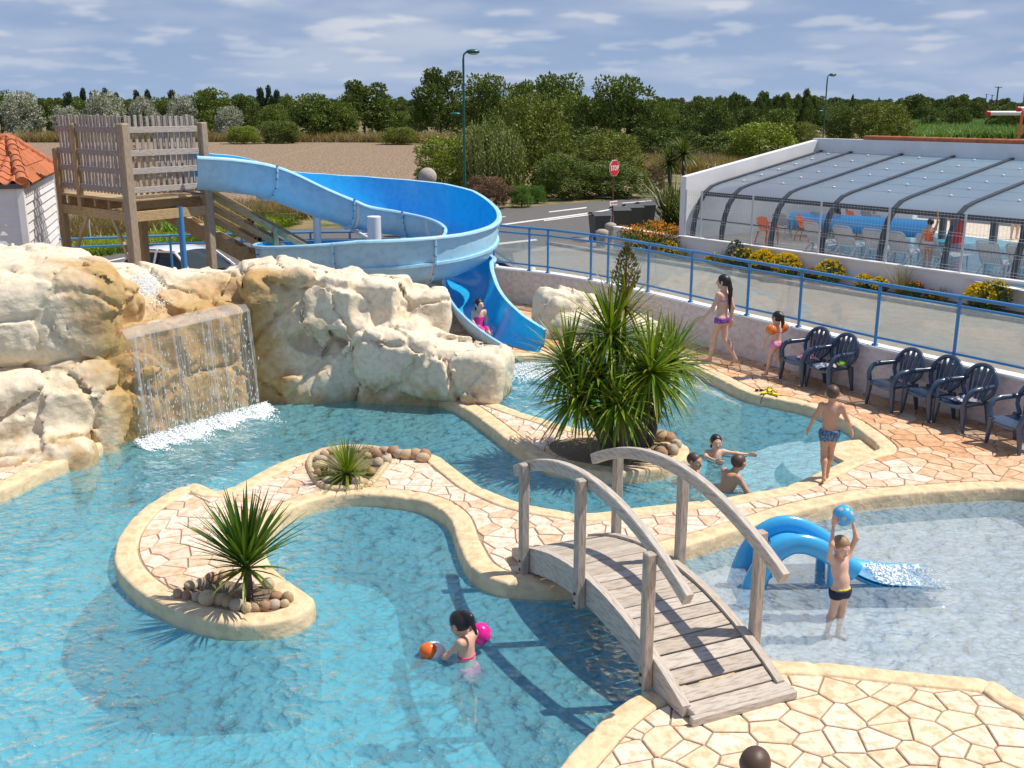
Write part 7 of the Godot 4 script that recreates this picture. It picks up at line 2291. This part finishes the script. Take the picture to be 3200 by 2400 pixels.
func spiky_crown(seed_: int, cnt: int, c1: Color, c2: Color) -> ArrayMesh:
	var keep := rng.state
	rng.seed = seed_
	var g := Geo.new(); g.colored = true
	for k in cnt:   # upright wands clothed in leaves
		var az := rng.randf() * TAU
		var out := sqrt(rng.randf()) * 0.42
		var p := Vector3(cos(az) * out, 0.0, sin(az) * out)
		var top := 0.95 * sqrt(1.0 - out * out * 3.5) * rng.randf_range(0.75, 1.05)
		var lean := Vector3(cos(az), 0, sin(az)) * 0.16 * out
		for j in 26:
			var f := 0.12 + 0.88 * j / 25.0
			leaf(g, p + lean * f + Vector3(rng.randfn() * 0.012, top * f, rng.randfn() * 0.012), Vector3(rng.randfn() * 0.35, 1, rng.randfn() * 0.35).normalized(), 0.055 * (1.1 - 0.5 * f), c1.lerp(c2, rng.randf()))
	var m := g.mesh(false)
	rng.state = keep
	return m

func tree(called: String, label: String, cat_: String, q: Array, mesh: Mesh, group: String, clear := 0.12, turn := -1.0) -> void:
	var t := thing(called, label, cat_, q[0], rng.randf() * TAU if turn < 0 else turn, group)
	var h: float = q[1]; var w: float = q[2]
	part("crown", mesh, M.leaf, t, Transform3D(Basis().scaled(Vector3(w * 1.2, h * (1.06 - clear * 0.5), w * 1.2)), Vector3(0, h * clear * 0.5, 0)))
	var g := Geo.new()
	var r := clampf(h * 0.022, 0.05, 0.25)
	g.tube([Vector3(0, -0.1, 0), Vector3(r * 0.4, h * 0.35, 0), Vector3(0, h * 0.8, r)], [r, r * 0.7, r * 0.2], 6)
	part("trunk", g.mesh(), M.bark, t)
	for k in 3:
		var b := Geo.new()
		var a := k * 2.1
		b.tube([Vector3(0, h * (0.3 + k * 0.1), 0), Vector3(cos(a) * w * 0.25, h * (0.5 + k * 0.1), sin(a) * w * 0.25)], [r * 0.5, r * 0.15], 5)
		part("limb", b.mesh(), M.bark, t)

func countryside() -> void:
	var green1 := Color(0.0799, 0.123, 0.0222); var green2 := Color(0.194, 0.247, 0.0465)
	var oak := [crown(101, 22, 4200, 0.05, green1, green2), crown(102, 24, 4200, 0.05, Color(0.102, 0.154, 0.026), Color(0.227, 0.278, 0.0465)), crown(103, 20, 4200, 0.05, Color(0.0684, 0.103, 0.0222), Color(0.16, 0.206, 0.0371))]
	var silver := [crown(111, 26, 5200, 0.045, Color(0.1, 0.12, 0.06), Color(0.72, 0.72, 0.68), 0, 0.1), crown(112, 24, 5200, 0.045, Color(0.1, 0.12, 0.06), Color(0.72, 0.72, 0.68), 0, 0.1)]
	var pine := [crown(121, 18, 3000, 0.05, Color(0.0274, 0.0535, 0.0222), Color(0.0799, 0.113, 0.0465), 2), crown(122, 16, 3000, 0.05, Color(0.0319, 0.0617, 0.0222), Color(0.0684, 0.103, 0.0409), 2)]
	var slim := [crown(131, 16, 2200, 0.06, Color(0.0684, 0.113, 0.026), Color(0.16, 0.216, 0.0465), 1), crown(132, 14, 2200, 0.06, Color(0.0684, 0.103, 0.026), Color(0.136, 0.195, 0.0409), 1)]
	var shrub := [crown(141, 26, 9000, 0.034, Color(0.136, 0.195, 0.0222), Color(0.343, 0.393, 0.0409), 0, 0.08), crown(142, 26, 9000, 0.034, Color(0.114, 0.154, 0.026), Color(0.274, 0.289, 0.0465), 0, 0.08), crown(143, 24, 9000, 0.034, Color(0.0911, 0.134, 0.026), Color(0.194, 0.236, 0.0409), 0, 0.06)]
	var willow := spiky_crown(151, 420, Color(0.136, 0.175, 0.0465), Color(0.343, 0.37, 0.111))
	var plum := crown(161, 20, 7000, 0.034, Color(0.136, 0.0721, 0.0558), Color(0.297, 0.175, 0.111), 0, 0.1)
	var box := crown(171, 24, 8000, 0.035, Color(0.0684, 0.154, 0.0186), Color(0.16, 0.31, 0.0334), 0, 0.1)
	var by := "beyond the ploughed field"
	# silver-leaved trees in a row behind the tower
	var names_ := ["at the far left, tallest of the row", "half hidden behind the tower's left post", "rising above the tower's left pickets", "above the middle of the tower", "above the tower's right post", "at the right end of the row, low and loose"]
	var k := 0
	for q in [[Vector3(-73.74, -0.6, -161.863), 6.822, 5.822], [Vector3(-68.448, -0.6, -164.918), 4.776, 4.151], [Vector3(-62.085, -0.6, -163.376), 6.838, 5.68], [Vector3(-55.547, -0.6, -161.863), 6.082, 4.172], [Vector3(-49.338, -0.6, -161.863), 6.313, 4.463], [Vector3(-41.921, -0.6, -158.917), 4.742, 3.716]]:
		tree("silver_tree", "silver-leaved tree " + names_[k], "tree", q, silver[k % 2], "silver trees behind the tower")
		k += 1
	# field-edge trees, left to right
	k = 0
	for q in [[[Vector3(-78.58, -0.6, -164.918), 6.949, 4.942], 0, "round green tree at the left edge of the view"], [[Vector3(-73.028, -0.6, -168.091), 5.735, 4.533], 2, "dark round tree right of the tallest silver tree"], [[Vector3(-68.544, -0.6, -171.386), 5.649, 4.107], 0, "green tree between the first two tower silver trees"], [[Vector3(-60.689, -0.6, -168.091), 5.446, 4.533], 2, "dark tree behind the middle of the tower"], [[Vector3(-54.645, -0.6, -168.091), 6.023, 4.533], 0, "green tree between two silver trees above the tower"], [[Vector3(-46.456, -0.6, -164.918), 7.278, 6.178], 1, "broad bright tree right of the tower"], [[Vector3(-42.615, -0.6, -171.386), 6.532, 4.621], 2, "dark tree behind the start of the slide"], [[Vector3(-36.572, -0.6, -164.918), 5.06, 4.448], 1, "low green tree left of the field gap"], [[Vector3(-36.392, -0.6, -174.813), 6.56, 2.618], 1, "narrow bright tree beside the far field gap"], [[Vector3(-29.035, -0.6, -157.484), 6.416, 7.082], 0, "wide dark bushy tree in the middle of the field edge"], [[Vector3(-25.486, -0.6, -158.917), 5.427, 5.24], 1, "olive bush in front of the tallest mid-field tree"], [[Vector3(-22.734, -0.6, -164.918), 8.357, 8.402], 2, "tallest tree of the middle field edge"], [[Vector3(-19.768, -0.6, -164.918), 6.478, 3.954], 0, "green tree at the right of the tallest mid-field tree"], [[Vector3(-18.43, -0.6, -178.378), 4.031, 4.274], 1, "low pale bush left of the street lamp trees"], [[Vector3(-10.972, -0.6, -164.918), 10.039, 8.649], 2, "tall dark tree left of the street lamp"], [[Vector3(-3.811, -0.6, -158.917), 9.005, 7.146], 0, "broad tree right of the street lamp"], [[Vector3(1.665, -0.6, -138.698), 7.761, 5.412], 1, "bright tree behind the willow bush"], [[Vector3(5.366, -0.6, -132.371), 8.353, 7.552], 0, "large rounded tree above the willow bushes"], [[Vector3(7.498, -0.6, -124.774), 6.142, 4.499], 1, "yellow-green tree left of the stop sign tree"], [[Vector3(12.383, -0.6, -123.008), 7.914, 7.023], 0, "large tree straight above the stop sign"], [[Vector3(14.946, -0.6, -121.291), 5.071, 4.375], 2, "dark tree right of the stop sign tree"], [[Vector3(16.851, -0.6, -117.994), 5.41, 3.193], 1, "small bright tree left of the darkest tree"], [[Vector3(18.516, -0.6, -111.906), 4.107, 3.703], 2, "dark tree half behind the cabbage palms"], [[Vector3(19.924, -0.6, -106.408), 5.685, 4.324], 2, "darkest tree left of the plantation"], [[Vector3(25.203, -0.6, -116.411), 4.738, 4.201], 2, "shaded tree before the plantation"], [[Vector3(31.117, -0.6, -124.774), 4.532, 4.124], 0, "green tree at the right end of the plantation"]]:
		tree("field_tree", q[2], "tree", q[0], oak[q[1]], "trees at the field edge", 0.1)
	# dark pines behind
	k = 0
	for q in [[Vector3(-81.723, -0.6, -198.612), 7.44, 3.566], [Vector3(-80.748, -0.6, -203.218), 8.073, 2.797], [Vector3(-77.845, -0.6, -200.888), 7.696, 3.126], [Vector3(-76.491, -0.6, -203.218), 8.073, 2.675], [Vector3(-72.808, -0.6, -198.612), 7.326, 2.972], [Vector3(-69.85, -0.6, -200.888), 7.638, 2.885], [Vector3(-67.806, -0.6, -200.888), 7.867, 2.765], [Vector3(-64.148, -0.6, -203.218), 7.726, 3.648], [Vector3(-56.543, -0.6, -242.542), 8.925, 3.625], [Vector3(-54.731, -0.6, -242.542), 9.27, 3.19], [Vector3(-52.919, -0.6, -242.542), 8.441, 3.335]]:
		tree("pine_tree", "dark pine on the skyline, %s" % ["left of the tower's tall posts", "second of the tower group", "third of the tower group", "fourth of the tower group", "fifth of the tower group", "sixth of the tower group", "seventh of the tower group", "alone right of the tower group", "left of the skyline trio", "tallest of the skyline trio", "right of the skyline trio"][k], "tree", q, pine[k % 2], "pines on the skyline")
		k += 1
	# plantation of slender trees and the poplar rows at the right
	for j in 22:
		var x := 2262.0 + j * 14.2
		var p: Vector3 = Vector3(36.472, -0.6, -184.005).lerp(Vector3(57.177, -0.6, -198.612), j / 21.0)
		tree("young_poplar", NTH[j] + " slender tree from the left in the plantation right of the stop sign", "tree", [p + Vector3(0, 0, rng.randfn() * 4.0), rng.randf_range(5.6, 7.2) + (0.9 if j % 5 == 2 else 0.0), rng.randf_range(2.6, 3.6)], slim[j % 2], "plantation of slender trees")
		if j == 0: x += 1
	for j in 10:
		var p: Vector3 = Vector3(144.043, -0.6, -370.016).lerp(Vector3(165.88, -0.6, -386.221), j / 9.0)
		tree("row_poplar", NTH[j] + " slim poplar from the left in the row beyond the maize", "tree", [p, rng.randf_range(5.5, 8.0), rng.randf_range(3.5, 4.8)], slim[j % 2], "poplar row beyond the maize")
	tree("row_poplar", "lone tall poplar left of the round tree by the enclosure", "tree", [Vector3(101.872, -0.6, -322.607), 7.979, 2.118], slim[0], "lone poplars")
	tree("row_poplar", "thin poplar tip above the round tree by the enclosure", "tree", [Vector3(140.765, -0.6, -413.366), 7.844, 1.726], slim[1], "lone poplars")
	# near bushes along the road
	for q in [[[Vector3(-4.043, -0.6, -62.805), 3.194, 3.834], shrub[0], "leafy_bush", "bright green leafy bush behind the concrete ball"], [[Vector3(-1.222, -0.6, -61.891), 4.444, 3.572], willow, "willow_bush", "upright feathery willow bush right of the street lamp"], [[Vector3(1.375, -0.6, -64.715), 5.493, 4.498], shrub[1], "leafy_bush", "tall olive willow bush, largest by the road"], [[Vector3(6.976, -0.6, -75.593), 3.137, 4.735], shrub[1], "leafy_bush", "round olive bush left of and behind the stop sign"], [[Vector3(2.849, -0.6, -59.299), 2.397, 3.426], shrub[2], "leafy_bush", "dark bush at the kerb left of the stop sign"], [[Vector3(5.798, -0.6, -60.568), 1.911, 4.326], shrub[2], "leafy_bush", "wide low dark bush behind the stop sign post"], [[Vector3(-1.178, -0.6, -53.662), 1.575, 2.322], plum, "plum_bush", "purple-brown bush beside the road"], [[Vector3(0.497, -0.6, -54.352), 1.093, 1.192], box, "box_ball", "clipped green ball bush, left of the pair"], [[Vector3(1.377, -0.6, -56.531), 0.915, 0.964], box, "box_ball", "clipped green ball bush, right of the pair"], [[Vector3(8.773, -0.6, -64.227), 1.529, 1.365], plum, "hedge_bush", "brownish hedge bush right of the stop sign"], [[Vector3(21.304, -0.6, -91.725), 3.544, 6.198], shrub[0], "leafy_bush", "bright round bush above the white end wall"], [[Vector3(33.741, -0.6, -124.774), 3.127, 4.124], shrub[1], "leafy_bush", "olive bush left of the second street lamp"], [[Vector3(46.185, -0.6, -150.686), 4.891, 4.745], shrub[2], "leafy_bush", "bushy tree right of the second street lamp"], [[Vector3(50.337, -0.6, -145.653), 5.274, 7.647], shrub[1], "leafy_bush", "big round tree above the tiled wall"], [[Vector3(-11.39, -0.6, -46.539), 0.564, 2.136], shrub[2], "leafy_bush", "low dark bush under the slide's first run"], [[Vector3(-10.196, -0.6, -46.282), 0.478, 1.699], shrub[2], "leafy_bush", "low dark bush right of the first, under the slide"], [[Vector3(-13.316, -0.6, -47.867), 0.868, 0.878], shrub[0], "leafy_bush", "small bush seen between the stairs and slide"], [[Vector3(-15.044, -0.6, -143.259), 2.171, 5.158], shrub[1], "leafy_bush", "low scrub at the field edge left of the street lamp"], [[Vector3(-36.704, -0.6, -145.653), 2.333, 4.806], shrub[0], "leafy_bush", "scrub bush at the field edge right of the tower"], [[Vector3(-31.99, -0.6, -148.127), 2.93, 5.776], shrub[2], "leafy_bush", "dark scrub bush at the field edge above the slide"]]:
		tree(q[2], q[3], "bush", q[0], q[1], "bushes", 0.02)
	k = -1
	for q in [[Vector3(0, -0.6, -102.623), 3.002, 5.254], [Vector3(4.012, -0.6, -91.725), 3.358, 4.98], [Vector3(8.036, -0.6, -102.623), 3.002, 4.636], [Vector3(12.418, -0.6, -95.798), 3.141, 4.909], [Vector3(15.762, -0.6, -102.623), 2.704, 4.636], [Vector3(17.038, -0.6, -95.798), 2.584, 4.62], [Vector3(20.468, -0.6, -101.42), 2.584, 3.971], [Vector3(-3.5, -0.6, -116.411), 2.889, 4.551]]:
		k += 1
		tree("scrub_tree", "dark scrubby tree in the thicket, %s" % ["above the right of the willow bush", "above the kerb bush left of the stop sign", "behind the round olive bush", "right of the stop sign", "behind the left cabbage palm", "behind the right cabbage palm", "left of the bright round bush", "just right of the street lamp"][k % 8], "tree", q, oak[2], "thicket behind the roadside bushes", 0.03)
	var iris := thing("iris_clump", "tall green iris leaves beside the stairs under the tower", "iris", Vector3(-12.986, -0.6, -40.648))
	var ig := Geo.new(); ig.colored = true
	for j in 90: blade(ig, Vector3(rng.randfn() * 0.3, 0, rng.randfn() * 0.2), Vector3(rng.randfn() * 0.35, 1, rng.randfn() * 0.35).normalized(), rng.randf_range(0.7, 1.1), 0.06, 0.4, Color(0.114, 0.247, 0.0371), Color(0.274, 0.411, 0.0742))
	part("blades", ig.mesh(false), M.blade, iris)
	# hedgerows and the far wooded skyline
	var far := MultiMeshInstance3D.new()
	far.name = "distant_woods"
	var mm := MultiMesh.new()
	mm.transform_format = MultiMesh.TRANSFORM_3D
	mm.mesh = oak[2]
	var ts := []
	for ring in [[215, 64, 5.2], [290, 84, 6.2], [380, 100, 6.8], [560, 120, 7.6], [850, 150, 9.5], [1300, 180, 12.5]]:
		for j in ring[1]:
			var a := lerpf(-0.56, 0.56, (j + rng.randf()) / ring[1])
			var gap := soft_noise.get_noise_2d(a * 900.0, ring[0] * 3.0)
			if gap < -0.22 and ring[0] < 900: continue
			var d: float = ring[0] * rng.randf_range(0.94, 1.06)
			var h: float = ring[2] * rng.randf_range(0.6, 1.1) * (1.0 + gap * 0.5)
			ts.append(Transform3D(Basis(Vector3.UP, rng.randf() * TAU).scaled(Vector3(h * 1.25, h, h * 1.25)), Vector3(sin(a) * d, GROUND, -cos(a) * d)))
	mm.instance_count = ts.size()
	for j in ts.size(): mm.set_instance_transform(j, ts[j])
	far.multimesh = mm
	far.material_override = M.leaf
	far.set_meta("kind", "stuff")
	add_child(tag(far, "distant hedgerows and woods along the horizon", "woods"))
	var hedge := MultiMeshInstance3D.new()
	hedge.name = "field_hedge"
	scatter(hedge, shrub[2], M.leaf, pv([105.026, -285.931, 150.01, -295.534, 157.928, -311.206, 112.29, -305.802]), 60, 2.6, 4.0, GROUND)
	hedge.set_meta("kind", "stuff")
	tag(hedge, "dark hedge between the maize and the poplars", "hedge")
	# maize and dry grass
	var mz := Geo.new(); mz.colored = true
	for j in 9: blade(mz, Vector3(rng.randfn() * 0.25, 0.1, rng.randfn() * 0.25), Vector3(rng.randfn() * 0.4, 1, rng.randfn() * 0.4).normalized(), rng.randf_range(1.2, 1.8), 0.16, 0.9, Color(0.114, 0.206, 0.0558), Color(0.227, 0.351, 0.111), 3)
	var maize := MultiMeshInstance3D.new()
	maize.name = "maize_crop"
	scatter(maize, mz.mesh(false), M.blade, pv([80.667, -281.359, 155.198, -305.802, 99.488, -174.813, 57.165, -158.917]), 9000, 0.9, 1.3, GROUND)
	maize.set_meta("kind", "stuff")
	tag(maize, "green maize crop beyond the tiled wall", "maize")
	var tuft := Geo.new(); tuft.colored = true
	for j in 16: blade(tuft, Vector3(rng.randfn() * 0.2, 0, rng.randfn() * 0.2), Vector3(rng.randfn() * 0.4, 1, rng.randfn() * 0.4).normalized(), rng.randf_range(0.5, 0.9), 0.035, 0.5, Color(0.27, 0.19, 0.09), Color(0.35, 0.27, 0.14), 2)
	var tm := tuft.mesh(false)
	for q in [[pv([-69.594, -150.686, -49.657, -153.334, -39.082, -153.334, -15.817, -150.686, -7.737, -143.259, -8.423, -156.076, -43.662, -161.863, -74.71, -161.863]), 2400, 1.0, 2.2, "dry tan grass along the far edge of the ploughed field"], [pv([-18.417, -41.665, -18.082, -46.539, -15.093, -50.451, -11.104, -52.008, -9.24, -50.451, -10.251, -46.539, -13.872, -43.513, -15.858, -40.648, -16.469, -38.214]), 1500, 0.6, 1.3, "dry tan grass on the verge behind the tower"], [pv([4.98, -91.725, 14.773, -109.089, 20.197, -91.725, 16.879, -80.942, 11.253, -80.942, 10.253, -87.089, 5.791, -79.814]), 1700, 0.9, 1.8, "dry tan grass in front of the field fence"]]:
		var mi := MultiMeshInstance3D.new()
		mi.name = numbered("dry_verge_grass")
		scatter(mi, tm, M.blade, q[0], q[1], q[2], q[3], GROUND)
		mi.set_meta("kind", "stuff")
		tag(mi, q[4], "grass")
	var gr := Geo.new(); gr.colored = true
	for j in 18: blade(gr, Vector3(rng.randfn() * 0.2, 0, rng.randfn() * 0.2), Vector3(rng.randfn() * 0.5, 1, rng.randfn() * 0.5).normalized(), rng.randf_range(0.2, 0.45), 0.03, 0.5, Color(0.136, 0.247, 0.0371), Color(0.297, 0.37, 0.0558), 2)
	for j in 3: leaf(gr, Vector3(rng.randfn() * 0.2, 0.3, rng.randfn() * 0.2), Vector3.UP, 0.07, Color(0.6, 0.6, 0.0371))
	var green := MultiMeshInstance3D.new()
	green.name = "green_verge"
	scatter(green, gr.mesh(false), M.blade, pv([-16.092, -36.364, -15.211, -38.932, -13.205, -41.355, -11.39, -46.539, -9.808, -45.776, -11.427, -41.355, -13.552, -37.606, -14.838, -35.89]), 1500, 0.7, 1.3, GROUND)
	green.set_meta("kind", "stuff")
	tag(green, "green grassy verge with small flowers under the tower", "grass")
	# fence posts of the meadow
	var fp := -1
	for q in [Vector3(6.096, -0.6, -99.666), Vector3(6.561, -0.6, -100.828), Vector3(12.312, -0.6, -91.725), Vector3(13.729, -0.6, -92.711), Vector3(14.852, -0.6, -92.215), Vector3(15.935, -0.6, -90.759), Vector3(19.358, -0.6, -93.718)]:
		var g := Geo.new()
		fp += 1
		g.tube([q, q + Vector3(0.03, 1.35, 0)], 0.07, 6)
		tag(part("fence_post", g.mesh(), M.concrete, self), NTH[fp] + " thin grey meadow fence post from the left in the dry grass", "post", "meadow fence posts")
	# far houses
	for q in [[Vector3(-394.419, -0.6, -941.832), 9.0, "far orange-roofed house behind the silver trees"], [Vector3(-181.046, -0.6, -776.611), 8.0, "far white house below the skyline pines"], [Vector3(136.421, -0.6, -776.611), 9.0, "far orange-roofed house above the darkest tree"], [Vector3(164.655, -0.6, -1053.885), 8.0, "farther orange roof at the foot of the domed wood"]]:
		var h := thing("farmhouse", q[2], "house", q[0], 0.4, "far houses")
		var w := Geo.new()
		w.box(Transform3D(Basis(), Vector3(0, 1.6, 0)), Vector3(q[1], 3.2, 6))
		part("wall", w.mesh(false), M.white_paint, h)
		var r := Geo.new()
		var e: float = q[1] / 2 + 0.4
		r.face([Vector3(-e, 3.1, 3.4), Vector3(e, 3.1, 3.4), Vector3(e, 5.0, 0), Vector3(-e, 5.0, 0)]); r.face([Vector3(e, 3.1, -3.4), Vector3(-e, 3.1, -3.4), Vector3(-e, 5.0, 0), Vector3(e, 5.0, 0)])
		r.face([Vector3(e, 3.1, 3.4), Vector3(e, 3.1, -3.4), Vector3(e, 5.0, 0)]); r.face([Vector3(-e, 3.1, -3.4), Vector3(-e, 3.1, 3.4), Vector3(-e, 5.0, 0)])
		part("roof", r.mesh(false), M.terracotta, h)
		for x in [-0.25, 0.25]:
			var wi := Geo.new()
			wi.box(Transform3D(Basis(), Vector3(q[1] * x, 1.7, 3.02)), Vector3(1.0, 1.2, 0.08))
			part("window", wi.mesh(false), M.car_glass, h)
	# poles and the swing frame at the right
	for q in [[Vector3(118.894, -0.6, -264.438), 9.5, "dark wooden utility pole with crossarm at the right"], [Vector3(183.907, -0.6, -413.366), 9.0, "farther thin utility pole left of the near one"], [Vector3(211.426, -0.6, -480.922), 10.0, "farthest thin utility pole on the skyline"]]:
		var t := thing("utility_pole", q[2], "utility pole", q[0], 0.15, "utility poles")
		var g := Geo.new()
		g.tube([Vector3.ZERO, Vector3(0.05, q[1], 0)], [0.22, 0.16], 8)
		part("pole", g.mesh(), M.bark, t)
		var c := Geo.new()
		c.bar(Vector3(-0.95, q[1] - 0.1, 0.15), Vector3(0.95, q[1] - 0.2, 0.15), 0.12, 0.14)
		part("crossarm", c.mesh(false), M.bark, t)
		for x in [-0.8, 0.0, 0.8]:
			var ins := Geo.new()
			ins.lathe([Vector2(0.05, 0), Vector2(0.07, 0.1), Vector2(0.03, 0.22), Vector2(0, 0.23)], 8, at_turn(Vector3(x, q[1] - 0.05, 0.15)))
			part("insulator", ins.mesh(), M.galvanised, t)
	var sf := thing("play_frame", "white and red beam of a play frame at the right edge", "play frame", Vector3(28.216, 2.75, -60) * Vector3(1, 0, 1) + Vector3(0, GROUND, 0))
	for z in [0.0, 2.0]:
		var g := Geo.new()
		g.tube([Vector3(-0.7 if z > 0.5 else 0.1, 4.9 - z * 0.12, -z), Vector3(4, 4.9 - z * 0.12, -z)], 0.13, 10)
		part("beam", g.mesh(), M.sign_white, sf)
		var e := Geo.new()
		e.tube([Vector3(-0.85 if z > 0.5 else -0.05, 4.9 - z * 0.12, -z), Vector3(-0.65 if z > 0.5 else 0.15, 4.9 - z * 0.12, -z)], 0.15, 10)
		part("end_cap", e.mesh(), M.sign_red, sf)
	for x in [0.3, 3.8]:
		var l := Geo.new()
		l.tube([Vector3(x - 0.4, 0, 0.4), Vector3(x, 4.9, 0)], 0.08, 8)
		part("leg", l.mesh(), M.orange_plastic, sf)

func foam_and_falls() -> void:
	# falling water: clear strands and drops over the ochre wall, white churn where they land
	var a := Vector3(-5.5, 1.4, -14.25); var b := Vector3(-4.22, 1.46, -16.02)
	var out := Vector3(0.812, 0, 0.583)
	var wf := thing("waterfall", "thin strands of water falling over the ochre rock wall", "waterfall")
	var tongue := Geo.new()
	var rows := []
	for k in 9:
		var f := k / 8.0
		var p := a.lerp(b, f)
		rows.append([p - out * 0.3 + Vector3(0, 0.02, 0), p - out * 0.15 + Vector3(0, 0.03 + 0.02 * sin(k * 2.1), 0), p + out * 0.08 + Vector3(0, 0.05, 0), p + out * 0.17 + Vector3(0, -0.05, 0)])
	tongue.grid(rows)
	part("water_lip", tongue.mesh(), M.spray, wf)
	var veil := Geo.new()
	rows = []
	for k in 25:
		var p := a.lerp(b, k / 24.0)
		var row := []
		for j in 8:
			var u := j / 7.0
			row.append(p + out * (0.16 + 0.1 * u + 0.025 * sin(k * 1.9 + u * 3.0)) - Vector3(0, u * 1.62 + 0.02, 0))
		rows.append(row)
	veil.grid(rows)
	part("veil", veil.mesh(), M.veil, wf)
	for k in 44:
		var f := clampf(rng.randf() * 1.02, 0.02, 0.98)
		var p := a.lerp(b, f) + out * rng.randf_range(0.12, 0.24)
		var g := Geo.new()
		var path := []; var rad := []
		var n := 22
		var w := rng.randf_range(0.003, 0.013) * (0.5 + absf(soft_noise.get_noise_1d(f * 900.0)) * 2.0)
		var ph := rng.randf() * 9.0
		for j in n:
			var u := float(j) / (n - 1)
			path.append(p + Vector3(0, -u * 1.72, 0) + out * u * 0.12 + Vector3(sin(u * 7.0 + ph), 0, cos(u * 6.0 + ph)) * 0.02 * u)
			rad.append(maxf(0.002, w * (0.35 + absf(sin(u * 19.0 + ph * 3.0)) * (1.1 - 0.5 * u))))
		g.tube(path, rad, 5)
		part("strand", g.mesh(), M.spray, wf)
	var drops := MultiMeshInstance3D.new()
	drops.name = "drops"
	var mm := MultiMesh.new()
	mm.transform_format = MultiMesh.TRANSFORM_3D
	var dg := Geo.new()
	dg.blob(Transform3D(), soft_noise, 0.0, 6, 4)
	mm.mesh = dg.mesh()
	mm.instance_count = 420
	for k in 420:
		var f := rng.randf()
		var fall := pow(rng.randf(), 0.7) * 1.65
		var p := a.lerp(b, f) + out * (0.15 + rng.randfn() * 0.06 + fall * 0.06) - Vector3(0, fall, 0)
		mm.set_instance_transform(k, Transform3D(Basis().scaled(Vector3(0.007, rng.randf_range(0.01, 0.035), 0.007)), p))
	drops.multimesh = mm
	drops.material_override = M.foam
	drops.set_meta("kind", "stuff")
	wf.add_child(drops, true)
	# churned foam on the surface
	var spots := []
	for k in 11000:
		var f := rng.randf()
		var e := rng.randfn()
		var p := a.lerp(b, f * 1.12 - 0.06) + out * (0.28 + absf(e) * (0.17 + 0.16 * soft_noise.get_noise_1d(f * 400.0)) + 0.06 * soft_noise.get_noise_1d(f * 1500.0))
		spots.append([Vector3(p.x, WATER + 0.005 + maxf(0.0, 0.11 - absf(e) * 0.08) * rng.randf(), p.z), rng.randf_range(0.004, 0.013)])
	for k in 3000:
		var p := Vector3(0.4, 0, -18.5) + Vector3(rng.randfn() * 0.3, 0, rng.randfn() * 0.3 + 0.25)
		spots.append([Vector3(p.x, WATER + 0.005 + 0.1 * rng.randf() * exp(-p.distance_squared_to(Vector3(0.35, 0, -18.45)) * 8.0), p.z), rng.randf_range(0.004, 0.014)])
	for k in 700:   # water sheeting off the small slide
		var u := rng.randf()
		spots.append([Vector3(3.7 + u * 0.75, -0.38 + 0.8 * lerpf(0.26, 0.18, u) + 0.02 + rng.randf() * 0.025, -9.8 + rng.randf_range(-0.25, 0.25)), rng.randf_range(0.006, 0.016)])
	foam("foam", spots, "white churned foam where the falls and the slide hit the water")
	# stream down the stepped bed above the lip
	var st := []
	for k in 3600:
		var u := rng.randf()
		var p := Vector3(-6.1, 1.85, -16.9).lerp(Vector3(-5.5, 1.52, -15.9), u) + Vector3(rng.randfn() * 0.12, rng.randf() * 0.05, rng.randfn() * 0.14)
		st.append([p, rng.randf_range(0.004, 0.011)])
	foam("stream_foam", st, "white water tumbling down the rock above the fall")

func foam(called: String, spots: Array, label: String) -> void:
	var mi := MultiMeshInstance3D.new()
	mi.name = numbered(called)
	var mm := MultiMesh.new()
	mm.transform_format = MultiMesh.TRANSFORM_3D
	var g := Geo.new()
	g.blob(Transform3D(), soft_noise, 0.0, 6, 4)
	mm.mesh = g.mesh()
	mm.instance_count = spots.size()
	for k in spots.size():
		var r: float = spots[k][1]
		mm.set_instance_transform(k, Transform3D(Basis().scaled(Vector3(r, r * 0.7, r)), spots[k][0]))
	mi.multimesh = mm
	mi.material_override = M.foam
	mi.set_meta("kind", "stuff")
	tag(mi, label, "foam")
	add_child(mi)
